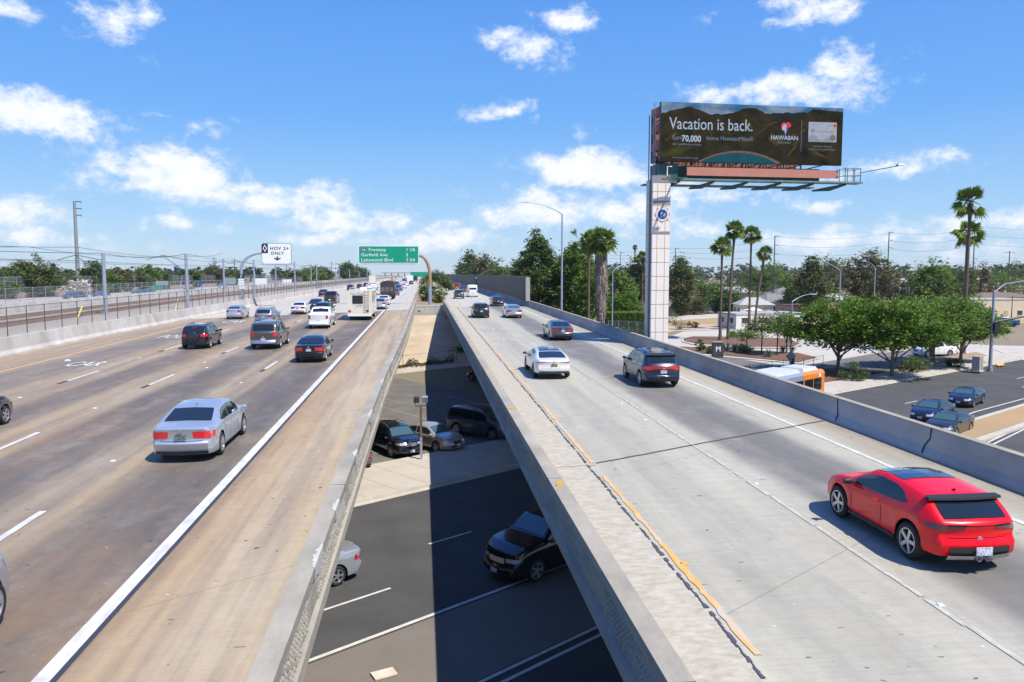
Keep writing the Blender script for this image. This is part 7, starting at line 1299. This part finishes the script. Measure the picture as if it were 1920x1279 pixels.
HS = [(1424, 594, 8, 8, 3.0, 1.7, 2, 0, -10, 'white gabled house behind the leaning palm'), (1475, 590, 13, 10, 3.4, 2.0, 0, 0, 8, 'grey-roofed house right of the dark utility pole'), (1490, 575, 12, 10, 4, 2.0, 0, 3, 0, 'tan house with a grey roof behind the grey-roofed one'), (1556, 578, 14, 10, 4.5, 2.0, 3, 2, 5, 'pinkish house right of the olive eucalyptus'), (1595, 585, 12, 10, 3.4, 1.6, 2, 1, 0, 'cream house with a pale roof behind the tall street lamps'), (1640, 590, 10, 8, 3.2, 1.4, 1, 2, 0, 'small terracotta-roofed house right of the lamp posts'), (1715, 575, 18, 11, 4.2, 2.0, 0, 0, 4, 'wide grey-roofed house above the street trees'), (1848, 585, 13, 10, 4.6, 2.2, 1, 1, -12, 'cream house with a terracotta roof right of the palms'), (1890, 592, 14, 9, 4.8, 1.0, 3, 1, 0, 'cream two-part house at the right edge'), (1870, 562, 13, 10, 5, 2.2, 2, 0, 6, 'white house with a pale roof, upper right edge'), (1910, 566, 14, 10, 4.5, 2, 3, 3, 10, 'brown-roofed house at the far right edge'),
      (1280, 566, 10, 9, 5, 2, 1, 2, 8, 'pink house just right of the billboard column'), (1300, 572, 10, 9, 3.5, 1.6, 1, 1, 0, 'low terracotta-roofed house in the trees right of the column'), (1285, 582, 18, 8, 3.6, .4, 0, 3, 0, 'grey flat workshop right of the thin pole'), (1500, 558, 20, 12, 8, .5, 2, 1, 0, 'large cream flat-roofed block behind the palms on the skyline'), (1560, 562, 12, 10, 8, 1, 2, 1, 0, 'tall cream building between the eucalyptus trees'), (1838, 545, 14, 11, 6, 2.3, 2, 0, -6, 'distant white gabled house right of the twin palms'), (1905, 548, 18, 11, 6, 2.2, 1, 0, 0, 'distant terracotta-roofed house near the right edge'), (1380, 570, 14, 10, 4, 2, 2, 0, 0, 'pale roof house between the palm trunks'), (1530, 596, 12, 7, 2.8, .3, 1, 2, 3, 'low pink shed left of the first street tree'), (1870, 600, 15, 8, 4.6, .8, 2, 1, 4, 'cream apartment block beside the brown wooden fence')]
for i, (px, py, w, d, h, rh, ri, wi, rz, lb) in enumerate(HS): house(px, py, w, d, h, rh, ri, wi, rz, lb, flatroof=rh < 1)
hs_l = [(8, 120, 'terracotta-roofed house at the left edge behind the railway wall'), (185, 230, 'pinkish roof behind the trees right of the nearest mast'), (238, 250, 'low tan house among trees between the first two masts')]
for px, Y, lb in hs_l:
    p = Q(px, Y); th = thing('house', lb, 'house', (min(p.x, -88), Y, .2)); mb = MB(); mb.box((0, 0, 1.6), (12, 8, 3.2)); mb.build('wall', HC[3], th); mb = MB(); mb.add([(-6.4, -4.4, 3.15), (6.4, -4.4, 3.15), (6.4, 4.4, 3.15), (-6.4, 4.4, 3.15), (-4, 0, 4.9), (4, 0, 4.9)], [(0, 1, 5, 4), (2, 3, 4, 5), (1, 2, 5), (3, 0, 4), (3, 2, 1, 0)]); mb.build('roof', RC[1], th); mb = MB(); mb.box((0, -4.02, 1.6), (1.6, .06, 1.1)); mb.build('window', m_win, th)
def bfence(a, b, h, mat, label): 
    A, B = P(*a), P(*b); d = (B - A); L = d.length; th = thing('board_fence', label, 'fence', (A.x, A.y, -5), math.atan2(d.y, d.x)); mb = MB(); k = 0.
    while k < L: mb.box((k + .09, random.uniform(-.01, .01), h / 2), (.17, .03, h + random.uniform(-.03, .03))); k += .19
    mb.build('boards', mat, th); mb = MB(); mb.box((L / 2, .05, h * .8), (L, .05, .09)); mb.build('rail', mat, th)
bfence((1888, 598), (1935, 596), 2.2, M('fence_wood', (.33, .13, .07), .9, col2=(.25, .1, .05), scale=2), 'reddish wooden board fence near the right edge'); bfence((1300, 585), (1395, 582), 2.0, M('blue_tarp_fence', (.03, .07, .16), .8, col2=(.02, .04, .10), scale=1), 'dark blue screened fence behind the parked cars'); bfence((1240, 590), (1300, 586), 1.9, M('fence_dark', (.06, .055, .05), .9), 'dark low fence right of the billboard column')
for px, py, k, c, lb in ((1381, 585, 'sedan', 'white', 'white car parked between the palm trunks'), (1365, 584, 'suv', 'slate', 'slate SUV parked left of the white car'), (1352, 586, 'sedan', 'blue', 'blue car parked behind the two left palms'), (1290, 590, 'sedan', 'slate', 'grey car parked right of the billboard column'), (1880, 612, 'pickup', 'blue', 'blue pickup parked by the wooden fence')):
    p = P(px, py); vehicle(k, c, (p.x, p.y, -5), R(75), lb, 'car', 'cars parked by the houses', det=0)
th = thing('market_umbrella', 'white patio umbrella behind the palm trunks', 'umbrella', P(1412, 600)); mb = MB(); mb.lathe([(.02, 3.0), (2.2, 2.3)], 10); mb.build('canopy', HC[0], th); mb = MB(); mb.tube([(0, 0, 0), (0, 0, 2.9)], .04, 6); mb.build('pole', m_galv, th)
# far-off wood on the horizon and scattered woodland in between
def wood(name, label, n, yr, pxr, topr, leaf, seed, z0=-5, kind='hill', xlim=None):
    rs = np.random.RandomState(seed); out = []
    for i in range(n):
        Y = rs.uniform(*yr); px = rs.uniform(*pxr); x = Q(px, Y).x
        if xlim and xlim[0] < x < xlim[1]: continue
        h = ZY(rs.uniform(*topr), Y, px) - z0; h = max(4, h); w = rs.uniform(.5, 1.1) * h; C, pts = crown_pts(w, h * .95, w, 22, 14, rs, h * .09, rough=.3); pts += np.array([x, Y, z0 + h * .5]); out.append(leaf_quads(pts, leaf * Y / 600, rs))
    o = leafmesh(name, np.concatenate(out), 4, LF[kind], None); tag(o, label, 'woodland', kind='stuff')
wood('distant_wood', 'far-off band of trees along the right horizon', 330, (380, 900), (960, 2150), (492, 508), 2.0, 21, xlim=(-60, 26))
wood('distant_wood', 'far-off band of trees along the left horizon', 240, (330, 900), (-250, 735), (500, 509), 2.0, 22, z0=.2, xlim=(-90, 30))
wood('garden_trees', 'mixed garden trees between the houses on the right', 85, (215, 370), (1230, 2050), (508, 545), 1.5, 23, kind='olive', xlim=(-90, 30)); wood('garden_trees', 'dark garden trees between the houses on the right', 60, (230, 400), (1250, 2050), (505, 540), 1.5, 25, kind='dark', xlim=(-90, 30)); wood('roadside_bushes', 'bushes along the far side of the opposite freeway', 260, (150, 360), (-150, 620), (514, 538), 1.3, 24, z0=.2, kind='olive', xlim=(-78, 30))
wood('roadside_trees', 'trees behind the sound wall on the right freeway', 60, (180, 420), (840, 985), (500, 514), 1.4, 26, kind='mid', xlim=(-90, 20))
# far roofs as individual small houses
rs = np.random.RandomState(31)
spots = [(1283, 547), (1300, 543), (1340, 548), (1395, 545), (1440, 552), (1580, 548), (1690, 550), (1730, 548), (1790, 552), (1850, 538), (1890, 534), (1915, 540)]
words = ['first', 'second', 'third', 'fourth', 'fifth', 'sixth', 'seventh', 'eighth', 'ninth', 'tenth', 'eleventh', 'last']
for i, (px, py) in enumerate(spots):
    p = P(px, py); house(px, py, rs.uniform(12, 18), 10, rs.uniform(4.5, 6), 2.2, int(rs.randint(4)), int(rs.randint(3)), rs.uniform(-20, 20), 'small distant house among trees, %s from the left of the far row' % words[i])
# haze over the whole place
mb = MB(); mb.box((-200, 1400, 22), (4400, 3300, 60)); hz_ = mb.build('haze', bpy.data.materials.new('haze_air')); tag(hz_, 'thin summer haze over the city', 'haze', kind='stuff'); hm = hz_.data.materials[0]; hm.use_nodes = True; t = hm.node_tree; t.nodes.clear(); ou = t.nodes.new('ShaderNodeOutputMaterial'); pv = t.nodes.new('ShaderNodeVolumePrincipled'); pv.inputs['Color'].default_value = (.92, .96, 1, 1); pv.inputs['Density'].default_value = .00009; pv.inputs['Anisotropy'].default_value = .3; t.links.new(pv.outputs[0], ou.inputs['Volume'])
